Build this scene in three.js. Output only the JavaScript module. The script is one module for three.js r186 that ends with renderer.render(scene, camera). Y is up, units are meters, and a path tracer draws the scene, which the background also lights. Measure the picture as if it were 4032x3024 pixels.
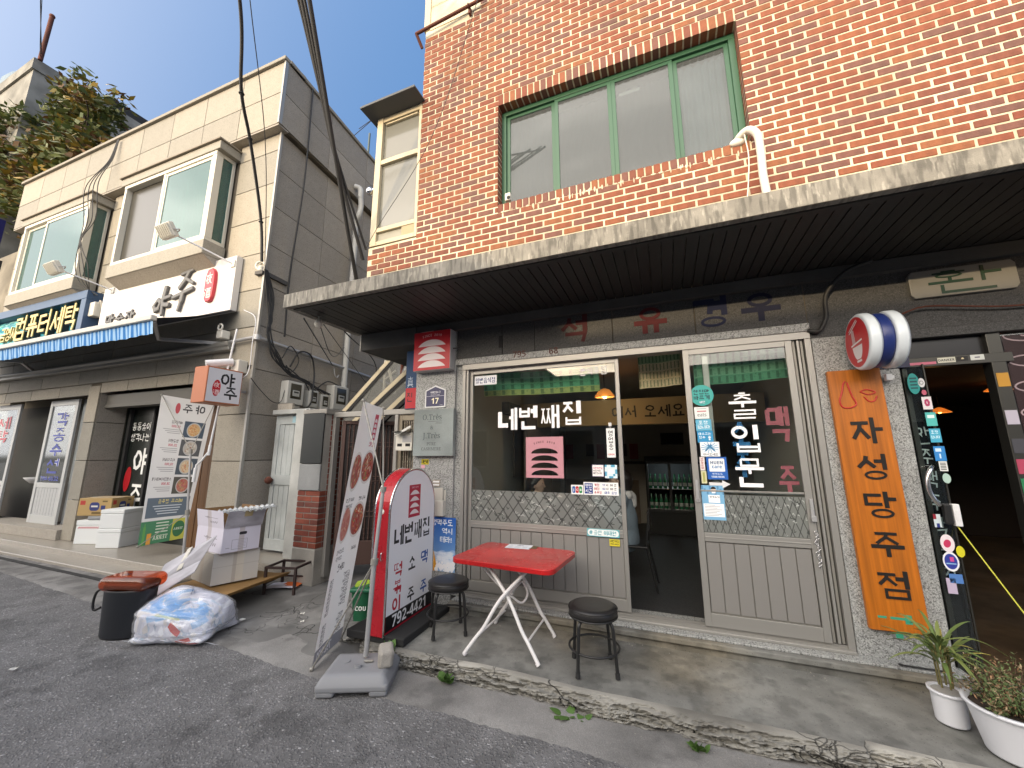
import * as THREE from 'three';
import { mergeGeometries } from 'three/addons/utils/BufferGeometryUtils.js';
import { RoundedBoxGeometry } from 'three/addons/geometries/RoundedBoxGeometry.js';

// ---------------------------------------------------------------- camera, sky, sun, exposure
const D2R = Math.PI / 180;
const scene = new THREE.Scene();
const camera = new THREE.PerspectiveCamera(89.92, 4 / 3, 0.05, 400);
camera.position.set(0, 1.55, 3.8);
camera.rotation.set(10.398 * D2R, 21.5587 * D2R, -0.1394 * D2R, 'YXZ');
const EXPOSURE = 1.2;
const SUN_EL = 9.5, SUN_AZ = -15;                         // low evening sun, a little left of straight behind the camera
const sunDir = new THREE.Vector3(Math.sin(SUN_AZ * D2R) * Math.cos(SUN_EL * D2R), Math.sin(SUN_EL * D2R), Math.cos(SUN_AZ * D2R) * Math.cos(SUN_EL * D2R));
{
  const W = 1024, H = 512, data = new Float32Array(W * H * 4);
  const mix = (a, b, t) => a + (b - a) * t;
  const h3 = (x, y, z) => { let h = Math.imul(x, 374761393) + Math.imul(y, 668265263) + Math.imul(z, 974634777); h = Math.imul(h ^ (h >>> 13), 1274126177); return ((h ^ (h >>> 16)) >>> 0) / 4294967296; };
  const n2 = (x, y) => { const xi = Math.floor(x), yi = Math.floor(y), fx = x - xi, fy = y - yi, u = fx * fx * (3 - 2 * fx), v = fy * fy * (3 - 2 * fy); return mix(mix(h3(xi, yi, 1), h3(xi + 1, yi, 1), u), mix(h3(xi, yi + 1, 1), h3(xi + 1, yi + 1, 1), u), v); };
  const clouds = (x, y, z) => { if (y < 0.03) return 0; const px = x / (y + 0.12) * 1.3 + 9, pz = z / (y + 0.12) * 3 + 3; let t = 0, a = 0.5; for (let o = 0; o < 6; o++) { t += a * n2(px * 2 ** o, pz * 2 ** o); a *= 0.5; } const c = Math.min(1, Math.max(0, (t - 0.46) / 0.22)); return c * c * (3 - 2 * c) * Math.min(1, Math.max(0, z * 3 - 0.3)) * Math.min(1, y * 6); };
  for (let j = 0; j < H; j++) for (let i = 0; i < W; i++) {
    const el = ((j + 0.5) / H - 0.5) * Math.PI, az = ((i + 0.5) / W - 0.5) * 2 * Math.PI;
    const x = Math.cos(el) * Math.cos(az), y = Math.sin(el), z = Math.cos(el) * Math.sin(az);
    const c = x * sunDir.x + y * sunDir.y + z * sunDir.z, h = (1 + c) / 2;
    const t = Math.pow(Math.max(0, y), 0.55), g = Math.pow(h, 5), g2 = Math.pow(h, 14), g3 = Math.pow(h, 90);
    const p = (j * W + i) * 4, lowband = Math.exp(-Math.max(0, y) * 4);
    const cl = clouds(x, y, z), hor = [0.24, 0.385, 0.645], zen = [0.115, 0.29, 0.62], glow = [5.6, 5.0, 4.2], warm = [2.4, 1.8, 1.2], core = [7, 5, 2.6];
    for (let k = 0; k < 3; k++) {
      let v = mix(hor[k], zen[k], t) + glow[k] * g + warm[k] * g2 * (0.35 + 0.65 * lowband) + core[k] * g3;
      v = mix(v * 0.86, v * 0.9 + [2.5, 2.3, 2.0][k] * (0.35 + 0.9 * g), cl * 0.85);
      if (y < 0) v = mix(v, 0.12, Math.min(1, -y * 6));
      data[p + k] = v;
    }
    data[p + 3] = 1;
  }
  const sky = new THREE.DataTexture(data, W, H, THREE.RGBAFormat, THREE.FloatType);
  sky.mapping = THREE.EquirectangularReflectionMapping; sky.magFilter = THREE.LinearFilter; sky.needsUpdate = true;
  scene.background = sky; scene.environment = sky;
}
const sun = new THREE.DirectionalLight(new THREE.Color().setRGB(1, 0.77, 0.48), 2.05);
sun.name = 'sun'; sun.position.copy(sunDir).multiplyScalar(60); sun.target.position.set(0, 0, 0);
sun.castShadow = true; sun.shadow.mapSize.set(4096, 4096); sun.shadow.radius = 1.3;
Object.assign(sun.shadow.camera, { left: -40, right: 20, top: 25, bottom: -10, near: 1, far: 150 });
scene.add(sun, sun.target);

// ---------------------------------------------------------------- helpers
function rng(seed) { let s = seed >>> 0; return () => { s = (s + 0x6d2b79f5) | 0; let t = Math.imul(s ^ (s >>> 15), 1 | s); t = (t + Math.imul(t ^ (t >>> 7), 61 | t)) ^ t; return ((t ^ (t >>> 14)) >>> 0) / 4294967296; }; }
const R = rng(7), rr = (a, b) => a + (b - a) * R();
const lerp = (a, b, t) => a + (b - a) * t, clamp = (x, a, b) => Math.min(b, Math.max(a, x)), sstep = (a, b, x) => { const t = clamp((x - a) / (b - a), 0, 1); return t * t * (3 - 2 * t); };
const hash = (x, y, s) => { let h = Math.imul(x, 374761393) + Math.imul(y, 668265263) + Math.imul(s, 974634777); h = Math.imul(h ^ (h >>> 13), 1274126177); return ((h ^ (h >>> 16)) >>> 0) / 4294967296; };
function vnoise(x, y, per, s) { // tileable value noise
  const xi = Math.floor(x), yi = Math.floor(y), fx = x - xi, fy = y - yi, u = fx * fx * (3 - 2 * fx), v = fy * fy * (3 - 2 * fy);
  const m = (a) => ((a % per) + per) % per;
  return lerp(lerp(hash(m(xi), m(yi), s), hash(m(xi + 1), m(yi), s), u), lerp(hash(m(xi), m(yi + 1), s), hash(m(xi + 1), m(yi + 1), s), u), v);
}
function fbm(u, v, per, oct, s) { let a = 0.5, t = 0, n = 0, p = per; for (let o = 0; o < oct; o++) { t += a * vnoise(u * p, v * p, p, s + o * 17); n += a; a *= 0.5; p *= 2; } return t / n; }
const names = new Map();
function numbered(n) { const k = names.get(n) ?? 0; names.set(n, k + 1); return k ? n + '_' + String(k).padStart(3, '0') : n; }
function thing(name, label, category, pos = [0, 0, 0], ry = 0, group) {
  const o = new THREE.Group(); o.name = numbered(name); o.position.set(...pos); o.rotation.y = ry; scene.add(o);
  o.userData = { label, category }; if (group) o.userData.group = group; return o;
}
function metric(g) { // uv in metres from the dominant normal
  if (g.index) g = g.toNonIndexed();
  const p = g.attributes.position, n = g.attributes.normal, uv = new Float32Array(p.count * 2);
  for (let i = 0; i < p.count; i++) {
    const ax = Math.abs(n.getX(i)), ay = Math.abs(n.getY(i)), az = Math.abs(n.getZ(i));
    const x = p.getX(i), y = p.getY(i), z = p.getZ(i);
    if (ay >= ax && ay >= az) { uv[2 * i] = x; uv[2 * i + 1] = z; } else if (ax >= az) { uv[2 * i] = z; uv[2 * i + 1] = y; } else { uv[2 * i] = x; uv[2 * i + 1] = y; }
  }
  g.setAttribute('uv', new THREE.BufferAttribute(uv, 2)); return g;
}
function strip(g) { if (g.index) g = g.toNonIndexed(); for (const k of Object.keys(g.attributes)) if (!['position', 'normal', 'uv', 'color'].includes(k)) g.deleteAttribute(k); return g; }
const merge = (gs) => gs.length === 1 ? gs[0] : mergeGeometries(gs.map(strip));
function add(parent, name, gs, mat, label) {
  const m = new THREE.Mesh(merge([].concat(gs)), mat); m.name = numbered(name); m.castShadow = m.receiveShadow = true;
  if (label) m.userData.label = label;
  (parent || scene).add(m); return m;
}
function solo(name, label, category, gs, mat, group) { const m = add(null, name, gs, mat, label); m.userData.category = category; if (group) m.userData.group = group; return m; }
const _e = new THREE.Euler(), _m = new THREE.Matrix4();
function xf(g, x = 0, y = 0, z = 0, rx = 0, ry = 0, rz = 0, s) { _m.makeRotationFromEuler(_e.set(rx, ry, rz)); if (s) g.scale(...s); g.applyMatrix4(_m); return g.translate(x, y, z); }
// box between two corners
function bx(x0, y0, z0, x1, y1, z1) { return metric(new THREE.BoxGeometry(Math.abs(x1 - x0), Math.abs(y1 - y0), Math.abs(z1 - z0)).translate((x0 + x1) / 2, (y0 + y1) / 2, (z0 + z1) / 2)); }
// chamfered box between two corners
function cb(x0, y0, z0, x1, y1, z1, r = 0.006, seg = 2) { const w = Math.abs(x1 - x0), h = Math.abs(y1 - y0), d = Math.abs(z1 - z0); return metric(new RoundedBoxGeometry(w, h, d, seg, Math.min(r, w / 2.01, h / 2.01, d / 2.01)).translate((x0 + x1) / 2, (y0 + y1) / 2, (z0 + z1) / 2)); }
const V = (p) => new THREE.Vector3(...p);
function tube(pts, r, seg = 8, n = 0, closed = false) { const c = new THREE.CatmullRomCurve3(pts.map(V), closed, 'centripetal'); return metric(new THREE.TubeGeometry(c, n || Math.max(6, pts.length * 6), r, seg, closed)); }
function rod(a, b, r, seg = 8, r2) { const A = V(a), B = V(b), l = A.distanceTo(B); const g = new THREE.CylinderGeometry(r2 ?? r, r, l, seg); const q = new THREE.Quaternion().setFromUnitVectors(new THREE.Vector3(0, 1, 0), B.clone().sub(A).normalize()); g.applyQuaternion(q); const c = A.add(B).multiplyScalar(0.5); return metric(g.translate(c.x, c.y, c.z)); }
function polyline(pts, r, seg = 8) { const gs = []; for (let i = 0; i + 1 < pts.length; i++) { gs.push(rod(pts[i], pts[i + 1], r, seg)); if (i) gs.push(metric(new THREE.SphereGeometry(r, seg, 6).translate(...pts[i]))); } return gs; }
function bar(a, b, w, h) { const A = V(a), B = V(b), l = A.distanceTo(B); const g = new THREE.BoxGeometry(w, h, l); g.lookAt(B.clone().sub(A)); const c = A.add(B).multiplyScalar(0.5); return metric(g.translate(c.x, c.y, c.z)); }
function quad(a, b, c, d) { // a,b,c,d counter-clockwise, uv 0..1
  const g = new THREE.BufferGeometry(); g.setAttribute('position', new THREE.Float32BufferAttribute([...a, ...b, ...c, ...a, ...c, ...d], 3)); g.setAttribute('uv', new THREE.Float32BufferAttribute([0, 0, 1, 0, 1, 1, 0, 0, 1, 1, 0, 1], 2)); g.computeVertexNormals(); return g;
}
const face = (x0, y0, x1, y1, z) => quad([x0, y0, z], [x1, y0, z], [x1, y1, z], [x0, y1, z]);
function gridSurf(nu, nv, f) { // f(i/nu, j/nv) -> [x,y,z]; uv = x,z metres
  const pos = [], uv = [], idx = [];
  for (let j = 0; j <= nv; j++) for (let i = 0; i <= nu; i++) { const p = f(i / nu, j / nv); pos.push(p[0], p[1], p[2]); uv.push(p[3] ?? p[0], p[4] ?? p[2]); }
  for (let j = 0; j < nv; j++) for (let i = 0; i < nu; i++) { const a = j * (nu + 1) + i, b = a + 1, c = a + nu + 1, d = c + 1; idx.push(a, c, b, b, c, d); }
  const g = new THREE.BufferGeometry(); g.setAttribute('position', new THREE.Float32BufferAttribute(pos, 3)); g.setAttribute('uv', new THREE.Float32BufferAttribute(uv, 2)); g.setIndex(idx); g.computeVertexNormals(); return g;
}
function shapeExt(pts, depth, bevel = 0) { const s = new THREE.Shape(pts.map(([x, y]) => new THREE.Vector2(x, y))); return metric(new THREE.ExtrudeGeometry(s, { depth, bevelEnabled: bevel > 0, bevelSize: bevel, bevelThickness: bevel, bevelSegments: 2, curveSegments: 12 })); }
const lathe = (pts, seg = 32) => new THREE.LatheGeometry(pts.map(([x, y]) => new THREE.Vector2(x, y)), seg);

// ---------------------------------------------------------------- textures
function dataTex(n, f, rep, srgb = false) { const d = new Uint8Array(n * n * 4); for (let j = 0; j < n; j++) for (let i = 0; i < n; i++) { const c = f(i / n, j / n, i, j), p = (j * n + i) * 4; for (let k = 0; k < 3; k++) d[p + k] = clamp(Math.round(255 * (typeof c === 'number' ? c : c[k])), 0, 255); d[p + 3] = 255; }
  const t = new THREE.DataTexture(d, n, n); t.wrapS = t.wrapT = THREE.RepeatWrapping; t.magFilter = THREE.LinearFilter; t.repeat.set(rep, rep); if (srgb) t.colorSpace = THREE.SRGBColorSpace; t.needsUpdate = true; return t; }
const S1 = (l) => l <= 0.0031308 ? l * 12.92 : 1.055 * Math.pow(l, 1 / 2.4) - 0.055;   // linear -> srgb
const lin = (r, g, b) => new THREE.Color().setRGB(r, g ?? r, b ?? r);
function canvasTex(w, h, draw) { const c = document.createElement('canvas'); c.width = w; c.height = h; const x = c.getContext('2d'); draw(x, w, h); const t = new THREE.CanvasTexture(c); t.colorSpace = THREE.SRGBColorSpace; t.anisotropy = 8; return t; }
const std = (o) => new THREE.MeshStandardMaterial(o);
const tint = (t, c) => [S1(c[0] * t), S1(c[1] * t), S1(c[2] * t)];

// ---------------------------------------------------------------- Hangul strokes
const CI = 'ㄱㄲㄴㄷㄸㄹㅁㅂㅃㅅㅆㅇㅈㅉㅊㅋㅌㅍㅎ', CV = 'ㅏㅐㅑㅒㅓㅔㅕㅖㅗㅘㅙㅚㅛㅜㅝㅞㅟㅠㅡㅢㅣ', CF = [...' ㄱㄲ', 'ㄱㅅ', ...'ㄴ', 'ㄴㅈ', 'ㄴㅎ', ...'ㄷㄹ', 'ㄹㄱ', 'ㄹㅁ', 'ㄹㅂ', 'ㄹㅅ', 'ㄹㅌ', 'ㄹㅍ', 'ㄹㅎ', ...'ㅁㅂ', 'ㅂㅅ', ...'ㅅㅆㅇㅈㅊㅋㅌㅍㅎ'];
const CONS = {
  'ㄱ': [[0, 0, 1, 0, 0.88, 1]], 'ㄴ': [[0, 0, 0, 1, 1, 1]], 'ㄷ': [[1, 0, 0, 0, 0, 1, 1, 1]], 'ㄹ': [[0, 0, 1, 0, 1, 0.5, 0, 0.5, 0, 1, 1, 1]], 'ㅁ': [[0, 0, 1, 0, 1, 1, 0, 1, 0, 0]],
  'ㅂ': [[0, 0, 0, 1, 1, 1, 1, 0], [0, 0.48, 1, 0.48]], 'ㅅ': [[0.52, 0, 0.45, 0.4, 0, 1], [0.5, 0.35, 1, 1]], 'ㅇ': ['o'], 'ㅈ': [[0, 0, 1, 0], [0.52, 0, 0.45, 0.4, 0, 1], [0.5, 0.38, 1, 1]],
  'ㅊ': [[0.3, -0.08, 0.7, -0.08], [0, 0.25, 1, 0.25], [0.52, 0.25, 0.42, 0.6, 0, 1], [0.5, 0.55, 1, 1]], 'ㅋ': [[0, 0, 1, 0, 0.88, 1], [0, 0.5, 0.95, 0.5]], 'ㅌ': [[1, 0, 0, 0, 0, 1, 1, 1], [0, 0.5, 0.95, 0.5]],
  'ㅍ': [[0, 0, 1, 0], [0.28, 0, 0.28, 1], [0.72, 0, 0.72, 1], [0, 1, 1, 1]], 'ㅎ': [[0.3, -0.05, 0.7, -0.05], [0, 0.2, 1, 0.2], 'p'],
};
const DBL = { 'ㄲ': 'ㄱ', 'ㄸ': 'ㄷ', 'ㅃ': 'ㅂ', 'ㅆ': 'ㅅ', 'ㅉ': 'ㅈ' };
const VV = { 'ㅏ': [[0.35, 0, 0.35, 1], [0.35, 0.45, 1, 0.45]], 'ㅐ': [[0.2, 0, 0.2, 1], [0.85, 0, 0.85, 1], [0.2, 0.45, 0.85, 0.45]], 'ㅑ': [[0.35, 0, 0.35, 1], [0.35, 0.32, 1, 0.32], [0.35, 0.6, 1, 0.6]], 'ㅓ': [[0.75, 0, 0.75, 1], [0.1, 0.45, 0.75, 0.45]], 'ㅔ': [[0.45, 0.05, 0.45, 1], [0.95, 0, 0.95, 1], [0, 0.45, 0.45, 0.45]], 'ㅕ': [[0.75, 0, 0.75, 1], [0.1, 0.32, 0.75, 0.32], [0.1, 0.6, 0.75, 0.6]], 'ㅖ': [[0.45, 0, 0.45, 1], [0.95, 0, 0.95, 1], [0, 0.32, 0.45, 0.32], [0, 0.6, 0.45, 0.6]], 'ㅣ': [[0.6, 0, 0.6, 1]] };
const VH = { 'ㅗ': [[0, 0.9, 1, 0.9], [0.5, 0.1, 0.5, 0.9]], 'ㅛ': [[0, 0.9, 1, 0.9], [0.3, 0.1, 0.3, 0.9], [0.7, 0.1, 0.7, 0.9]], 'ㅜ': [[0, 0.1, 1, 0.1], [0.5, 0.1, 0.5, 0.95]], 'ㅠ': [[0, 0.1, 1, 0.1], [0.3, 0.1, 0.3, 0.95], [0.7, 0.1, 0.7, 0.95]], 'ㅡ': [[0, 0.5, 1, 0.5]] };
const VC = { 'ㅘ': 'ㅗㅏ', 'ㅙ': 'ㅗㅐ', 'ㅚ': 'ㅗㅣ', 'ㅝ': 'ㅜㅓ', 'ㅞ': 'ㅜㅔ', 'ㅟ': 'ㅜㅣ', 'ㅢ': 'ㅡㅣ' };
function glyph(ch) { // strokes of a syllable in the unit square, y down
  const s = ch.charCodeAt(0) - 0xac00, out = []; if (s < 0 || s > 11171) return out;
  const ini = CI[Math.floor(s / 588)], med = CV[Math.floor((s % 588) / 28)], fin = CF[s % 28].trim();
  const LIM = { 'ㄱ': 0.5, 'ㄴ': 0.5, 'ㄷ': 0.34, 'ㄹ': 0.22, 'ㅁ': 0.34, 'ㅂ': 0.3, 'ㅅ': 0.4, 'ㅇ': 0.3, 'ㅈ': 0.3, 'ㅊ': 0.25, 'ㅋ': 0.27, 'ㅌ': 0.23, 'ㅍ': 0.3, 'ㅎ': 0.22 };
  const put = (strokes, [x0, y0, x1, y1], lim = 1) => { const n0 = out.length; putS(strokes, [x0, y0, x1, y1]); for (let i = n0; i < out.length; i++) out[i].t = Math.max(0.06, lim); };
  const putS = (strokes, [x0, y0, x1, y1]) => { for (const k of strokes) {
    if (k === 'o' || k === 'p') { const a = [], t0 = k === 'p' ? 0.36 : 0; for (let i = 0; i <= 20; i++) { const q = i / 20 * 2 * Math.PI; a.push(lerp(x0, x1, 0.5 + 0.5 * Math.sin(q) * (k === 'p' ? 0.8 : 0.95)), lerp(y0, y1, t0 + (1 - t0) * (0.5 - 0.5 * Math.cos(q)))); } out.push(a); }
    else out.push(k.map((v, i) => i % 2 ? lerp(y0, y1, v) : lerp(x0, x1, v))); } };
  const cons = (c, b) => { if (c.length > 1) { const m = (b[0] + b[2]) / 2, g = 0.04; cons(c[0], [b[0], b[1], m - g, b[3]]); cons(c[1], [m + g, b[1], b[2], b[3]]); } else if (DBL[c]) cons(DBL[c] + DBL[c], b); else put(CONS[c], b, LIM[c] * Math.min(b[3] - b[1], (b[2] - b[0]) * 1.1)); };
  const f = !!fin;
  if (VV[med]) { cons(ini, f ? [0.06, 0.1, 0.52, 0.46] : [0.06, 0.18, 0.52, 0.78]); put(VV[med], f ? [0.58, 0.02, 0.98, 0.54] : [0.58, 0.02, 0.98, 0.98], 'ㅐㅔㅒㅖ'.includes(med) ? 0.125 : 0.2); }
  else if (VH[med]) { cons(ini, f ? [0.24, 0.06, 0.78, 0.28] : [0.2, 0.08, 0.8, 0.44]); put(VH[med], f ? [0.04, 0.36, 0.96, 0.58] : [0.04, 0.54, 0.96, 0.92], f ? 0.1 : 0.18); }
  else { const [h, v] = VC[med]; cons(ini, f ? [0.1, 0.06, 0.52, 0.3] : [0.1, 0.1, 0.54, 0.42]); put(VH[h], f ? [0.04, 0.36, 0.6, 0.54] : [0.04, 0.5, 0.62, 0.78]); put(VV[v], f ? [0.64, 0.02, 0.98, 0.58] : [0.64, 0.02, 0.98, 0.98], 0.13); }
  if (f) cons(fin, [0.2, 0.68, 0.88, 0.96]);
  return out;
}
function ko(x, str, px, py, w, h, lw, col, gap = 0.1, vertical = false, jit = 0) { // draw a Hangul line; w,h of one syllable
  x.strokeStyle = x.fillStyle = col; x.lineWidth = lw; x.lineJoin = 'miter'; x.lineCap = 'butt'; let cx = px, cy = py; const r = rng(str.length * 31 + Math.round(px));
  for (const ch of str) {
    if (ch === ' ') { if (vertical) cy += h * 0.5; else cx += w * 0.5; continue; }
    const g = glyph(ch);
    if (!g.length) { x.font = 'bold ' + Math.round(h * 0.95) + 'px sans-serif'; x.textBaseline = 'alphabetic'; x.fillText(ch, cx, cy + h * 0.9); cx += x.measureText(ch).width + w * 0.05; continue; }
    for (const s of g) { x.lineWidth = Math.min(lw, s.t * h); x.beginPath(); for (let i = 0; i < s.length; i += 2) { const X = cx + s[i] * w + (r() - 0.5) * jit * w, Y = cy + s[i + 1] * h + (r() - 0.5) * jit * h; i ? x.lineTo(X, Y) : x.moveTo(X, Y); } x.stroke(); }
    if (vertical) cy += h * (1 + gap); else cx += w * (1 + gap);
  }
  return cx;
}
// solid letters standing off a board: strokes as bars in the xy plane, front at z1
function ko3d(str, x0, y1, w, h, t, z0, z1, gap = 0.1, slant = 0) {
  const gs = []; let cx = x0;
  for (const ch of str) { if (ch === ' ') { cx += w * 0.5; continue; }
    for (const s of glyph(ch)) for (let i = 0, tt = t; i + 3 < s.length; i += 2) { t = Math.min(tt, s.t * h);
      const ax = cx + s[i] * w, ay = y1 - s[i + 1] * h, bx_ = cx + s[i + 2] * w, by = y1 - s[i + 3] * h, l = Math.hypot(bx_ - ax, by - ay), a = Math.atan2(by - ay, bx_ - ax);
      const g = new THREE.BoxGeometry(l + t * 0.9, t, z1 - z0 - 0.0004 * (gs.length % 7)); g.rotateZ(a); gs.push(metric(g.translate((ax + bx_) / 2, (ay + by) / 2, (z0 + z1) / 2))); t = tt;
    }
    cx += w * (1 + gap); }
  return gs;
}
// smooth solid from tapered capsules (naive surface nets)
function sdfMesh(bones, cell, k = 0.03, extra) { // bones: [ax,ay,az,ar, bx,by,bz,br]
  let lo = [1e9, 1e9, 1e9], hi = [-1e9, -1e9, -1e9];
  for (const b of bones) for (let e = 0; e < 2; e++) for (let c = 0; c < 3; c++) { lo[c] = Math.min(lo[c], b[e * 4 + c] - b[e * 4 + 3] - k * 1.5); hi[c] = Math.max(hi[c], b[e * 4 + c] + b[e * 4 + 3] + k * 1.5); }
  const n = [0, 1, 2].map((c) => Math.ceil((hi[c] - lo[c]) / cell) + 2);
  const f = (x, y, z) => { let d = 1e3; for (const b of bones) { const dx = b[4] - b[0], dy = b[5] - b[1], dz = b[6] - b[2], L = dx * dx + dy * dy + dz * dz || 1e-9; const t = clamp(((x - b[0]) * dx + (y - b[1]) * dy + (z - b[2]) * dz) / L, 0, 1);
    const e = Math.hypot(x - b[0] - dx * t, y - b[1] - dy * t, z - b[2] - dz * t) - lerp(b[3], b[7], t); const h = Math.max(k - Math.abs(d - e), 0) / k; d = Math.min(d, e) - h * h * k * 0.25; } return extra ? extra(d, x, y, z) : d; };
  const v = new Float32Array(n[0] * n[1] * n[2]), I = (i, j, l) => (l * n[1] + j) * n[0] + i;
  for (let l = 0; l < n[2]; l++) for (let j = 0; j < n[1]; j++) for (let i = 0; i < n[0]; i++) v[I(i, j, l)] = f(lo[0] + i * cell, lo[1] + j * cell, lo[2] + l * cell);
  const id = new Int32Array(v.length).fill(-1), pos = [], idx = [];
  for (let l = 0; l < n[2] - 1; l++) for (let j = 0; j < n[1] - 1; j++) for (let i = 0; i < n[0] - 1; i++) {
    let c = 0, sx = 0, sy = 0, sz = 0;
    for (let a = 0; a < 8; a++) for (let b = 0; b < 3; b++) { const q = 1 << b; if (a & q) continue; const o = a | q; const va = v[I(i + (a & 1), j + ((a >> 1) & 1), l + (a >> 2))], vo = v[I(i + (o & 1), j + ((o >> 1) & 1), l + (o >> 2))]; if ((va < 0) === (vo < 0)) continue; const t = va / (va - vo); sx += (a & 1) + (b === 0 ? t : 0); sy += ((a >> 1) & 1) + (b === 1 ? t : 0); sz += (a >> 2) + (b === 2 ? t : 0); c++; }
    if (c) { id[I(i, j, l)] = pos.length / 3; pos.push(lo[0] + (i + sx / c) * cell, lo[1] + (j + sy / c) * cell, lo[2] + (l + sz / c) * cell); }
  }
  for (let l = 1; l < n[2] - 1; l++) for (let j = 1; j < n[1] - 1; j++) for (let i = 1; i < n[0] - 1; i++) {
    const a = v[I(i, j, l)] < 0;
    const q = (c, d, e, g, flip) => { if (c < 0 || d < 0 || e < 0 || g < 0) return; flip ? idx.push(c, d, e, c, e, g) : idx.push(c, e, d, c, g, e); };
    if (a !== v[I(i + 1, j, l)] < 0) q(id[I(i, j - 1, l - 1)], id[I(i, j, l - 1)], id[I(i, j, l)], id[I(i, j - 1, l)], a);
    if (a !== v[I(i, j + 1, l)] < 0) q(id[I(i - 1, j, l - 1)], id[I(i - 1, j, l)], id[I(i, j, l)], id[I(i, j, l - 1)], a);
    if (a !== v[I(i, j, l + 1)] < 0) q(id[I(i - 1, j - 1, l)], id[I(i, j - 1, l)], id[I(i, j, l)], id[I(i - 1, j, l)], a);
  }
  const g = new THREE.BufferGeometry(); g.setAttribute('position', new THREE.Float32BufferAttribute(pos, 3)); g.setIndex(idx); g.computeVertexNormals(); return metric(g);
}

// ---------------------------------------------------------------- materials
const T = {};
{ // asphalt: binder with light and dark aggregate, old oil marks
  const N = 1024, a = new Float32Array(N * N), cells = 150, pts = rng(3);
  const stone = new Float32Array(N * N), tone = new Float32Array(N * N).fill(-1);
  for (let k = 0; k < 17000; k++) { const cx = pts() * N, cy = pts() * N, r = 1.5 + pts() * pts() * 4.5, t = pts(); for (let y = -7; y <= 7; y++) for (let x = -7; x <= 7; x++) { const d = Math.hypot(x, y * (0.8 + t * 0.5)); if (d < r) { const p = (((cy + y | 0) + N) % N) * N + (((cx + x | 0) + N) % N); tone[p] = t; stone[p] = 1 - (d / r) ** 2; } } }
  T.asphaltBump = dataTex(N, (u, v, i, j) => 0.25 + 0.55 * stone[j * N + i] + 0.2 * hash(i, j, 5), 0.5);
  T.asphalt = dataTex(N, (u, v, i, j) => { const t = tone[j * N + i]; let b = t < 0 ? 0.145 : 0.155 + 0.13 * t * t + (t > 0.97 ? 0.12 : 0); b *= 0.66 + 0.68 * fbm(u, v, 9, 5, 9); b *= 1 - 0.26 * sstep(0.6, 0.72, fbm(u + 0.3, v, 9, 5, 77)); b *= 0.75 + 0.5 * fbm(u, v, 90, 3, 78); b *= 0.9 + 0.2 * hash(i, j, 2); return tint(b, [1.02, 1, 0.99]); }, 0.5, true);
}
T.concrete = dataTex(1024, (u, v, i, j) => { let b = 0.21 * (0.55 + 0.9 * fbm(u, v, 7, 7, 21)); b *= 1 - 0.3 * sstep(0.42, 0.72, fbm(u, v, 26, 5, 29)); b += 0.03 * sstep(0.55, 0.8, fbm(u, v, 40, 4, 27)); const w = fbm(u, v, 3, 4, 40); b *= 1 - 0.3 * sstep(0.4, 0.8, fbm(u, v, 8, 6, 33)); b *= 0.93 + 0.14 * hash(i, j, 8); if (hash(i >> 1, j >> 1, 12) > 0.992) b *= 0.55; const warm = sstep(0.45, 0.7, w); return tint(b, [1 + 0.1 * warm, 1, 0.92 - 0.14 * warm]); }, 0.4, true);
T.concreteBump = dataTex(512, (u, v, i, j) => 0.6 * fbm(u, v, 10, 6, 3) + 0.25 * hash(i, j, 4) + 0.15 * fbm(u, v, 64, 2, 6), 0.8);
function cracks(n, seed, count) { const m = new Float32Array(n * n), r = rng(seed); const seg = (x, y, a, len, w) => { while (len-- > 0) { x += Math.cos(a); y += Math.sin(a); a += (r() - 0.5) * 0.55; for (let q = -4; q <= 4; q++) for (let p = -4; p <= 4; p++) { const d = Math.hypot(p, q), s = clamp(w + 0.6 - d, 0, 1); const k = (((y + q | 0) % n + n) % n) * n + (((x + p | 0) % n + n) % n); if (s > m[k]) m[k] = s; } if (r() < 0.012 && w > 0.7) seg(x, y, a + (r() < 0.5 ? 1.1 : -1.1), len * 0.6, w * 0.75); } }; for (let c = 0; c < count; c++) seg(r() * n, r() * n, r() * 6.28, 180 + r() * 380, 0.9 + r() * 1.3); return m; }
{ const N = 1024, m = cracks(N, 15, 16);
  T.crack = dataTex(N, (u, v, i, j) => { let b = 0.155 * (0.65 + 0.7 * fbm(u, v, 6, 6, 71)); b *= 1 - 0.45 * sstep(0.5, 0.7, fbm(u, v, 4, 5, 73)); b += 0.07 * sstep(0.62, 0.75, fbm(u, v, 5, 5, 75)); b *= 0.92 + 0.16 * hash(i, j, 8); b *= 1 - 0.75 * m[j * N + i]; return tint(b, [1.02, 1, 0.95]); }, 0.4, true);
  T.crackBump = dataTex(N, (u, v, i, j) => clamp(0.45 + 0.3 * fbm(u, v, 10, 5, 3) + 0.1 * hash(i, j, 4) - 0.45 * m[j * N + i], 0, 1), 0.4); }
T.apron = dataTex(1024, (u, v, i, j) => { let b = 0.2 * (0.55 + 0.9 * fbm(u, v, 7, 6, 91)); b *= 0.86 + 0.28 * hash(i >> 1, j >> 1, 95); b *= 1 - 0.3 * sstep(0.55, 0.72, fbm(u, v, 10, 4, 92)); if (hash(i, j, 19) > 0.995) b *= 1.9; return tint(b, [1.03, 1, 0.95]); }, 0.45, true);
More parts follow.
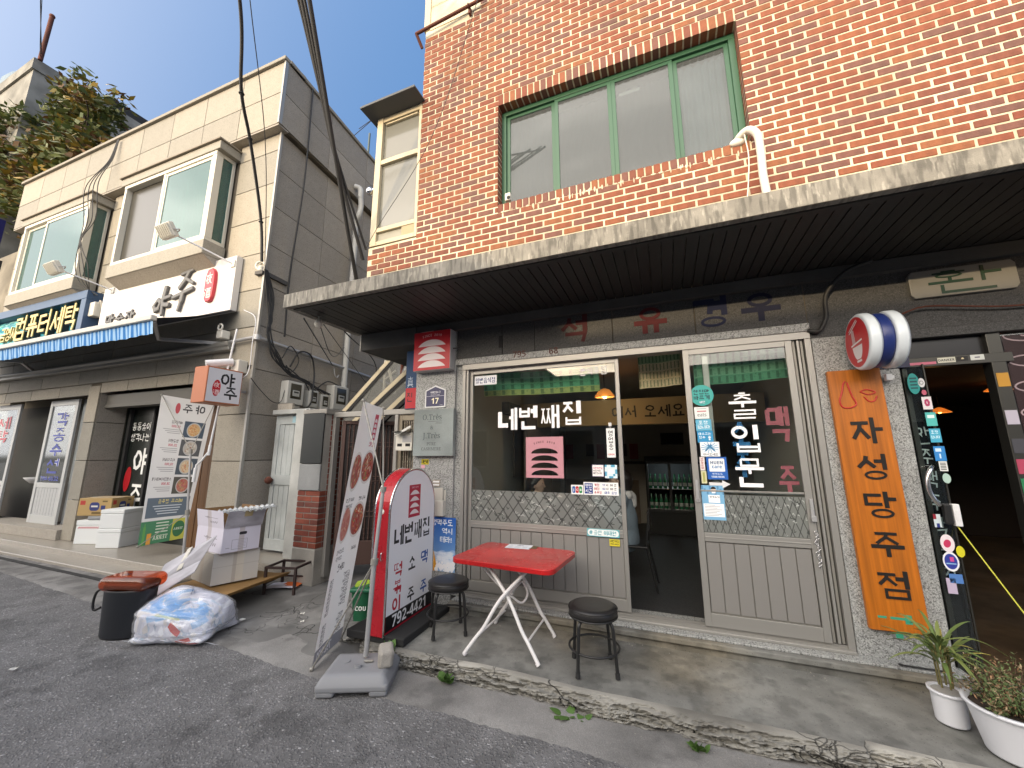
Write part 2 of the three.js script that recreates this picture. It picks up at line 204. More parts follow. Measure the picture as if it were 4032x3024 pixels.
const speckle = (seed, base, dark, light, pd, pl) => dataTex(512, (u, v, i, j) => { const a = fbm(u, v, 60, 3, seed), b = fbm(u, v, 110, 2, seed + 5); let t = base * (0.92 + 0.16 * fbm(u, v, 5, 3, seed + 9)); if (a > pd) t = lerp(t, dark, sstep(pd, pd + 0.1, a)); if (b > pl) t = lerp(t, light, sstep(pl, pl + 0.1, b)); return t; }, 1.6);
const speckleC = (seed, c, base, dark, light, pd, pl) => { const g = (t) => tint(t, c); return dataTex(512, (u, v, i, j) => { const a = fbm(u, v, 60, 3, seed), b = fbm(u, v, 110, 2, seed + 5); let t = base * (0.9 + 0.2 * fbm(u, v, 5, 3, seed + 9)); if (a > pd) t = lerp(t, dark, sstep(pd, pd + 0.1, a)); if (b > pl) t = lerp(t, light, sstep(pl, pl + 0.1, b)); return g(t); }, 1.8, true); };
T.graniteBeige = speckleC(101, [1.07, 1, 0.83], 0.27, 0.2, 0.32, 0.6, 0.64);
T.graniteGrey = speckleC(131, [0.98, 1, 0.97], 0.30, 0.14, 0.45, 0.52, 0.56);
T.graniteSide = speckleC(151, [1.1, 1, 0.85], 0.30, 0.21, 0.36, 0.6, 0.64);
T.graniteDark = speckleC(171, [1, 1, 1], 0.042, 0.024, 0.075, 0.55, 0.6);
T.brick = dataTex(512, (u, v, i, j) => { let b = 0.82 + 0.3 * (fbm(u, v, 8, 5, 201) - 0.5) + 0.1 * (fbm(u, v * 0.25, 40, 3, 203) - 0.5); b *= 0.94 + 0.12 * hash(i, j, 7); return clamp(b, 0, 1); }, 1.3, true);
T.brickBump = dataTex(512, (u, v, i, j) => 0.6 * fbm(u, v, 16, 5, 211) + 0.4 * fbm(u, v, 80, 2, 215), 2);
T.plaster = dataTex(512, (u, v, i, j) => { let b = 0.8 + 0.35 * (fbm(u, v, 5, 6, 231) - 0.5); b *= 0.96 + 0.08 * hash(i, j, 3); return clamp(b, 0, 1); }, 0.5, true);
T.streak = dataTex(1024, (u, v, i, j) => { let b = 0.24 * (0.6 + 0.8 * fbm(u, v, 7, 5, 251)); const s = fbm(u, v * 0.14, 110, 4, 255), q = fbm(u, v, 24, 5, 266); b *= 1 - 0.4 * sstep(0.42, 0.68, s); b *= 1 - 0.14 * sstep(0.5, 0.65, q); b += 0.11 * sstep(0.58, 0.7, fbm(u + 0.4, v * 0.2, 140, 3, 258)) * sstep(0.4, 0.6, 1 - q); b *= 0.92 + 0.16 * hash(i, j, 1); return tint(b, [1.06, 1, 0.86]); }, 0.45, true);
T.wood = dataTex(512, (u, v, i, j) => { const w = fbm(u, Math.abs(v - 0.5) * 0.03, 48, 5, 301); let b = 0.8 + 0.34 * (w - 0.5); b *= 0.97 + 0.06 * hash(i, j, 9); return clamp(b, 0, 1); }, 1.2, true);
T.scuff = dataTex(512, (u, v, i, j) => clamp(0.35 + 0.5 * fbm(u, v, 9, 5, 331), 0, 1), 1.5);
const bump = (t, s) => ({ bumpMap: t, bumpScale: s });
const M = {
  asphalt: std({ map: T.asphalt, ...bump(T.asphaltBump, 0.011), roughness: 0.92 }),
  apron: std({ map: T.apron, ...bump(T.concreteBump, 0.008), roughness: 0.95 }),
  concrete: std({ map: T.concrete, ...bump(T.concreteBump, 0.006), roughness: 0.9 }),
  crack: std({ map: T.crack, ...bump(T.crackBump, 0.012), roughness: 0.93 }),
  graniteBeige: std({ map: T.graniteBeige, roughness: 0.7, ...bump(T.concreteBump, 0.001) }),
  graniteSide: std({ map: T.graniteSide, roughness: 0.75, ...bump(T.concreteBump, 0.001) }),
  graniteGrey: std({ map: T.graniteGrey, roughness: 0.45 }),
  graniteDark: std({ map: T.graniteDark, roughness: 0.6 }),
  slab: std({ map: T.graniteSide, roughness: 0.32 }),
  kerb: std({ map: T.crack, color: lin(1.75, 1.72, 1.6), ...bump(T.crackBump, 0.012), roughness: 0.95 }),
  mortar: std({ map: T.plaster, color: lin(0.86, 0.76, 0.55), roughness: 0.95, ...bump(T.brickBump, 0.003) }),
  streak: std({ map: T.streak, roughness: 0.85, ...bump(T.concreteBump, 0.004) }),
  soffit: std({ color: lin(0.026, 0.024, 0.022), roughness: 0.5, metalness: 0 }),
  joint: std({ color: lin(0.13, 0.11, 0.08), roughness: 1 }),
  alu: std({ color: lin(0.36, 0.35, 0.325), roughness: 0.42, metalness: 0.5 }),
  aluDark: std({ color: lin(0.30, 0.29, 0.26), roughness: 0.5, metalness: 0.4 }),
  aluPanel: std({ color: lin(0.26, 0.25, 0.235), roughness: 0.5, metalness: 0.25 }),
  chrome: std({ color: lin(0.75), roughness: 0.18, metalness: 1 }),
  steel: std({ color: lin(0.42), roughness: 0.45, metalness: 0.4 }),
  black: std({ color: lin(0.018), roughness: 0.35 }),
  blackMat: std({ color: lin(0.02), roughness: 0.85 }),
  cable: std({ color: lin(0.022), roughness: 0.6 }),
  dark: std({ color: lin(0.03), roughness: 0.9 }),
  white: std({ color: lin(0.75), roughness: 0.5 }),
  offwhite: std({ color: lin(0.62, 0.6, 0.53), roughness: 0.55 }),
  pvc: std({ color: lin(0.55, 0.55, 0.52), roughness: 0.45 }),
  beigeFrame: std({ color: lin(0.5, 0.43, 0.29), roughness: 0.5 }),
  whiteFrame: std({ color: lin(0.6, 0.57, 0.48), roughness: 0.45 }),
  green: std({ color: lin(0.025, 0.088, 0.045), roughness: 0.4 }),
  red: std({ color: lin(0.6, 0.012, 0.02), roughness: 0.4 }),
  glass: new THREE.MeshPhysicalMaterial({ color: lin(0.9, 0.94, 0.93), roughness: 0.02, transmission: 1, thickness: 0, ior: 1.5 }),
  frost: new THREE.MeshPhysicalMaterial({ color: lin(0.62, 0.64, 0.62), roughness: 0.55, transmission: 0.55, thickness: 0, ior: 1.5 }),
  tealGlass: new THREE.MeshPhysicalMaterial({ color: lin(0.2, 0.42, 0.39), roughness: 0.02, transmission: 0.8, thickness: 0, ior: 1.5 }),
  room: std({ color: lin(0.05, 0.045, 0.04), roughness: 0.9 }),
  leather: std({ color: lin(0.015, 0.014, 0.014), roughness: 0.38 }),
  rust: std({ color: lin(0.16, 0.05, 0.03), roughness: 0.85, map: T.plaster }),
};
const printMat = (t, o = {}) => std({ map: t, roughness: 0.55, ...o });
const decalMat = (t, o = {}) => std({ map: t, transparent: true, alphaTest: 0, roughness: 0.5, ...o });
// ---------------------------------------------------------------- ground
function structure(name, gs, mat) { const m = add(null, name, gs, mat); m.userData.kind = 'structure'; return m; }
{
  const road = structure('asphalt_road', gridSurf(2, 2, (u, v) => [lerp(-150, 150, u), -0.12, lerp(-150, 150, v)]), M.asphalt);
  // concrete gutter strip between the road and the buildings
  const edge = (x) => (x > -2.5 ? 1.33 + 0.03 * Math.max(0, x + 0.6) : lerp(1.33, 0.98, clamp((-2.5 - x) / 6.6, 0, 1))) + 0.05 * (fbm(x * 0.05 + 9, 0.3, 20, 4, 3) - 0.5) + 0.02 * (hash(Math.round(x * 50), 1, 3) - 0.5);
  const hgt = (x, z) => -0.116 + 0.012 * fbm(x * 0.1 + 5, z * 0.1, 30, 3, 8);
  structure('concrete_gutter', gridSurf(700, 16, (u, v) => { const x = lerp(-18, 5, u), o = edge(x), z = lerp(0.2, o, v); return [x, v === 1 ? -0.13 : hgt(x, z), z]; }), M.apron);
  // cracked paving of the alley mouth, rising to the gate
  structure('alley_paving', gridSurf(150, 110, (u, v) => { const x = lerp(-5.9, -2.6, u), z = lerp(1.12, -5.2, Math.pow(v, 1.3)); const t = sstep(1.1, -0.3, z), e = Math.min(sstep(0, 0.06, u), sstep(0, 0.02, v)); return [x, lerp(-0.128, lerp(-0.112, -0.07, t) + 0.07 * sstep(-0.35, -1.2, z) + 0.024 * (fbm(x * 0.1 + 5, z * 0.1 + 3, 30, 4, 18) - 0.5), e), z]; }), M.crack);
  // raised pavement in front of the shop, front edge broken away
  const lipZ = (x) => 0.965 + 0.05 * (fbm(x * 0.08 + 4, 0.7, 20, 5, 61) - 0.5) - 0.07 * sstep(0.60, 0.68, fbm(x * 0.1 + 2, 0.2, 30, 3, 66)) - 0.2 * sstep(-2.3, -2.85, x);
  const NP = 44;
  const pave = (v0, v1, n) => gridSurf(900, n, (u, vv) => { const v = lerp(v0, v1, vv); const x = lerp(-2.85, 5.2, u), L = lipZ(x), n1 = fbm(x * 0.2, v * 3, 64, 4, 5), n2 = fbm(x * 0.45 + v, v * 2.2, 64, 4, 15) - 0.5;
    const chip = 0.04 * sstep(0.5, 0.56, fbm(x * 0.2 + 7, 0.4 + v * 0.6, 40, 5, 81)) + 0.02 * sstep(0.55, 0.6, fbm(x * 0.6, v * 4, 64, 4, 83)); const end = sstep(-2.85, -2.7, x);
    const a = v * NP; let y, z;
    if (a < 26) { const t = a / 26; z = lerp(0.1, L - 0.06, t); y = 0.006 * (fbm(x * 0.12, z * 0.12, 30, 4, 7) - 0.5) - 0.012 * t; }
    else { const t = (a - 26) / (NP - 26), q = Math.min(1, t * 1.4); z = L - 0.06 + 0.085 * Math.sin(Math.min(1, q) * Math.PI * 0.5) + 0.03 * n2 * Math.sin(t * Math.PI) - chip * Math.sin(t * 3.1); y = -0.012 - 0.122 * Math.pow(t, 1.25) - 0.012 * n2 * Math.sin(t * 3.14) - chip * 0.5 * Math.sin(t * 3.1); if (t > 0.8) z -= 0.04 * (t - 0.8) * 5 * (0.4 + n1); }
    return [x, lerp(-0.1, y, end), z, x, z - y * 1.5]; });
  structure('pavement', pave(0, 25 / NP, 25), M.concrete); structure('kerb', pave(25 / NP, 1, 34), M.kerb);
}
// ---------------------------------------------------------------- the brick building
const brickB = thing('brick_building', 'red brick building with green framed window above a long canopy and sliding shop doors', 'building');
const WX0 = -1.68, WX1 = 0.955, WY0 = 4.5, WY1 = 5.89;      // window opening
{
  const wall = add(brickB, 'wall', [bx(-2.835, 3.3, -0.3, WX0 - 0.004, 9.2, -0.005), bx(WX1 + 0.004, 3.3, -0.3, 6, 9.2, -0.005), bx(WX0 - 0.004, 3.3, -0.3, WX1 + 0.004, WY0 - 0.11, -0.005), bx(WX0 - 0.004, WY0 - 0.11, -0.3, WX1 + 0.004, WY0 - 0.004, -0.012), bx(WX0 - 0.004, WY1 + 0.006, -0.3, WX1 + 0.004, 9.2, -0.005), bx(-3.62, 3.2, -3, -2.835, 4.34, -0.007), bx(-3.6, 4.34, -3, -2.84, 6.3, -0.35), bx(-2.84, 3.3, -6, 6, 9.2, -0.3)], M.mortar);
  const P = 0.2222, H = 0.0788, BW = 0.2045, BH = 0.0615, r = rng(99), list = [];
  const tones = [[0.315, 0.09, 0.042], [0.335, 0.108, 0.046], [0.28, 0.076, 0.038], [0.35, 0.125, 0.05], [0.245, 0.078, 0.045], [0.23, 0.095, 0.07], [0.2, 0.092, 0.07], [0.315, 0.096, 0.044]];
  const put = (x0, x1, y, h, d, vert) => { if (x1 - x0 < 0.02) return; let t = Math.floor(r() * 6); if (r() < 0.16) t = 5 + Math.floor(r() * 2); if (r() < 0.2) t = 7; list.push({ x: (x0 + x1) / 2, y, w: x1 - x0, h, d, t, z: 0.0022 * (r() - 0.5), s: vert ? 1 : 0 }); };
  const y0 = 4.984;
  for (let k = -17; k < 50; k++) { const y = y0 + k * H, half = ((k % 2) + 2) % 2 === 0; if (y < 3.7 || y > 8.9) continue;
    const xs = y < 4.34 ? -3.62 : -2.84;
    for (let x = xs - (half ? P / 2 : 0) + (y < 4.34 ? 0.06 : 0); x < 3.6; x += P) {
      let a = Math.max(x, xs) + 0.0105 * (x < xs ? 0 : 1), b = x + P - 0.0105 + 0.003 * (r() - 0.5);
      if (y > WY0 - 0.13 && y < WY1 + 0.16) { if (a < WX1 && b > WX0) { if (a < WX0) { put(a, WX0 - 0.001, y, BH, 0.15); } if (b > WX1) put(WX1 + 0.001, b, y, BH, 0.15); continue; } if (y > WY1 && a < WX1 + 0.01 && b > WX0 - 0.01) continue; }
      if (y > 7.5 && b < -1.95) continue;
      put(a, b, y, BH, 0.06);
    } }
  for (let x = WX0 + 0.002; x < WX1; x += 0.0798) { const b = Math.min(x + 0.063, WX1); put(x, b, WY1 + 0.079, 0.15, 0.15, 1); put(x, b, WY0 - 0.056, 0.108, 0.14, 1); }
  const mats = tones.map((c) => std({ map: T.brick, color: lin(...c), roughness: 0.8, ...bump(T.brickBump, 0.003) }));
  const dist = (b) => Math.hypot(b.x, b.y - 1.55, 3.8) + (b.y < 3.93 || b.x > 2.75 ? 50 : 0);
  list.sort((a, b) => dist(a) - dist(b));
  const cache = new Map(), rest = tones.map(() => []);
  list.forEach((b, i) => {
    const near = i < 300, k = [b.w.toFixed(2), b.h, b.d, near].join();
    if (!cache.has(k)) cache.set(k, near ? cb(-b.w / 2, -b.h / 2, -b.d, b.w / 2, b.h / 2, 0, 0.004, 1) : bx(-b.w / 2, -b.h / 2, -b.d, b.w / 2, b.h / 2, 0));
    const g = cache.get(k);
    if (near) { const m = add(wall, 'brick', g, mats[b.t]); m.position.set(b.x, b.y, b.z); m.rotation.z = 0.004 * (r() - 0.5); }
    else rest[b.t].push(g.clone().translate(b.x, b.y, b.z));
  });
  // per-tone brickwork beyond the nearest three hundred, joined
  const all = rest.flatMap((gs, t) => gs.map((g) => { const q = strip(g), n = q.attributes.position.count, v = 0.9 + 0.2 * r(), c = new Float32Array(n * 3); for (let i = 0; i < n; i++) { c[i * 3] = tones[t][0] * v; c[i * 3 + 1] = tones[t][1] * v; c[i * 3 + 2] = tones[t][2] * v; } q.setAttribute('color', new THREE.BufferAttribute(c, 3)); return q; }));
  const field = add(wall, 'brickwork', mergeGeometries(all), std({ map: T.brick, vertexColors: true, roughness: 0.8, ...bump(T.brickBump, 0.003) })); field.userData.kind = 'stuff';

  { const gs = [], q = rng(71); for (let k = 0; k < 30; k++) { const x = lerp(WX0, WX1, q()), w = 0.004 + q() * 0.009, h = 0.012 + q() * 0.035; const g = new THREE.SphereGeometry(1, 7, 5).scale(w, h, 0.0035); gs.push(metric(g.translate(x, WY0 - 0.115 - h * 0.6 + 0.03 * q(), 0.001))); } for (let k = 0; k < 30; k++) { const x = lerp(WX0, WX1, q()), w = 0.014 + q() * 0.02; gs.push(metric(new THREE.SphereGeometry(1, 7, 5).scale(w, 0.006 + 0.006 * q(), 0.004).translate(x, WY0 - 0.114, 0.001))); } const o = add(brickB, 'mortar_smears', gs, M.mortar); o.userData.kind = 'stuff'; }
  // green window
  const win = add(brickB, 'window', [cb(WX0, WY0, -0.2, WX1, WY0 + 0.05, -0.12, 0.004), cb(WX0, WY1 - 0.06, -0.2, WX1, WY1, -0.12, 0.004), cb(WX0, WY0 + 0.05, -0.2, WX0 + 0.06, WY1 - 0.06, -0.122, 0.004), cb(WX1 - 0.06, WY0 + 0.05, -0.2, WX1, WY1 - 0.06, -0.122, 0.004)], M.green);
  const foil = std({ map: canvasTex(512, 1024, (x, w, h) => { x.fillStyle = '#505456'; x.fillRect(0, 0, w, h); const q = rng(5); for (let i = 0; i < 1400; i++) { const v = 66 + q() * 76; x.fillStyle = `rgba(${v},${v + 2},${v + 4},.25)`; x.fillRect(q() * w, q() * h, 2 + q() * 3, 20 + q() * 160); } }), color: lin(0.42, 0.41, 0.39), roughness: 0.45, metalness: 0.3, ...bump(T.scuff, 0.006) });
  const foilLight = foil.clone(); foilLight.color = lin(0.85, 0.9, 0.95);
  const cur = std({ color: lin(0.46, 0.52, 0.54), roughness: 0.9 });
  const mull = [-1.62, -0.985, -0.31, 0.35, 0.895];
  for (let i = 0; i < 4; i++) { const a = mull[i], b = mull[i + 1], z = i === 1 || i === 2 ? -0.128 : -0.15, f = 0.045;
    add(win, 'sash', [cb(a, WY0 + 0.05, z - 0.025, a + f, WY1 - 0.06, z, 0.003), cb(b - f, WY0 + 0.05, z - 0.025, b, WY1 - 0.06, z, 0.003), bx(a + f, WY0 + 0.05, z - 0.024, b - f, WY0 + 0.09, z - 0.001), bx(a + f, WY1 - 0.1, z - 0.024, b - f, WY1 - 0.06, z - 0.001)], M.green);
    add(win, 'pane', bx(a + f, WY0 + 0.09, z - 0.014, b - f, WY1 - 0.1, z - 0.010), new THREE.MeshPhysicalMaterial({ color: lin(0.5, 0.54, 0.55), roughness: 0.02, transmission: 0.9, thickness: 0, ior: 1.42 }));
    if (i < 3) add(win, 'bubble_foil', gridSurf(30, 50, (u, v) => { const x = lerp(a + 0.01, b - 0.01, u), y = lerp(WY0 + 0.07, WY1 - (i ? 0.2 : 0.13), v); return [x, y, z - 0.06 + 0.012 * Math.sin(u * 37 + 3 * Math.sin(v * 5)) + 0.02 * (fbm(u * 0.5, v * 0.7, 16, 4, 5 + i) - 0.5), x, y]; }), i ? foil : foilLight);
    else add(win, 'curtain', gridSurf(60, 4, (u, v) => { const x = lerp(a, b, u), y = lerp(WY0 + 0.06, WY1 - 0.12, v); return [x, y, z - 0.09 + 0.018 * Math.sin(u * 44 + Math.sin(u * 9)), x, y]; }), cur);
  }
  add(win, 'tape', bx(-0.23, 5.6, -0.153, 0.0, 5.64, -0.150), M.offwhite);
  add(brickB, 'back_room', [bx(WX0 - 0.3, WY0 - 0.3, -1.6, WX1 + 0.3, WY1 + 0.3, -1.5)], M.room);

  // stair bay left of the brickwork
  const bay = add(brickB, 'stair_bay', [cb(-3.61, 4.36, -0.12, -3.51, 6.4, 0.0, 0.005), cb(-2.885, 4.36, -0.12, -2.842, 6.4, -0.005, 0.004), cb(-3.51, 6.32, -0.1, -2.885, 6.4, -0.01, 0.004), cb(-3.51, 5.62, -0.1, -2.885, 5.69, -0.006, 0.004), cb(-3.51, 4.36, -0.1, -2.885, 4.42, -0.004, 0.004), cb(-3.51, 4.56, -0.1, -2.885, 4.62, -0.006, 0.004), cb(-3.47, 6.27, -0.1, -2.92, 6.29, -0.012, 0.003), bx(-3.6, 4.36, -3, -3.56, 6.4, -0.12)], M.beigeFrame);
  const obs = new THREE.MeshPhysicalMaterial({ color: lin(0.26, 0.26, 0.23), roughness: 0.1, transmission: 0.3, thickness: 0, ior: 1.5 });
  add(bay, 'pane', bx(-3.51, 4.62, -0.06, -2.885, 5.62, -0.05), obs); add(bay, 'pane', bx(-3.51, 5.69, -0.06, -2.885, 6.32, -0.05), obs);
  for (let k = 0; k < 9; k++) add(bay, 'louvre', cb(-3.5, 5.74 + k * 0.06, -0.09, -2.9, 5.765 + k * 0.06, -0.075, 0.003), M.offwhite);
  add(bay, 'lower_panel', bx(-3.51, 4.42, -0.06, -3.1, 4.56, -0.045), std({ color: lin(0.3, 0.29, 0.24), roughness: 0.6 }));
  const vent = add(bay, 'vent', [bx(-3.1, 4.42, -0.05, -2.89, 4.565, -0.03)], M.dark); for (let k = 0; k < 8; k++) add(vent, 'vent_slat', xf(bx(-0.1, -0.007, -0.004, 0.1, 0.007, 0.004), -2.995, 4.43 + k * 0.0175, -0.022, 0.5), M.beigeFrame);
  add(brickB, 'bay_eave', [cb(-3.73, 6.4, -1.6, -2.8, 6.43, 0.24, 0.006), bx(-3.71, 6.43, -1.6, -2.82, 6.46, 0.22)], std({ color: lin(0.07, 0.075, 0.08), roughness: 0.6 }));
  const ub = add(brickB, 'upper_bay', [cb(-2.86, 7.6, -0.12, -2.76, 8.6, 0.01, 0.005), cb(-2.76, 7.58, -0.12, -1.95, 7.72, 0.004, 0.005), cb(-2.0, 7.72, -0.12, -1.95, 8.6, 0.004, 0.005), cb(-2.76, 7.98, -0.1, -2.0, 8.02, -0.005, 0.004)], M.beigeFrame);
  add(ub, 'pane', bx(-2.76, 7.72, -0.06, -2.0, 8.6, -0.05), obs);
  add(brickB, 'drain_pipe', [...polyline([[-1.85, 7.62, 0.06], [-2.93, 7.5, 0.09], [-2.9, 7.36, -0.02]], 0.022, 10), metric(new THREE.TorusGeometry(0.028, 0.008, 6, 14).rotateY(1.57).translate(-2.1, 7.59, 0.065)), bx(-2.115, 7.5, 0, -2.085, 7.6, 0.05)], M.rust);

  // canopy: concrete fascia, slab, dark metal planks underneath
  const can = add(brickB, 'canopy', [cb(-3.68, 3.083, 1.04, 6, 3.233, 1.1, 0.006), bx(-3.678, 3.12, -0.007, 6, 3.225, 1.042), bx(-3.676, 3.087, 0.03, -3.6, 3.12, 1.04)], M.streak);
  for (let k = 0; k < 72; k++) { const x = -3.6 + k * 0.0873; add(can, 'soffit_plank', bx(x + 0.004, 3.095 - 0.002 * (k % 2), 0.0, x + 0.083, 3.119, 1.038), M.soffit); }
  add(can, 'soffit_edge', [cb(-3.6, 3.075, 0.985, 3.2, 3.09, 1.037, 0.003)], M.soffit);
  const bm = std({ map: T.graniteDark, roughness: 0.7 });
  add(brickB, 'fascia_beam', [bx(-2.74, 2.985, -0.3, 6, 3.085, 0.04), bx(-3.58, 2.87, -0.5, -2.74, 3.085, 0.055)], std({ map: T.plaster, color: lin(0.10, 0.1, 0.095), roughness: 0.8 }));
  add(brickB, 'beam_end', [bx(-3.592, 2.862, -0.5, -3.58, 3.083, 0.057)], M.offwhite);
  add(brickB, 'passage_ceiling', [bx(-3.58, 2.87, -4.5, -2.3, 2.95, -0.5)], M.dark);

  // granite piers and header over the shop
  add(brickB, 'pier', [cb(-2.74, 0, -0.35, -2.2, 2.985, 0, 0.008), bx(-2.2, 0.1, -0.3, -2.112, 2.56, -0.03)], M.graniteGrey);
  add(brickB, 'pier', [cb(1.19, 0, -0.35, 1.72, 2.5, 0, 0.008)], M.graniteGrey);
  const hx = [-2.195, -1.62, -1.24, -0.42, 0.33, 1.185], hd = add(brickB, 'header', bx(-2.2, 2.56, -0.3, 1.19, 2.985, -0.022), M.joint);
  for (let i = 0; i < 5; i++) add(hd, 'granite_panel', cb(hx[i] + 0.003, 2.64, -0.03, hx[i + 1] - 0.003, 2.98, -0.006 - 0.002 * (i % 2), 0.003), M.graniteDark);
  add(hd, 'lintel_ledge', cb(-2.2, 2.562, -0.03, 1.19, 2.636, 0.012, 0.008), M.graniteGrey);
  const faded = (str, x, col) => add(hd, 'faded_letter', ko3d(str, x - 0.14, 2.965, 0.28, 0.27, 0.05, -0.03, -0.002, 0.1), std({ color: lin(...col), roughness: 0.8 }));
  faded('석', -0.8, [0.06, 0.008, 0.01]); faded('유', -0.06, [0.085, 0.01, 0.012]); faded('경', 0.47, [0.006, 0.01, 0.04]); faded('우', 0.86, [0.006, 0.008, 0.03]);
  add(hd, 'faded_letter', bx(-1.66, 2.72, -0.03, -1.62, 2.86, -0.003), std({ color: lin(0.02), roughness: 0.9 }));
  add(hd, 'faded_number', face(-1.5, 2.57, -0.92, 2.68, 0.0145), decalMat(canvasTex(512, 96, (x) => { x.fillStyle = 'rgba(95,45,32,.8)'; x.font = 'bold 84px sans-serif'; x.fillText('795', 10, 82); x.fillText('68', 370, 82); x.globalCompositeOperation = 'destination-out'; const q = rng(6); for (let i = 0; i < 260; i++) x.fillRect(q() * 512, q() * 96, 6, 4); })));
  add(brickB, 'right_header', [bx(1.19, 2.5, -0.3, 6, 2.985, -0.02), bx(1.72, 2.42, -0.3, 6, 2.5, -0.02), cb(1.725, 2.42, -0.04, 6, 2.497, 0.015, 0.006)], M.graniteDark);

  // step under the doors
  const st = add(brickB, 'doorstep', [cb(-2.14, 0.055, -0.3, 2.2, 0.1, 0.16, 0.012), bx(-2.13, -0.02, -0.3, 2.2, 0.055, 0.125)], std({ map: T.concrete, roughness: 0.8, ...bump(T.concreteBump, 0.003) }));
  add(st, 'tread', cb(-2.12, 0.1, -0.3, 1.75, 0.118, 0.11, 0.006), M.graniteGrey);
}
// ---------------------------------------------------------------- shopfront
const ZF = -0.05;
{
  const fr = add(brickB, 'door_frame', [cb(-2.11, 2.5, -0.13, 1.185, 2.562, 0.006, 0.004), cb(-2.11, 0.118, -0.13, -2.07, 2.5, 0.0, 0.004), cb(-2.065, 0.118, -0.12, -2.04, 2.5, -0.012, 0.003), cb(1.14, 0.118, -0.13, 1.185, 2.5, 0.004, 0.004)], M.alu);
  add(fr, 'track', [cb(-2.1, 0.118, -0.13, 1.18, 0.14, 0.03, 0.004), bx(-2.07, 0.14, -0.075, 1.14, 0.165, -0.065), bx(-2.07, 0.14, -0.025, 1.14, 0.162, -0.015), bx(-2.07, 0.14, 0.012, 1.14, 0.15, 0.022)], M.alu);
  for (let k = 0; k < 4; k++) add(fr, 'stacked_rail', cb(1.03 + k * 0.028, 0.165, -0.11, 1.05 + k * 0.028, 2.5, -0.012 - 0.012 * (k % 2), 0.004), k % 2 ? M.aluDark : M.alu);
  const lattice = (seed) => canvasTex(1024, 256, (x, w, h) => { x.clearRect(0, 0, w, h); x.fillStyle = 'rgba(150,153,150,.55)'; x.fillRect(0, 0, w, h); x.lineWidth = 8; x.strokeStyle = 'rgba(44,46,46,.55)';
    for (let i = -3; i < 18; i++) { x.beginPath(); x.moveTo(i * 74, 0); x.lineTo(i * 74 + 150, h); x.stroke(); x.beginPath(); x.moveTo(i * 74 + 110, 0); x.lineTo(i * 74 - 40, h); x.stroke(); }
    const q = rng(seed); for (let i = 0; i < 120; i++) { const px = q() * w, py = 10 + q() * (h - 20), a = q() * 6.3; x.fillStyle = q() < 0.6 ? 'rgba(38,42,40,.6)' : 'rgba(205,210,206,.42)'; x.beginPath(); x.ellipse(px, py, 12, 3.4, a, 0, 6.3); x.fill(); x.beginPath(); x.ellipse(px + 10, py + 6, 11, 3, a + 0.9, 0, 6.3); x.fill(); } });
  function door(name, label, x0, x1, z, yb, yRail, yTop, stile, seed, slats) {
    const d = add(brickB, name, [cb(x0, yb, z - 0.03, x0 + stile, yTop, z, 0.003), cb(x1 - stile, yb, z - 0.03, x1, yTop, z, 0.003), cb(x0 + stile, yTop - 0.05, z - 0.028, x1 - stile, yTop, z - 0.002, 0.003), cb(x0 + stile, yRail - 0.075, z - 0.028, x1 - stile, yRail - 0.004, z + 0.002, 0.004), cb(x0 + stile, yRail - 0.045, z - 0.02, x1 - stile, yRail - 0.034, z + 0.006, 0.003), cb(x0 + stile, yb, z - 0.028, x1 - stile, yb + 0.1, z - 0.002, 0.003)], M.alu, label);
    add(d, 'pane', bx(x0 + stile, yRail - 0.004, z - 0.018, x1 - stile, yTop - 0.05, z - 0.013), M.glass);
    const a = x0 + stile + 0.004, b = x1 - stile - 0.004, w = (b - a) / slats; add(d, 'kick_plate', bx(a, yb + 0.1, z - 0.026, b, yRail - 0.075, z - 0.022), M.aluDark);
    for (let k = 0; k < slats; k++) add(d, 'panel_slat', cb(a + k * w + 0.003, yb + 0.11, z - 0.022, a + (k + 1) * w - 0.003, yRail - 0.083, z - 0.009, 0.003, 1), M.aluPanel);
    add(d, 'frosted_film', face(x0 + stile, yRail, x1 - stile, yRail + 0.31, z - 0.0115), std({ map: lattice(seed), transparent: true, roughness: 0.75 }));
    return d;
  }
  const fixed = door('fixed_door', 'wide left door panel with frosted lattice film', -2.035, -0.385, ZF, 0.165, 0.865, 2.5, 0.035, 3, 14);
  const slide = door('sliding_door', 'right sliding door with large vertical lettering', 0.2, 1.05, 0.0, 0.165, 0.9, 2.5, 0.05, 8, 7);
  const inner = add(brickB, 'inner_door', [cb(0.36, 0.165, -0.075, 0.41, 2.5, -0.045, 0.003), cb(0.41, 1.22, -0.07, 1.02, 1.24, -0.05, 0.003)], M.alu);
  add(brickB, 'door_post', cb(-0.425, 0.165, -0.09, -0.385, 2.5, -0.052, 0.004), M.alu);
  add(slide, 'middle_rail', cb(0.25, 1.232, -0.02, 1.0, 1.246, -0.008, 0.002), M.alu);
  add(slide, 'handle', [cb(0.212, 1.15, 0.0, 0.238, 1.33, 0.012, 0.006), xf(metric(new THREE.TorusGeometry(0.016, 0.004, 6, 14)), 0.225, 1.16, 0.016)], M.steel);
  add(slide, 'latch', [cb(1.02, 1.06, 0.0, 1.045, 1.2, 0.02, 0.006), cb(1.015, 1.03, 0.02, 1.05, 1.075, 0.032, 0.004)], M.steel);
  { const gs = []; for (let k = 0; k < 14; k++) gs.push(xf(metric(new THREE.TorusGeometry(0.012, 0.003, 5, 10)), 1.035 + 0.008 * Math.sin(k * 1.3), 0.95 - k * 0.019, 0.016, 0, k % 2 ? 1.57 : 0.3)); add(slide, 'chain', gs, M.chrome); }
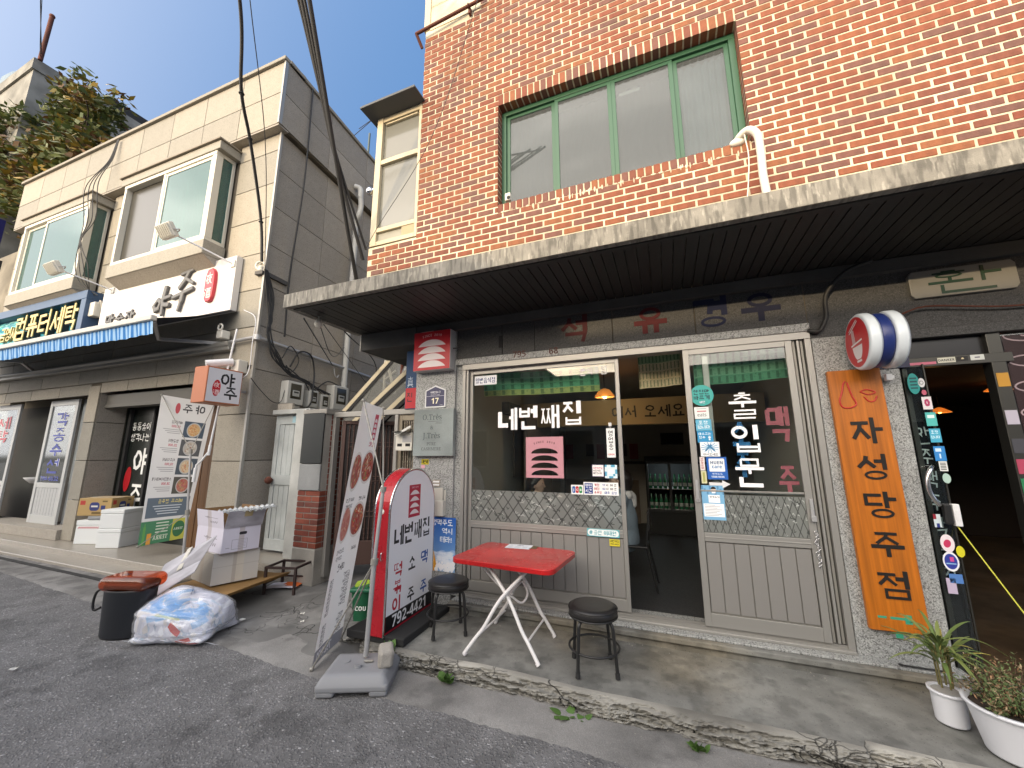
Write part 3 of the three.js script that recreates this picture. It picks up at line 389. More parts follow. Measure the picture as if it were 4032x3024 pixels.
  // lettering on the panes
  const tx = (w, h, f) => decalMat(canvasTex(w, h, (x) => { x.clearRect(0, 0, w, h); f(x); }));
  add(fixed, 'shop_name', face(-1.70, 1.80, -0.73, 2.12, -0.0595), tx(1024, 338, (x) => { const s = '네번째집'; [...s].forEach((c, i) => ko(x, c, 22 + i * 250, 40 + [30, 16, 22, -12][i], 218, 262, 50, '#fff', 0)); }));
  add(fixed, 'pane_lettering', face(-0.78, 2.33, -0.49, 2.44, -0.0595), tx(512, 160, (x) => ko(x, '분식주점', 8, 14, 112, 126, 18, '#f4f4f0', 0.1)));
  add(slide, 'entrance_lettering', face(0.51, 1.22, 0.77, 2.1, -0.008), tx(320, 1024, (x) => { ko(x, '출입문', 20, 24, 280, 272, 46, '#fff', 0.2, true); }));
  add(inner, 'pane_lettering', face(0.80, 1.62, 0.99, 1.97, -0.06), tx(256, 470, (x) => ko(x, '맥', 20, 24, 215, 420, 44, '#b45d68', 0)));
  add(inner, 'pane_lettering', face(0.83, 1.2, 1.01, 1.47, -0.06), tx(256, 400, (x) => ko(x, '주', 20, 16, 215, 370, 46, '#b45d68', 0)));
  add(inner, 'pane_lettering', face(0.52, 1.28, 0.7, 1.86, -0.06), tx(256, 800, (x) => ko(x, '소주', 24, 20, 205, 330, 50, '#2f78b4', 0.15, true)));
  // room behind the doors
  const rm = add(brickB, 'shop_room', [bx(-2.3, 0.0, -5.2, 1.3, 0.1, -0.3), bx(-2.3, 2.7, -5.2, 1.3, 2.8, -0.13), bx(-2.3, 0.1, -5.3, 1.3, 2.7, -5.2), bx(-2.36, 0.1, -5.2, -2.3, 2.7, -0.35), bx(1.3, 0.1, -5.2, 1.36, 2.7, -0.35)], std({ color: lin(0.4, 0.37, 0.32), roughness: 0.9 }));
  add(rm, 'partition', [bx(-1.95, 0.11, -2.9, -1.9, 2.1, -1.6), cb(-2.28, 1.2, -3.4, -2.25, 2.2, -2.0, 0.01), bx(-2.25, 0.11, -5.15, -0.6, 1.0, -5.1)], std({ color: lin(0.16, 0.12, 0.09), roughness: 0.7 }));
  for (let k = 0; k < 7; k++) add(rm, 'wall_poster', cb(-2.2 + k * 0.24, 1.45 + 0.03 * (k % 3), -5.195, -2.02 + k * 0.24, 1.78, -5.185, 0.003), std({ color: [lin(0.3, 0.05, 0.05), lin(0.4, 0.38, 0.33), lin(0.12, 0.1, 0.09)][k % 3], roughness: 0.7 }));
  add(rm, 'shop_floor', bx(-2.1, 0.1, -5.2, 1.19, 0.112, -0.14), std({ map: T.graniteDark, roughness: 0.45 }));
  const bmS = add(rm, 'ceiling_beam', bx(-2.2, 1.98, -2.3, 1.25, 2.36, -2.1), std({ color: lin(0.42, 0.32, 0.17), roughness: 0.9 }));
  add(bmS, 'welcome_lettering', face(-0.75, 2.02, 0.32, 2.3, -2.097), tx(768, 200, (x) => ko(x, '어서 오세요', 20, 30, 120, 130, 16, '#14100a', 0.12, false, 0.06)));
  add(rm, 'wall_shelf', [bx(-0.9, 1.35, -5.0, 0.9, 1.4, -4.9), cb(-0.1, 1.75, -5.19, 0.35, 2.0, -5.16, 0.01)], M.dark);
  const note = (x0, y0, x1, y1, z, cols, label, lean = 0) => { const o = solo('banknote_banner', label, 'banner', gridSurf(40, 8, (u, v) => [lerp(x0, x1, u), lerp(y0, y1, v) + lean * u, z + 0.02 * Math.sin(u * 9) + 0.05 * v, u, v]), std({ side: THREE.DoubleSide, roughness: 0.8, map: canvasTex(512, 160, (x, w, h) => { for (let r = 0; r < 4; r++) { x.fillStyle = cols[r % cols.length]; x.fillRect(0, r * h / 4, w, h / 4); } const q = rng(8); for (let i = 0; i < 12; i++) for (let r = 0; r < 4; r++) { x.fillStyle = 'rgba(20,60,40,.4)'; x.fillRect(i * 43 + 4, r * 40 + 4, 14, 32); for (let k = 0; k < 8; k++) { x.fillStyle = `rgba(30,70,45,${0.3 * q()})`; x.fillRect(i * 43 + q() * 36, r * 40 + q() * 34, 8, 4); } } }) })); return o; };
  note(-2.0, 2.24, -0.62, 2.5, -0.36, ['#5aa878', '#7cc294', '#63b184', '#a9b56a'], 'green cloth printed with banknotes hanging behind the wide left window', -0.02);
  note(-0.22, 2.24, 0.2, 2.58, -0.5, ['#8fae84', '#d6c9a0', '#d3c195', '#cdbf97'], 'cream and green banknote cloth hanging in the open doorway', 0.02);
  note(0.3, 2.2, 1.1, 2.52, -0.3, ['#6ea480', '#5c9c78', '#7cb28e', '#5f9f7b'], 'green banknote cloth hanging behind the right sliding door', 0.03);
}
// ---------------------------------------------------------------- the granite building on the left
const LB = [-5.97, 0, -0.2], LA = 1.31 * D2R;
const LW = (u, y, w) => [LB[0] + u * Math.cos(LA) + w * Math.sin(LA), y, LB[2] - u * Math.sin(LA) + w * Math.cos(LA)];
const LT = (name, label, cat, u, y, w, group) => thing(name, label, cat, LW(u, y, w), LA, group);
structure('granite_slab', [cb(-16, -0.2, -1.2, -5.3, 0.02, 0.25, 0.012), cb(-16, -0.2, 0.2, -5.35, -0.065, 0.5, 0.015), bx(-5.9, -0.2, -1.2, -4.65, 0.11, -0.12)], M.slab);
structure('gutter_joint', [bar([-15, -0.108, 0.6], [-5.2, -0.104, 0.66], 0.05, 0.02)], M.dark);
{
  const B = thing('granite_building', 'two storey building clad in beige granite with two bay windows and a blue awning', 'building', LB, LA);
  const U0 = -9.15;
  add(B, 'wall', [bx(U0, 2.9, -0.4, -0.06, 7.3, -0.03), bx(U0, 2.9, -6, -0.7, 7.3, -0.4), bx(U0, 0, -6, -4.5, 2.9, -0.7), bx(-4.5, 0, -6, -0.72, 2.9, -0.5), bx(-0.68, 0, -0.5, -0.06, 2.9, -0.03), bx(-4.47, 0, -0.5, -4.2, 2.9, -0.03), bx(U0, 7.2, -0.3, 0.06, 8.45, 0.12), bx(U0, 8.3, -6, -0.7, 8.42, -0.3)], M.joint);
  const tonesB = [0.86, 0.94, 1, 1.05, 1.12].map((v, i) => { const m = M.graniteBeige.clone(); m.color = lin(v, v * (1 - 0.01 * i), v * (1 - 0.02 * i)); return m; }), tonesS = [0.82, 0.92, 1, 1.08].map((v) => { const m = M.graniteSide.clone(); m.color = lin(v); return m; });
  const panel = (x0, y0, x1, y1, z, mat = tonesB[Math.floor(R() * 5)]) => add(B, 'granite_panel', cb(x0 + 0.006, y0 + 0.006, z - 0.03, x1 - 0.006, y1 - 0.006, z + 0.0016 * (R() - 0.5), 0.004, 1), mat);
  // parapet
  { const n = 9, w = (0.08 - U0) / n; for (let i = 0; i < n; i++) for (const [a, b] of [[7.22, 7.86], [7.86, 8.5]]) panel(U0 + i * w, a, U0 + (i + 1) * w, b, 0.15); }
  add(B, 'coping', [cb(U0 - 0.04, 8.5, -0.25, 0.14, 8.57, 0.2, 0.01)], std({ color: lin(0.26, 0.24, 0.2), roughness: 0.8 }));
  add(B, 'parapet_soffit', bx(U0, 7.19, -0.05, 0.1, 7.218, 0.145), M.graniteSide);
  // facade panels around the bays
  const ys = [2.95, 3.6, 4.25, 4.9, 5.55, 6.2, 6.85, 7.19];
  for (let r = 0; r < 7; r++) for (const [a, b] of [[-1.0, 0], [-5.0, -3.98], [-9.15, -7.9]]) panel(a, ys[r], b, ys[r + 1], 0);
  for (const [a, b] of [[-3.98, -2.5], [-2.5, -1.0], [-7.9, -6.45], [-6.45, -5.0]]) for (let r = 0; r < 3; r++) panel(a, ys[r], b, ys[r + 1], 0);
  // ground-floor piers
  for (let r = 0; r < 4; r++) { const y = 0.02 + r * 0.72; panel(-0.68, y, 0, y + 0.72, 0); panel(-4.55, y, -4.17, y + 0.72, 0); add(B, 'granite_panel', bx(-4.2, y + 0.006, -0.46, -4.168, y + 0.714, -0.032), M.graniteSide); add(B, 'granite_panel', bx(-0.712, y + 0.006, -0.5, -0.682, y + 0.714, -0.032), M.graniteSide); }
  for (let i = 0; i < 4; i++) panel(-4.17 + i * 0.8725, 2.74, -4.17 + (i + 1) * 0.8725, 2.95, -0.01); for (let i = 0; i < 4; i++) panel(-9.15 + i * 1.15, 2.72, -9.15 + (i + 1) * 1.15, 2.95, -0.02);
  // bay windows
  const bay = (x0, x1, label, open) => {
    const b = add(B, 'bay_window', [cb(x0 - 0.1, 6.9, -0.03, x1 + 0.1, 7.06, 0.36, 0.01)], M.graniteBeige, label); add(b, 'sill', cb(x0 - 0.04, 4.9, 0.0, x1 + 0.04, 5.16, 0.36, 0.012), M.graniteBeige);
    const un = shapeExt([[0, 0], [0.34, 0.0], [0.0, -0.22]], x1 - x0 + 0.06); un.rotateY(-Math.PI / 2); un.translate(x1 + 0.03, 4.9, 0); add(b, 'sill_underside', un, M.graniteSide);
    add(b, 'hood_cap', cb(x0 - 0.13, 7.06, -0.03, x1 + 0.13, 7.09, 0.40, 0.006), std({ color: lin(0.22, 0.19, 0.15), roughness: 0.8 }));
    const c = x1 - 0.0, f = 0.07, m = x0 + (x1 - x0) * 0.48, Y0 = 5.16, Y1 = 6.9;
    add(b, 'frame', [cb(x0, Y0, 0.22, x1, Y0 + f, 0.34, 0.006), cb(x0, Y1 - f, 0.22, x1, Y1, 0.34, 0.006), cb(x0, Y0 + f, 0.22, x0 + f, Y1 - f, 0.335, 0.006), cb(x1 - 0.1, Y0 + f, 0.22, x1, Y1 - f, 0.335, 0.006), cb(x1 - 0.06, Y0, 0.0, x1, Y0 + f, 0.22, 0.005), cb(x1 - 0.06, Y1 - f, 0.0, x1, Y1, 0.22, 0.005), cb(x1 - 0.06, Y0 + f, 0.0, x1 - 0.003, Y1 - f, 0.05, 0.005)], M.whiteFrame);
    const sash = (a, e, z) => { add(b, 'sash', [cb(a, Y0 + f, z - 0.03, a + 0.06, Y1 - f, z, 0.004), cb(e - 0.06, Y0 + f, z - 0.03, e, Y1 - f, z, 0.004), cb(a + 0.06, Y0 + f, z - 0.028, e - 0.06, Y0 + f + 0.06, z - 0.002, 0.004), cb(a + 0.06, Y1 - f - 0.06, z - 0.028, e - 0.06, Y1 - f, z - 0.002, 0.004)], M.whiteFrame); add(b, 'pane', bx(a + 0.06, Y0 + f + 0.06, z - 0.018, e - 0.06, Y1 - f - 0.06, z - 0.012), M.tealGlass); };
    if (open) { add(b, 'dark_mesh', bx(x0 + f, Y0 + f, 0.235, m, Y1 - f, 0.24), new THREE.MeshPhysicalMaterial({ color: lin(0.08, 0.075, 0.06), roughness: 0.25, transmission: 0.4, thickness: 0 })); sash(m - 0.02, x1 - 0.1, 0.32); add(b, 'mullion', cb(m - 0.07, Y0 + f, 0.24, m, Y1 - f, 0.33, 0.004), M.whiteFrame); }
    else { sash(x0 + f, m - 0.25, 0.285); sash(m - 0.35, x1 - 0.1, 0.32); }
    add(b, 'side_pane', bx(x1 - 0.03, Y0 + f, 0.05, x1 - 0.022, Y1 - f, 0.22), M.tealGlass);
    const cm = std({ color: lin(0.2, 0.26, 0.25), roughness: 0.9 });
    add(b, 'curtain', gridSurf(90, 2, (u, v) => [lerp(open ? m : x0 + f, x1 - 0.09, u), lerp(Y0 + f, Y1 - f, v), 0.1 + 0.03 * Math.sin(u * 60) + 0.02 * Math.sin(u * 17), u, v]), cm);
    add(b, 'inner_frame', [bx(m + 0.42, Y0, 0.15, m + 0.5, Y1, 0.19), bx(x0 + 0.62, Y0, 0.14, x0 + 0.74, Y1, 0.19)], M.beigeFrame);
    add(b, 'bay_inside', [bx(x0, Y0, -0.6, x1 - 0.1, Y1, -0.55), bx(x0 - 0.02, Y0, -0.55, x0 + 0.0, Y1, 0.3)], M.room);
  };
  bay(-3.85, -1.1, 'right bay window with one dark half and one teal half', true); bay(-7.85, -5.1, 'left bay window crossed by hanging cables', false);
  // right-hand bar front
  const bar_ = add(B, 'bar_front', [bx(-4.17, 0.02, -0.50, -1.75, 2.5, -0.48)], std({ color: lin(0.012, 0.016, 0.014), roughness: 0.25 }));
  add(bar_, 'shutter_box', [cb(-4.17, 2.5, -0.48, -0.72, 2.72, -0.12, 0.01), cb(-4.17, 2.46, -0.26, -0.72, 2.52, -0.1, 0.008)], std({ color: lin(0.12, 0.115, 0.1), roughness: 0.6 }));
  add(bar_, 'door_post', [cb(-4.0, 0.02, -0.48, -3.93, 2.46, -0.43, 0.005), cb(-3.2, 0.02, -0.48, -3.15, 2.46, -0.43, 0.005)], M.blackMat);
  for (let k = 0; k < 6; k++) add(bar_, 'door_plank', cb(-1.75 + k * 0.165, 0.02, -0.48, -1.592 + k * 0.165, 2.46, -0.43 - 0.004 * (k % 2), 0.004), std({ map: T.wood, color: lin(0.30, 0.13, 0.03), roughness: 0.55 }));
  add(bar_, 'door_handle', cb(-1.3, 1.1, -0.43, -1.05, 1.13, -0.40, 0.006), M.steel);
  add(bar_, 'brush_lettering', face(-3.92, 0.35, -2.75, 2.35, -0.473), decalMat(canvasTex(640, 1024, (x) => { ko(x, '동동술이한', 10, 80, 76, 80, 9, '#e8e8e4', 0.1, false, 0.07); ko(x, '생각나는날', 10, 190, 76, 80, 9, '#e8e8e4', 0.1, false, 0.07); ko(x, '야', 130, 330, 240, 260, 34, '#f2f2ee', 0, false, 0.05); ko(x, '주', 130, 680, 250, 260, 34, '#f2f2ee', 0, false, 0.05); x.fillStyle = '#b3121e'; x.beginPath(); x.ellipse(70, 640, 56, 120, 0.1, 0, 6.3); x.fill(); x.fillStyle = '#f0d8d0'; })));
  // left-hand laundry front
  const ld = add(B, 'laundry_front', [bx(-9.15, 0.02, -0.7, -4.55, 2.72, -0.68)], M.room);
  add(ld, 'threshold', [cb(-9.15, 0.02, -0.45, -4.55, 0.2, 0.06, 0.01)], M.graniteSide);
  const lds = (a, b, z, str, col, fin) => { const d = add(B, 'laundry_door', [cb(a, 0.2, z - 0.04, a + 0.1, 2.72, z, 0.005), cb(b - 0.1, 0.2, z - 0.04, b, 2.72, z, 0.005), cb(a + 0.1, 0.9, z - 0.038, b - 0.1, 1.0, z - 0.002, 0.005), cb(a + 0.1, 0.2, z - 0.038, b - 0.1, 0.36, z - 0.002, 0.005), cb(a + 0.1, 2.6, z - 0.038, b - 0.1, 2.72, z - 0.002, 0.005)], std({ color: lin(0.46, 0.47, 0.46), roughness: 0.4 }));
    add(d, 'pane', bx(a + 0.1, 1.0, z - 0.022, b - 0.1, 2.6, z - 0.016), M.glass); const n = 8, w = (b - a - 0.2) / n; for (let k = 0; k < n; k++) add(d, 'panel_slat', cb(a + 0.1 + k * w + 0.004, 0.36, z - 0.03, a + 0.1 + (k + 1) * w - 0.004, 0.9, z - 0.014, 0.004, 1), std({ color: lin(0.42, 0.43, 0.43), roughness: 0.5 }));
    add(d, 'door_lettering', face(a + 0.14, 1.02, b - 0.12, 2.5, z - 0.012), decalMat(canvasTex(256, 640, (x) => { ko(x, str, 48, 20, 150, 128, 30, '#fff', 0.08, true); ko(x, str, 48, 20, 150, 128, 19, col, 0.08, true); if (fin) { x.fillStyle = '#4b55a8'; x.font = 'bold 52px sans-serif'; x.fillText('794-6532', 6, 630); } }))); };
  lds(-6.45, -5.35, -0.2, '각종수선', '#2f3f9c', true); lds(-5.4, -4.4, -0.3, '빨래방', '#2f3f9c', false); lds(-9.1, -7.75, -0.2, '세탁', '#b8505c', false);
  add(ld, 'white_bowl', xf(metric(lathe([[0.0, 0], [0.12, 0.01], [0.2, 0.09], [0.23, 0.13], [0.2, 0.12], [0.1, 0.03]])), -7.0, 0.95, -0.45), M.white);
  // side wall, running back at an angle
  const side = new THREE.Group(); side.name = 'side_wall'; side.rotation.y = 4.69 * D2R; B.add(side);
  add(side, 'side_core', [bx(-0.3, 0, -7, -0.03, 7.25, -0.1), bx(-0.3, 7.2, -7, 0.08, 8.45, -0.1)], M.joint);
  const sp = (z0, y0, z1, y1, x) => add(side, 'granite_panel', cb(x - 0.03, y0 + 0.005, -z1 + 0.005, x + 0.0016 * (R() - 0.5), y1 - 0.005, -z0 - 0.005, 0.004, 1), tonesS[Math.floor(R() * 4)]);
  for (let c = 0; c < 6; c++) { for (const [a, b] of [[7.22, 7.86], [7.86, 8.5]]) sp(c * 1.15 - 0.14, a, c * 1.15 + 1.01, b, 0.11); for (let r = 0; r < 10; r++) { const off = r % 2 ? 0 : 0; sp(c * 1.15 - 0.0 + off, 0.04 + r * 0.715, c * 1.15 + 1.15 + off, 0.04 + (r + 1) * 0.715, 0); } }
  add(side, 'coping', cb(-0.3, 8.5, -7, 0.15, 8.57, 0.1, 0.01), std({ color: lin(0.26, 0.24, 0.2), roughness: 0.8 }));
  add(B, 'corner_trim', [cb(-0.012, 0.02, -0.02, 0.03, 7.2, 0.022, 0.004), cb(0.085, 7.22, 0.1, 0.125, 8.5, 0.165, 0.004)], M.alu);
  // soil pipe on the side wall
  add(B, 'soil_pipe', [...[[1.98, 7.1]].flatMap(() => { const w = (d, y, o = 0.09) => [o * Math.cos(4.69 * D2R) - d * Math.sin(4.69 * D2R), y, -d * Math.cos(4.69 * D2R) - o * Math.sin(4.69 * D2R)]; return [tube([w(1.98, 0.2), w(1.98, 3), w(1.98, 6.3)], 0.055, 14), tube([w(1.98, 6.3), w(1.96, 6.6), w(1.9, 6.75, 0.2), w(1.9, 6.95, 0.24), w(1.86, 7.2, 0.24)], 0.055, 14), tube([w(1.86, 7.15, 0.24), w(1.85, 7.38, 0.22), w(1.8, 7.42, 0.12)], 0.058, 14), ...[0.9, 3.0, 5.0, 6.3].map((y) => rod(w(1.98, y - 0.03), w(1.98, y + 0.03), 0.064, 14))]; })], M.pvc);
}
const SW = (d, y, o = 0) => { const a = -6 * D2R; return [LB[0] + d * Math.sin(a) + o * Math.cos(a), y, LB[2] - d * Math.cos(a) + o * Math.sin(a)]; };
const SA = 6 * D2R;   // turn of things fixed to the side wall
// signs on the facade
{
  const s = LT('sign_board', 'white sign board with raised grey brush letters and red oval seal', 'sign', -4.4, 3.9, 0.0);
  add(s, 'board', cb(0, 0, 0.01, 3.86, 0.97, 0.12, 0.008), std({ color: lin(0.66, 0.64, 0.61), roughness: 0.35 }));
  const L = std({ color: lin(0.11), roughness: 0.5 });
  const brush = (pts, t) => pts.map((p, i) => { const l = Math.hypot(p[2] - p[0], p[3] - p[1]), g = new RoundedBoxGeometry(l + t * 0.7, t * (0.8 + 0.3 * (i % 3) / 2), 0.05, 2, Math.min(0.022, t * 0.3)); g.rotateZ(Math.atan2(p[3] - p[1], p[2] - p[0])); return metric(g.translate((p[0] + p[2]) / 2, (p[1] + p[3]) / 2, 0.145 + 0.001 * i)); });
  add(s, 'letter', brush([[1.93, 0.44, 1.83, 0.33], [1.83, 0.33, 1.88, 0.24], [1.88, 0.24, 1.98, 0.27], [1.98, 0.27, 2.02, 0.38], [2.02, 0.38, 1.94, 0.44], [2.12, 0.66, 2.08, 0.42], [2.08, 0.42, 2.1, 0.14], [2.11, 0.44, 2.28, 0.46], [2.1, 0.32, 2.26, 0.3]], 0.085), L);
  add(s, 'letter', brush([[2.52, 0.84, 2.8, 0.88], [2.72, 0.86, 2.62, 0.7], [2.62, 0.7, 2.5, 0.58], [2.68, 0.72, 2.86, 0.62], [2.36, 0.42, 2.86, 0.52], [2.62, 0.46, 2.6, 0.32], [2.6, 0.32, 2.56, 0.16]], 0.085), L);
  add(s, 'small_letter', [...ko3d('막술잔', 0.3, 0.36, 0.26, 0.3, 0.045, 0.118, 0.15, 0.25)], L);
  const st = shapeExt(Array.from({ length: 28 }, (_, i) => { const a = i / 28 * 6.283; return [0.105 * Math.sign(Math.cos(a)) * Math.abs(Math.cos(a)) ** 0.7, 0.29 * Math.sign(Math.sin(a)) * Math.abs(Math.sin(a)) ** 0.7 * (1 + 0.03 * Math.sin(i * 2.3))]; }), 0.05, 0.008); st.translate(3.33, 0.5, 0.12);
  const oval = add(s, 'red_oval', st, std({ color: lin(0.55, 0.03, 0.05), roughness: 0.4 }));
  const hz = (x) => { x.strokeStyle = '#f3e6e2'; x.lineWidth = 9; x.lineCap = 'round'; const l = (...p) => { x.beginPath(); x.moveTo(p[0], p[1]); for (let i = 2; i < p.length; i += 2) x.lineTo(p[i], p[i + 1]); x.stroke(); };
    l(64, 14, 64, 34); l(16, 44, 112, 40); l(44, 46, 14, 92); l(34, 72, 34, 112); l(74, 52, 54, 84); l(72, 60, 98, 60, 78, 92, 52, 118); l(66, 80, 108, 116);
    l(14, 168, 26, 178); l(8, 196, 20, 206); l(8, 236, 24, 214); l(42, 166, 116, 164); x.strokeRect(50, 184, 58, 60); l(70, 168, 66, 210); l(88, 168, 90, 212); l(54, 224, 104, 224); };
  add(oval, 'seal_lettering', face(3.24, 0.25, 3.42, 0.75, 0.181), decalMat(canvasTex(128, 256, hz)));
  const b = LT('sign_board', 'blue framed sign with raised gold letters under the left bay window', 'sign', -8.9, 3.85, 0);
  add(b, 'board', [cb(0, 0, 0.01, 4.2, 0.98, 0.1, 0.01)], std({ map: canvasTex(1024, 256, (x, w, h) => { const g = ['#2d8aa0', '#55b7c0', '#8fd4d2', '#2b7f96']; for (let i = 0; i < 260; i++) { x.fillStyle = g[i % 4]; const q = hash(i, 3, 4); x.fillRect(hash(i, 1, 1) * w, hash(i, 2, 1) * h, 120 + q * 240, 6 + q * 14); } }), roughness: 0.5 }));
  add(b, 'frame', [cb(-0.03, 0.82, 0.0, 4.23, 1.0, 0.26, 0.01), cb(4.05, 0, 0.0, 4.232, 0.82, 0.258, 0.01), cb(-0.03, 0, 0.0, 0.1, 0.82, 0.258, 0.01)], std({ color: lin(0.03, 0.075, 0.16), roughness: 0.45 }));
  add(b, 'letter', ko3d('컴퓨터세탁', 1.35, 0.78, 0.46, 0.56, 0.075, 0.1, 0.2, 0.12), std({ color: lin(0.02, 0.022, 0.025), roughness: 0.5 }));
  add(b, 'letter_face', ko3d('컴퓨터세탁', 1.355, 0.785, 0.46, 0.56, 0.06, 0.2, 0.216, 0.12), std({ color: lin(0.58, 0.45, 0.16), roughness: 0.4 }));
  add(b, 'small_letter', ko3d('금영사', 0.5, 0.62, 0.25, 0.32, 0.04, 0.1, 0.16, 0.05), std({ color: lin(0.5, 0.4, 0.15), roughness: 0.4 }));
  const bs = LT('blue_sign', 'dark blue projecting sign with white letters at the left edge of the picture', 'sign', -10.3, 5.6, 0.02);
  add(bs, 'sign_box', cb(-0.9, 0, 0, 0.1, 2.2, 0.12, 0.01), std({ color: lin(0.015, 0.015, 0.11), roughness: 0.4 })); add(bs, 'sign_letter', ko3d('센터', -1.15, 1.95, 0.5, 0.55, 0.07, 0.119, 0.13, 0.15), M.white);
  add(bs, 'bracket', cb(0.1, 0.5, 0.0, 0.5, 0.95, 0.08, 0.01), M.dark);
  // blade sign
  const bl = LT('blade_sign', 'square orange box sign with black brush letters sticking out from the left granite pier', 'sign', -0.08, 2.28, 0.0);
  add(bl, 'sign_box', [cb(-0.17, 0, 0.16, 0.115, 0.52, 0.66, 0.01)], std({ color: lin(0.42, 0.14, 0.06), roughness: 0.5 })); add(bl, 'arm', cb(-0.05, 0.22, 0.0, -0.01, 0.26, 0.16, 0.004), M.steel);
  add(bl, 'sign_face', quad([0.1165, 0.02, 0.645], [0.1165, 0.02, 0.175], [0.1165, 0.5, 0.175], [0.1165, 0.5, 0.645]), printMat(canvasTex(512, 512, (x, w, h) => { x.fillStyle = '#dad8dc'; x.fillRect(0, 0, w, h); ko(x, '야', 190, 40, 220, 230, 30, '#16161a', 0, false, 0.05); ko(x, '주', 250, 260, 230, 220, 30, '#16161a', 0, false, 0.05); x.fillStyle = '#c01826'; x.beginPath(); x.ellipse(140, 300, 60, 126, 0.05, 0, 6.3); x.fill(); x.save(); x.translate(86, 196); x.scale(0.86, 0.82); hz(x); x.restore(); })));
}
// awning
{
  const a = LT('awning', 'retracted blue and white striped awning over the left shops', 'awning', -8.95, 3.2, 0);
  const blue = std({ map: canvasTex(256, 32, (x, w, h) => { for (let i = 0; i < 16; i++) { x.fillStyle = i % 2 ? '#9ec4e4' : '#2f78bd'; x.fillRect(i * 16, 0, 16, h); } }), roughness: 0.8, side: THREE.DoubleSide }); blue.map.wrapS = THREE.RepeatWrapping;
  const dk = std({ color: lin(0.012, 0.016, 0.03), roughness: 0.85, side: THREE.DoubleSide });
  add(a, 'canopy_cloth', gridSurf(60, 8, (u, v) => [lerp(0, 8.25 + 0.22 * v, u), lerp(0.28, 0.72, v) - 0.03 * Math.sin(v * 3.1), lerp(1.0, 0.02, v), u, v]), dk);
  add(a, 'front_bar', [cb(0, 0.24, 0.97, 8.25, 0.32, 1.05, 0.015)], M.offwhite);
  add(a, 'valance', gridSurf(400, 6, (u, v) => { const s = 0.008 * Math.sin(u * 210); return [lerp(0, 8.23, u), lerp(0.25, 0.05 + 0.006 * Math.sin(u * 60), v), 1.01 + s * (0.3 + v) - 0.03 * v, u * 10, v]; }), blue);
  add(a, 'arm', [bar([8.2, 0.25, 0.98], [7.4, 0.2, 0.5], 0.04, 0.05), bar([7.4, 0.2, 0.5], [8.3, 0.15, 0.05], 0.04, 0.05)], M.steel); add(a, 'arm', [bar([2.2, 0.25, 0.98], [3.0, 0.2, 0.5], 0.04, 0.05), bar([3.0, 0.2, 0.5], [2.2, 0.15, 0.05], 0.04, 0.05)], M.steel);
  add(a, 'roller', [rod([0, 0.12, 0.1], [8.5, 0.12, 0.1], 0.05, 12), cb(0, 0.02, 0.02, 8.5, 0.08, 0.12, 0.01)], M.aluDark);
  add(a, 'gear', [cb(8.28, 0.2, 0.06, 8.42, 0.34, 0.2, 0.02), xf(metric(new THREE.TorusGeometry(0.05, 0.014, 8, 14)), 8.37, 0.38, 0.2)], M.offwhite);
  const c = LT('awning_crank', 'thin white awning crank rod hanging in front of the granite corner pier', 'crank rod', -0.45, 1.25, 0.18);
  add(c, 'rod', polyline([[0.27, 2.25, 0.02], [0.2, 1.35, 0.06], [0.16, 0.35, 0.12], [0.06, 0.22, 0.14], [-0.02, 0.16, 0.15], [-0.03, -0.02, 0.15]], 0.014, 8), M.white); add(c, 'grip', [rod([-0.025, 0.12, 0.15], [-0.035, -0.08, 0.15], 0.022, 10), rod([0.17, 0.45, 0.115], [0.165, 0.3, 0.12], 0.02, 10)], M.white);
}
// sign lamps on arms
for (const [u, y, hu, hy, label] of [[-4.09, 4.79, -4.3, 4.95, 'small floodlight on a thin arm in front of the left bay window'], [-0.6, 4.72, -1.02, 4.98, 'small floodlight on a thin arm in front of the right bay window']]) {
  const l = LT('sign_floodlight', label, 'floodlight', u, y, 0.12, 'floodlights on arms over the left signs'), dx = hu - u, dy = hy - y;
  add(l, 'arm', polyline([[0, 0, 0], [dx * 0.5, dy * 0.5, 0.34], [dx * 0.95, dy * 0.95, 0.68]], 0.013, 8), M.white); add(l, 'wall_plate', cb(-0.05, -0.06, -0.01, 0.05, 0.06, 0.02, 0.006), M.offwhite);
  const h = add(l, 'lamp_head', [xf(cb(-0.13, -0.11, -0.04, 0.13, 0.11, 0.04, 0.012), dx, dy, 0.76, 0.5, 0.2, 0.1)], M.offwhite); const fins = []; for (let k = -3; k <= 3; k++) fins.push(xf(bx(k * 0.035 - 0.004, -0.09, 0.04, k * 0.035 + 0.004, 0.09, 0.075), dx, dy, 0.76, 0.5, 0.2, 0.1)); add(h, 'cooling_fin', fins, M.offwhite);
  add(l, 'yoke', [tube([[dx - 0.14, dy, 0.76], [dx - 0.14, dy + 0.04, 0.68], [dx, dy + 0.02, 0.66], [dx + 0.14, dy + 0.04, 0.68], [dx + 0.14, dy, 0.76]], 0.01, 6)], M.steel);
}
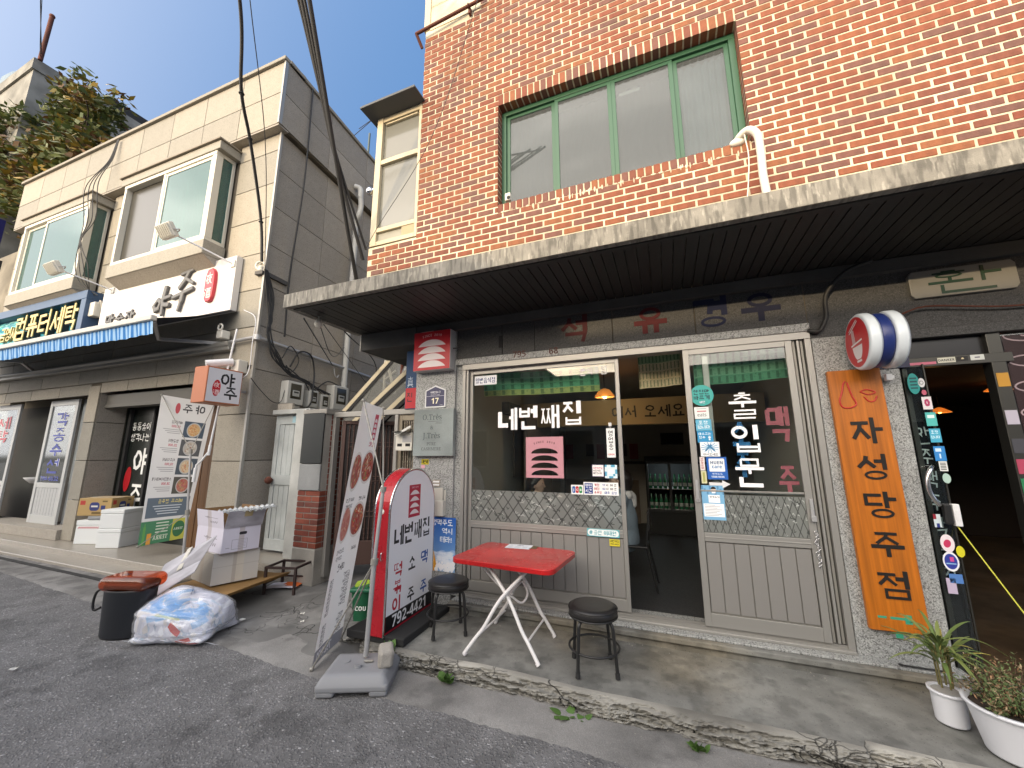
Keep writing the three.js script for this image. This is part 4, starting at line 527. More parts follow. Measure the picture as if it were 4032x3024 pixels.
{ const c = LT('junction_box', 'small white junction box between the two sign boards', 'electric box', -4.62, 4.3, 0.05); add(c, 'box', cb(-0.12, 0, 0, 0.12, 0.3, 0.14, 0.02), M.offwhite); add(c, 'conduit', tube([[0.1, 0.28, 0.07], [0.14, 0.34, 0.07], [0.15, 0.2, 0.04], [0.15, 0.1, 0.02]], 0.012), M.offwhite);
  const k = LT('security_camera', 'white bullet security camera above the orange box sign', 'camera', -0.22, 2.92, 0.05); add(k, 'mount', [cb(-0.07, -0.1, -0.05, 0.1, 0.1, 0.1, 0.015), cb(-0.03, -0.15, 0.02, 0.03, -0.1, 0.07, 0.01)], M.offwhite); const body = add(k, 'camera_body', rod([0.0, 0.05, 0.12], [-0.12, -0.03, 0.38], 0.05, 16), M.white); add(body, 'lens', rod([-0.12, -0.03, 0.38], [-0.128, -0.036, 0.4], 0.042, 14), M.black); add(body, 'sun_shield', rod([0.0, 0.065, 0.12], [-0.13, -0.02, 0.42], 0.052, 16, 0.052), M.white); }
// conduit around the corner, cable bracket, meters
{ const p = thing('conduit_pipe', 'grey conduit pipe wrapping the corner of the granite building', 'pipe'); add(p, 'pipe_run', [rod(LW(-1.6, 3.32, 0.07), LW(0.04, 3.38, 0.07), 0.028), rod(SW(-0.1, 3.38, 0.08), SW(3.6, 3.27, 0.08), 0.032, 10), rod(SW(-0.06, 3.34, 0.08), SW(-0.06, 3.42, 0.08), 0.05, 12)], M.steel); add(p, 'hook', [tube([SW(1.7, 3.27, 0.05), SW(1.72, 3.12, 0.08), SW(1.76, 3.08, 0.1), SW(1.79, 3.14, 0.1)], 0.012)], M.steel);
  const br = thing('cable_bracket', 'perforated steel bracket with insulator on the granite corner', 'bracket', SW(0, 4.5, 0)); br.rotation.y = SA; add(br, 'channel', [cb(-0.14, -0.03, -0.04, 0.02, 0.03, 0.06, 0.004), cb(0.0, -0.035, -0.42, 0.05, 0.035, 0.02, 0.004)], std({ color: lin(0.09, 0.085, 0.08), roughness: 0.7, metalness: 0.3 })); add(br, 'insulator', [xf(metric(lathe([[0, 0], [0.04, 0], [0.05, 0.03], [0.03, 0.05], [0.05, 0.07], [0.03, 0.1], [0, 0.1]], 16)), -0.06, 0.03, 0.02), xf(metric(new THREE.TorusGeometry(0.07, 0.018, 8, 16)), -0.08, 0.14, 0.02, 0, 0.4)], M.offwhite);
  const mt = (d, y, w, h, dep, label) => { const m = thing('electric_meter', label, 'meter', SW(d, y, 0.0), SA, 'electricity meters on the granite side wall'); add(m, 'case', [cb(0, 0, -w / 2, dep, h, w / 2, 0.02, 3), cb(0.01, -0.06, -w * 0.42, dep * 0.8, 0.0, w * 0.42, 0.02)], std({ color: lin(0.56, 0.55, 0.5), roughness: 0.5 })); add(m, 'window', cb(dep - 0.01, h * 0.25, -w * 0.32, dep + 0.004, h * 0.9, w * 0.32, 0.01), std({ color: lin(0.05, 0.045, 0.03), roughness: 0.1 })); add(m, 'dial', cb(dep - 0.005, h * 0.36, -w * 0.2, dep + 0.008, h * 0.62, w * 0.2, 0.006), std({ color: lin(0.5, 0.5, 0.46), roughness: 0.5 })); add(m, 'display', bx(dep + 0.008, h * 0.5, -w * 0.14, dep + 0.0095, h * 0.57, w * 0.14), M.black); };
  mt(0.72, 2.4, 0.36, 0.4, 0.16, 'leftmost grey electricity meter box under the cable loops'); mt(1.16, 2.4, 0.22, 0.32, 0.14, 'second small electricity meter from the left, partly behind cables'); mt(1.45, 2.38, 0.22, 0.3, 0.14, 'third small electricity meter between its neighbours'); mt(1.8, 2.42, 0.42, 0.48, 0.2, 'largest electricity meter box with amber window, rightmost of the row'); }
// buildings and tree farther left
{
  const b = thing('far_building', 'taller grey concrete building behind the tree at the upper left', 'building', [-18.7, 0, -0.3]);
  const cm = std({ map: T.plaster, color: lin(0.36, 0.35, 0.31), roughness: 0.9 });
  add(b, 'wall', [bx(-9, 0, -9, 0, 14.4, 0)], cm); add(b, 'parapet', [bx(-9, 14.2, -0.2, 0.05, 14.6, 0.06), bx(-0.2, 14.2, -9, 0.051, 14.598, -0.2)], cm);
  add(b, 'roof_rail', [bx(-0.06, 14.6, -3.2, 0.0, 14.95, -1.7)], M.dark);
  for (const [y, z] of [[11.5, -2.4], [8.4, -2.4]]) { const w = add(b, 'window', bx(-0.02, y, z - 0.8, 0.03, y + 1.3, z + 0.8), M.whiteFrame); add(w, 'pane', bx(0.03, y + 0.07, z - 0.72, 0.035, y + 1.23, z + 0.72), std({ color: lin(0.05, 0.07, 0.08), roughness: 0.1 })); }
  const t = thing('water_tank', 'pale blue rounded water tank on the far roof', 'water tank', [-21.4, 14.2, -1.3]); t.scale.setScalar(0.85); add(t, 'tank', xf(metric(lathe([[0, 0], [1.1, 0], [1.2, 0.2], [1.2, 1.0], [1.05, 1.35], [0.6, 1.55], [0, 1.6]])), 0, 0, 0), std({ color: lin(0.14, 0.2, 0.25), roughness: 0.5 })); add(t, 'rib', [xf(metric(new THREE.TorusGeometry(1.2, 0.03, 6, 32)), 0, 0.6, 0, 1.57)], std({ color: lin(0.14, 0.2, 0.25), roughness: 0.5 }));
  const p = thing('roof_pole', 'rusty brown pole standing on the far roof corner', 'pole', [-18.35, 14.4, -0.3]); add(p, 'pole_shaft', [rod([0, 0, 0], [0.05, 1.75, 0.0], 0.06)], M.rust); add(p, 'cap', metric(new THREE.SphereGeometry(0.075, 10, 8).translate(0.05, 1.76, 0)), M.rust);
  const n = thing('neighbour_building', 'low beige building at the left edge beyond the laundry', 'building', [-15.25, 0, -0.5]); add(n, 'wall', bx(-3.2, 0, -5, -0.05, 7.4, 0), std({ map: T.plaster, color: lin(0.32, 0.29, 0.23), roughness: 0.9 })); add(n, 'shop_window', cb(-2.8, 0.4, 0.0, -0.4, 2.6, 0.05, 0.01), std({ color: lin(0.04), roughness: 0.2 }));
  // tree
  const tr = thing('tree', 'broad tree with thinning green and yellow leaves rising behind the granite parapet', 'tree', [-15.55, 0, -1.05]);
  const q = rng(44), limbs = [], tips = [], F = [0, 8.9, 0];
  const seg = (a, e, r0, r1, sag) => { const m = a.map((v, i) => (v + e[i]) / 2 + (i === 1 ? sag : (q() - 0.5) * 0.25)); limbs.push(tube([a, m, e], r0, 6, 8)); return m; };
  limbs.push(rod([0, 0, 0], F, 0.16, 9, 0.12));
  const inside = () => { for (;;) { const x = q() * 2 - 1, y = q() * 2 - 1, z = q() * 2 - 1; if (x * x + y * y + z * z < 1) return [-2.7 + x * 3.7, 10.8 + y * 2.1 - 0.25 * x, 0.4 - 0.12 * x + z * 0.8]; } };
  for (let k = 0; k < 24; k++) { const t = inside(), mid = seg([0, 8.3 + q() * 0.7, 0], t, 0.05 + 0.02 * q(), 0.02, -0.12); tips.push(t); for (let j = 0; j < 5; j++) { const d = [t, mid][j % 2], e = d.map((v, i) => v + (q() - 0.5) * [1.9, 1.5, 0.8][i]); seg(d, e, 0.018, 0.01, 0.05); tips.push(e); for (let n = 0; n < 3; n++) { const e2 = e.map((v, i) => v + (q() - 0.5) * [1.0, 0.9, 0.6][i]); seg(e, e2, 0.008, 0.005, 0.03); tips.push(e2); } } }
  add(tr, 'trunk', limbs, std({ color: lin(0.05, 0.036, 0.025), roughness: 0.95 }));
  const pos = [], col = [], cols = [[0.10, 0.125, 0.03], [0.14, 0.16, 0.035], [0.07, 0.1, 0.025], [0.16, 0.13, 0.02], [0.26, 0.17, 0.015], [0.12, 0.06, 0.02]];
  for (const c of tips) { if (q() < 0.1) continue; const yellow = q() < 0.22, n = 26 + q() * 34; for (let k = 0; k < n; k++) { const s = 0.075 + q() * 0.085, o = [c[0] + (q() + q() - 1) * 0.5, c[1] + (q() + q() - 1) * 0.36, c[2] + (q() + q() - 1) * 0.4], a = q() * 6.28, b = (q() - 0.5) * 2.4, A = [Math.cos(a) * s, (q() - 0.5) * s, Math.sin(a) * s], Bv = [-Math.sin(a) * s * 0.5 * Math.cos(b), Math.sin(b) * s * 0.6, Math.cos(a) * s * 0.5 * Math.cos(b)];
      const P = (u, v) => [0, 1, 2].map((i) => o[i] + A[i] * u + Bv[i] * v); pos.push(...P(-1, 0), ...P(0.1, -0.8), ...P(1, 0), ...P(-1, 0), ...P(1, 0), ...P(0.1, 0.8)); const cc = cols[yellow || q() < 0.12 ? 3 + Math.floor(q() * 3) : Math.floor(q() * 3)], w = 0.8 + q() * 0.5; for (let i = 0; i < 6; i++) col.push(cc[0] * w, cc[1] * w, cc[2] * w); } }
  const g = new THREE.BufferGeometry(); g.setAttribute('position', new THREE.Float32BufferAttribute(pos, 3)); g.setAttribute('color', new THREE.Float32BufferAttribute(col, 3)); g.computeVertexNormals();
  add(tr, 'crown', g, new THREE.MeshPhysicalMaterial({ vertexColors: true, roughness: 0.7, transmission: 0.25, thickness: 0, side: THREE.DoubleSide }));
  const sh = thing('rooftop_branches', 'bare twigs showing over the far roof edge', 'branches', LW(-6.3, 8.4, -1.4)); add(sh, 'twig', [polyline([[0, 0, 0], [0.25, 0.9, 0], [0.1, 1.5, 0.1]], 0.02, 5), polyline([[0.2, 0.8, 0], [0.5, 1.5, 0]], 0.015, 5), polyline([[0, 0, 0], [-0.3, 1.0, 0], [-0.35, 1.3, 0]], 0.015, 5)].flat(), M.rust);
}
// opposite side of the street, outside the frame: what shades the road and the lower facades
{
  const o = thing('opposite_house', 'low plastered house across the street facing the brick building', 'house', [0, 0, 10.5]); const w = std({ map: T.plaster, color: lin(0.68, 0.64, 0.55), roughness: 0.9 });
  add(o, 'wall', bx(-5.2, 0, 0, 12, 4.4, 5), w); add(o, 'roof_edge', cb(-5.3, 4.4, -0.12, 12, 4.55, 5.1, 0.02), M.graniteSide); for (let k = 0; k < 5; k++) { const f = add(o, 'window', cb(-4 + k * 2.6, 1.0, -0.04, -2.4 + k * 2.6, 2.5, 0.02, 0.01), M.whiteFrame); add(f, 'pane', bx(-3.92 + k * 2.6, 1.08, -0.05, -2.48 + k * 2.6, 2.42, -0.041), std({ color: lin(0.05, 0.06, 0.07), roughness: 0.1 })); }
  const p = thing('opposite_house', 'taller plastered house across the street facing the granite building', 'house', [-5.4, 0, 10.5]); add(p, 'wall', bx(-14, 0, 0.2, 0, 5.6, 6), std({ map: T.plaster, color: lin(0.62, 0.57, 0.48), roughness: 0.9 })); add(p, 'roof_edge', cb(-14.1, 5.6, 0.1, 0.1, 5.75, 6.1, 0.02), M.graniteSide); for (let k = 0; k < 4; k++) { const f = add(p, 'window', cb(-13 + k * 3.2, 1.0, 0.15, -11 + k * 3.2, 2.6, 0.21, 0.01), M.whiteFrame); add(f, 'pane', bx(-12.9 + k * 3.2, 1.1, 0.14, -11.1 + k * 3.2, 2.5, 0.149), std({ color: lin(0.05, 0.06, 0.07), roughness: 0.1 })); }
}
// ---------------------------------------------------------------- the alley between the two buildings
{
  const d = thing('plank_door', 'narrow white painted plank door with a round knob beside the granite building', 'door', [-5.5, 0.15, -0.56]);
  const wp = std({ map: T.plaster, color: lin(0.62, 0.66, 0.65), roughness: 0.6 });
  add(d, 'door_frame', [cb(-0.28, 0, -0.03, 0.3, 0.16, 0.01, 0.004), cb(-0.28, 1.88, -0.03, 0.3, 2.02, 0.01, 0.004), cb(-0.28, 0.95, -0.03, 0.3, 1.1, 0.01, 0.004), cb(-0.28, 0.16, -0.03, -0.2, 1.88, 0.009, 0.004), cb(0.22, 0.16, -0.03, 0.3, 1.88, 0.009, 0.004)], wp);
  for (let k = 0; k < 4; k++) for (const [a, b] of [[0.16, 0.95], [1.1, 1.88]]) add(d, 'door_plank', cb(-0.198 + k * 0.1045, a, -0.028, -0.1 + k * 0.1045, b, -0.006 - 0.002 * (k % 2), 0.004), wp);
  add(d, 'knob', [metric(new THREE.SphereGeometry(0.055, 16, 12).translate(-0.24, 1.02, 0.07)), rod([-0.24, 1.02, 0], [-0.24, 1.02, 0.06], 0.02)], M.rust); add(d, 'notice', face(0.08, 1.9, 0.2, 2.0, 0.0115), std({ color: lin(0.35, 0.55, 0.62) }));
  const p = thing('gate_post', 'white painted concrete post between the plank door and the brick pillar', 'post', [-5.15, 0, -0.52]); add(p, 'post_shaft', [cb(-0.05, 0.0, -0.1, 0.16, 2.24, 0.1, 0.01), cb(-0.62, 2.18, -0.08, 0.18, 2.25, 0.06, 0.01)], std({ map: T.plaster, color: lin(0.6, 0.61, 0.58), roughness: 0.8 }));
  add(p, 'panel', [bx(-0.62, 2.252, -0.06, -0.3, 2.36, -0.02)], M.graniteSide);
  // brick pillar
  const b = thing('brick_pillar', 'short brick gate pillar with a dark plaque over a grey plaque', 'pillar', [-4.46, 0, -0.12]);
  add(b, 'core', [cb(-0.2, -0.08, -0.3, 0.2, 0.36, 0.006, 0.012), bx(-0.19, 0.36, -0.3, 0.19, 2.1, -0.008), cb(-0.21, 2.1, -0.32, 0.22, 2.17, 0.02, 0.01)], std({ map: T.plaster, color: lin(0.42, 0.4, 0.36), roughness: 0.95 }));
  const tones = [[0.25, 0.055, 0.032], [0.2, 0.048, 0.03], [0.29, 0.07, 0.038], [0.17, 0.05, 0.035]].map((c) => std({ map: T.brick, color: lin(...c), roughness: 0.85, ...bump(T.brickBump, 0.003) }));
  for (let k = 0; k < 24; k++) { const y = 0.368 + k * 0.0725, cut = k % 2 ? -0.06 : 0.06; if (k < 10) for (const [x0, x1] of [[-0.196, cut - 0.007], [cut + 0.007, 0.196]]) add(b, 'brick', cb(x0, y, -0.1, x1, y + 0.06, 0.0, 0.004, 1), tones[Math.floor(R() * 4)]); for (const [z0, z1] of k % 2 ? [[-0.29, -0.1]] : [[-0.29, -0.2], [-0.186, -0.1]]) add(b, 'brick', cb(0.1, y, z0, 0.197, y + 0.06, z1 - 0.008, 0.004, 1), tones[Math.floor(R() * 4)]); }
  add(b, 'plaque', cb(-0.19, 1.44, 0.0, 0.19, 2.12, 0.02, 0.004), std({ color: lin(0.035, 0.038, 0.038), roughness: 0.25 }), 'dark polished plaque'); add(b, 'plaque', cb(-0.19, 1.09, 0.0, 0.19, 1.43, 0.018, 0.004), std({ map: T.plaster, color: lin(0.32, 0.33, 0.33), roughness: 0.4 }), 'grey plaque');
  // metal gate
  const lat = (g, x0, x1, y0, y1, nx, mat) => { const s = []; for (let i = 0; i <= nx; i++) { const x = lerp(x0, x1, i / nx); s.push(rod([x, y0, 0], [x, y1, 0], 0.009, 6)); for (let k = 0; k < 26; k++) { const y = y0 + (y1 - y0) * (k + 0.5) / 26; if (k % 6 < 3) s.push(metric(new THREE.SphereGeometry(0.014, 6, 5).translate(x, y, 0))); } } for (const f of [0.2, 0.24, 0.5, 0.54, 0.8, 0.84]) s.push(rod([x0, lerp(y0, y1, f), 0.006], [x1, lerp(y0, y1, f), 0.006], 0.006, 6)); return add(g, 'lattice', s, mat); };
  const gm = std({ color: lin(0.30, 0.26, 0.2), roughness: 0.4, metalness: 0.5 }), gd = std({ color: lin(0.10, 0.06, 0.05), roughness: 0.5, metalness: 0.4 });
  const fr = thing('alley_gate', 'pale metal gate frame spanning the alley mouth', 'gate frame', [-4.2, 0, -0.28]); add(fr, 'frame', [cb(-0.06, 2.06, -0.04, 1.42, 2.13, 0.04, 0.006), cb(-0.06, 0, -0.04, -0.01, 2.06, 0.04, 0.006), cb(0.98, 0.0, -0.035, 1.03, 2.06, 0.035, 0.006), cb(1.36, 0, -0.03, 1.42, 2.06, 0.03, 0.006)], M.alu);
  const g1 = thing('metal_gate', 'dark open lattice gate leaf swung back into the alley', 'gate', [-4.16, 0.12, -0.32], 0.62); add(g1, 'leaf_frame', [cb(0, 0, -0.02, 0.05, 1.9, 0.02, 0.005), cb(0.05, 1.85, -0.02, 0.84, 1.9, 0.02, 0.005), cb(0.05, 0, -0.02, 0.84, 0.3, 0.012, 0.005), cb(0.84, 0, -0.02, 0.89, 1.9, 0.02, 0.005)], gd); lat(g1, 0.1, 0.8, 0.3, 1.85, 13, gd); add(g1, 'backing', bx(0.05, 0.3, -0.016, 0.84, 1.85, -0.012), std({ color: lin(0.02, 0.012, 0.01), roughness: 0.4 }));
  const g2 = thing('metal_gate', 'narrow pale lattice gate leaf behind the letter box', 'gate', [-3.2, 0.1, -0.29]); add(g2, 'leaf_frame', [cb(0.03, 0, -0.02, 0.08, 1.96, 0.02, 0.005), cb(0.08, 1.88, -0.02, 0.38, 1.96, 0.02, 0.005), cb(0.08, 0, -0.02, 0.38, 0.08, 0.02, 0.005), cb(0.34, 0.08, -0.02, 0.38, 1.88, 0.02, 0.005)], gm); lat(g2, 0.11, 0.32, 0.08, 1.88, 6, gm);
  const mb = thing('letter_box', 'white steel letter box with two round openings stuffed with paper on the gate', 'letter box', [-2.97, 1.6, -0.17]); add(mb, 'case', [cb(-0.12, 0, -0.07, 0.12, 0.2, 0.05, 0.006), cb(-0.13, 0.2, -0.08, 0.13, 0.212, 0.06, 0.004)], M.offwhite); for (const x of [-0.06, 0.06]) add(mb, 'opening', cb(x - 0.035, 0.05, 0.045, x + 0.035, 0.085, 0.053, 0.012), M.blackMat); add(mb, 'label_window', cb(-0.02, 0.1, 0.048, 0.11, 0.18, 0.054, 0.003), M.steel);
  const pp = thing('folded_mail', 'stack of folded papers stuffed on top of the letter box', 'mail', [-2.98, 1.812, -0.16]); for (let k = 0; k < 5; k++) add(pp, 'paper', xf(gridSurf(8, 4, (u, v) => [lerp(-0.11, 0.09, u), 0.01 * Math.sin(u * 4 + k) + k * 0.012, lerp(-0.06, 0.12, v)]), 0, 0, 0, 0.1 * k - 0.1, 0.15 * k, 0.06 * k), std({ color: lin(0.66, 0.66, 0.62), roughness: 0.8, side: THREE.DoubleSide }));
  // stair with sloping rails and clear sheets, going up to the right
  const s = thing('outdoor_stair', 'steep outdoor stair with pale sloping rails and clear plastic sides in the alley', 'stair', [-4.9, 0, -1.5]);
  for (let k = 0; k < 13; k++) add(s, 'step', cb(k * 0.2 + 0.05, 0.18 * k, -1.1, k * 0.2 + 0.32, 0.18 * k + 0.18, -0.1, 0.006), std({ map: T.concrete, color: lin(0.5), roughness: 0.9 }));
  const rail = (x0, y0, x1, y1, z) => { add(s, 'rail', [bar([x0, y0, z], [x1, y1, z], 0.05, 0.065)], M.beigeFrame); add(s, 'gasket', [bar([x0 + 0.035, y0 - 0.055, z + 0.004], [x1 + 0.035, y1 - 0.055, z + 0.004], 0.045, 0.05)], M.blackMat); };
  rail(-0.2, 2.0, 1.65, 3.68, 0.5); rail(0.42, 2.0, 1.95, 3.16, 0.7); rail(1.1, 2.02, 2.05, 2.75, 0.9);
  const sheet = () => new THREE.MeshPhysicalMaterial({ color: lin(0.5, 0.5, 0.46), roughness: 0.12, transmission: 0.75, thickness: 0, side: THREE.DoubleSide });
  add(s, 'clear_sheet', quad([-0.15, 1.96, 0.5], [0.42, 2.0, 0.69], [1.93, 3.15, 0.69], [1.6, 3.6, 0.5]), sheet()); add(s, 'clear_sheet', quad([0.47, 1.96, 0.7], [1.1, 2.0, 0.89], [2.03, 2.74, 0.89], [1.93, 3.06, 0.7]), sheet());
  // wall at the end of the alley with a lattice block screen
  const w = thing('alley_wall', 'pale rear wall closing the alley behind the stair', 'wall', [-4.6, 0, -5.0]); add(w, 'wall_face', bx(-1.8, 0, -0.3, 2.4, 3.3, 0), std({ map: T.plaster, color: lin(0.5, 0.48, 0.43), roughness: 0.9 }));
  const sc = thing('block_screen', 'white perforated block screen glimpsed under the canopy end', 'screen', [-4.95, 3.0, -2.6]); { const gs = []; for (let i = 0; i < 6; i++) gs.push(bx(i * 0.13, 0, -0.05, i * 0.13 + 0.028, 1.5, 0)); for (let k = 0; k < 12; k++) gs.push(bx(0, k * 0.13, -0.049, 0.68, k * 0.13 + 0.028, -0.001)); add(sc, 'lattice', gs, M.white); add(sc, 'backing', bx(0, 0, -0.3, 0.68, 1.5, -0.28), std({ color: lin(0.16, 0.16, 0.17), roughness: 0.6 })); add(sc, 'pier', cb(0.68, -0.2, -0.15, 1.1, 1.6, 0.03, 0.01), M.white); }
  const ac = thing('steel_bracket', 'pale triangular steel bracket against the granite side wall', 'bracket', [-5.2, 2.75, -2.35]); add(ac, 'bracket_frame', [bar([0, 0, 0], [0, 0.75, 0], 0.04, 0.04), bar([0, 0.75, 0], [0.35, 0.0, 0.1], 0.04, 0.04), bar([0, 0, 0], [0.35, 0.0, 0.1], 0.04, 0.04), bar([0.02, 0.3, 0], [0.3, 0.45, 0.05], 0.025, 0.025)], M.offwhite);
  const rf = thing('roof_post', 'thin green steel posts and strut on the roof behind the granite parapet', 'posts', SW(2.6, 8.0, -0.25)); add(rf, 'post_shaft', [rod([0, -0.6, 0], [0.02, 1.6, 0], 0.025), bar([0.02, 1.0, 0], [-0.75, 1.95, 0.1], 0.05, 0.05), bar([0.0, 1.0, 0], [-0.35, -0.3, 0.1], 0.05, 0.05)], std({ color: lin(0.08, 0.11, 0.11), roughness: 0.6 }));
  const lp = thing('small_lamp', 'small round chrome lamp on the stair bay edge', 'lamp', [-3.68, 5.25, -0.02]); add(lp, 'lamp_body', [metric(new THREE.SphereGeometry(0.06, 14, 10)), rod([0, 0, 0], [0.08, 0.02, 0], 0.02)], M.chrome);
  const ap = thing('drain_pipe', 'red brown drain pipe under the canopy end above the stair', 'pipe', [-3.45, 2.72, -0.9]); add(ap, 'pipe_run', polyline([[-0.2, 0.2, 0], [-0.2, 0.02, 0], [0.5, 0.12, 0.1]], 0.03, 10), M.rust);
}
// ---------------------------------------------------------------- things fixed to the left granite pier of the shop
{
  const r = thing('light_box_sign', 'red light box with four white domes fixed to the shop pier', 'sign', [-2.46, 2.51, 0.0]);
  add(r, 'case', cb(-0.25, 0, -0.005, 0.25, 0.47, 0.115, 0.01), std({ color: lin(0.5, 0.5, 0.5), roughness: 0.4 })); 
  add(r, 'sign_face', face(-0.245, 0.005, 0.245, 0.465, 0.1165), std({ roughness: 0.35, map: canvasTex(512, 480, (x, w, h) => { x.fillStyle = '#bb1d2a'; x.fillRect(0, 0, w, h); x.fillStyle = '#e9dede'; for (let k = 0; k < 4; k++) { const y = 185 + k * 87; x.beginPath(); x.moveTo(60, y); x.quadraticCurveTo(130, y - 80, 256, y - 82); x.quadraticCurveTo(385, y - 80, 452, y); x.closePath(); x.fill(); } x.font = 'bold 42px sans-serif'; x.textAlign = 'center'; [...'SINCE 2019'].forEach((c, i) => { x.save(); const t = (i - 4.5) / 4.5; x.translate(256 + t * 124, 76 + t * t * 12 - 14); x.rotate(t * 0.16); x.fillStyle = '#e8b9b9'; x.fillText(c, 0, 0); x.restore(); }); }) }));
  add(r, 'cap', cb(-0.17, 0.468, 0.03, 0.0, 0.482, 0.09, 0.004), M.offwhite); add(r, 'side_arm', rod([0.25, 0.25, 0.05], [0.33, 0.25, 0.05], 0.008), M.black);
  const h = thing('house_number', 'navy house number plate reading 17 on the shop pier', 'number plate', [-2.455, 2.09, 0.0]);
  const poly = (s, d) => [[-0.135 * s, -0.0], [0.135 * s, 0], [0.135 * s, 0.2 * s], [0, 0.255 * s + d], [-0.135 * s, 0.2 * s]];
  add(h, 'plate_rim', shapeExt(poly(1, 0), 0.012, 0.003), M.white); const navy = shapeExt([[-0.122, 0.012], [0.122, 0.012], [0.122, 0.192], [0, 0.24], [-0.122, 0.192]], 0.005); navy.translate(0, 0, 0.0125); add(h, 'plate_face', navy, std({ color: lin(0.05, 0.05, 0.11), roughness: 0.4 }));
  add(h, 'lettering', face(-0.12, 0.012, 0.12, 0.23, 0.0185), decalMat(canvasTex(512, 464, (x) => { x.fillStyle = '#f2eccb'; x.textAlign = 'center'; x.font = 'bold 200px sans-serif'; x.fillText('17', 256, 400); x.fillStyle = '#e6e6ee'; x.fillRect(0, 208, 512, 7); ko(x, '이태원로26길', 120, 88, 44, 54, 7, '#e8e8ee', 0.05); x.font = '34px sans-serif'; x.textAlign = 'center'; x.fillText('Itaewon-ro 26-gil', 256, 190); x.font = '22px sans-serif'; x.fillText('ITAEWON', 440, 440); })));
  const pl = thing('glass_plaque', 'square frosted glass plaque with grey boutique lettering on the shop pier', 'plaque', [-2.445, 1.535, 0.0]);
  add(pl, 'plate', cb(-0.262, 0, 0.0, 0.262, 0.53, 0.055, 0.005), std({ map: T.plaster, color: lin(0.40, 0.45, 0.44), roughness: 0.22 }));
  add(pl, 'lettering', face(-0.255, 0.01, 0.255, 0.52, 0.0565), decalMat(canvasTex(512, 512, (x) => { x.fillStyle = 'rgba(70,80,80,.9)'; x.textAlign = 'center'; x.font = '84px serif'; x.fillText('O.Très', 240, 112); x.fillRect(190, 128, 180, 4); x.font = '58px serif'; x.fillText('&', 240, 222); x.font = '84px serif'; x.fillText('J.Très', 240, 322); x.fillStyle = 'rgba(80,90,90,.7)'; x.font = '48px serif'; x.fillText('PURE', 240, 402); x.fillText('CASHMERE', 240, 458); x.font = '22px serif'; x.fillText('STUDIO', 330, 160); })));
  const st = thing('sticker', 'tiny yellow and pink stickers peeling under the glass plaque', 'sticker', [-2.62, 1.4, 0.001]); add(st, 'paper', [face(0, 0.04, 0.1, 0.1, 0.001)], std({ map: canvasTex(64, 40, (x) => { x.fillStyle = '#b8a92a'; x.fillRect(0, 0, 64, 40); ko(x, '네번째', 4, 6, 16, 26, 3, '#222', 0.1); }) })); add(st, 'paper', face(0.0, 0.0, 0.05, 0.035, 0.001), std({ color: lin(0.7, 0.35, 0.42) }));
  const sw = thing('wall_switch', 'white double switch plate low on the shop pier', 'switch', [-2.41, 1.2, 0.0]); add(sw, 'plate', cb(-0.05, 0, 0, 0.05, 0.075, 0.008, 0.004), M.graniteSide); add(sw, 'stripe', [cb(-0.04, 0.012, 0.006, 0.04, 0.028, 0.011, 0.003), cb(-0.04, 0.046, 0.006, 0.04, 0.062, 0.011, 0.003)], M.white);
  const mb = thing('paper_holder', 'small white holder with a folded newspaper on the shop pier', 'holder', [-2.36, 0.9, 0.0]); add(mb, 'case', [cb(-0.08, 0, 0, 0.08, 0.16, 0.07, 0.006), cb(-0.08, 0.16, 0, 0.08, 0.27, 0.015, 0.004)], M.offwhite); add(mb, 'newspaper', xf(cb(-0.05, 0, 0, 0.07, 0.2, 0.03, 0.008), 0.0, 0.09, 0.035, -0.12, 0, 0.06), std({ color: lin(0.5, 0.48, 0.42), roughness: 0.9 }));
  const ps = thing('beer_poster', 'blue beer poster with white lettering and a frothing glass low on the shop pier', 'poster', [-2.32, 0.33, 0.002]);
  add(ps, 'sheet', face(-0.17, 0, 0.17, 0.55, 0.001), std({ roughness: 0.35, map: canvasTex(320, 512, (x, w, h) => { for (let y = 0; y < h; y += 4) { x.fillStyle = `rgb(${40 + y * 0.2},${95 + y * 0.16},${180 + y * 0.06})`; x.fillRect(0, y, w, 4); } const q = rng(4); for (let i = 0; i < 60; i++) { x.fillStyle = 'rgba(235,240,245,.35)'; x.beginPath(); x.ellipse(60 + q() * 240, 330 + q() * 120, 20 + q() * 40, 10 + q() * 16, 0, 0, 6.3); x.fill(); } x.fillStyle = '#d89a28'; x.beginPath(); x.moveTo(0, 300); x.lineTo(60, 290); x.lineTo(120, 512); x.lineTo(0, 512); x.fill(); for (let i = 0; i < 80; i++) { x.fillStyle = '#f5f6f7'; x.beginPath(); x.arc(90 + q() * 210, 430 + q() * 70, 6 + q() * 16, 0, 6.3); x.fill(); } ko(x, '생맥주도', 30, 20, 62, 62, 9, '#f2f5f8', 0.04); ko(x, '역시', 160, 100, 62, 62, 9, '#f2f5f8', 0.04); ko(x, '테라!', 140, 180, 58, 62, 9, '#f2f5f8', 0.04); x.fillStyle = '#222'; x.font = 'bold 40px sans-serif'; x.fillText('RA', 0, 300); }) }));
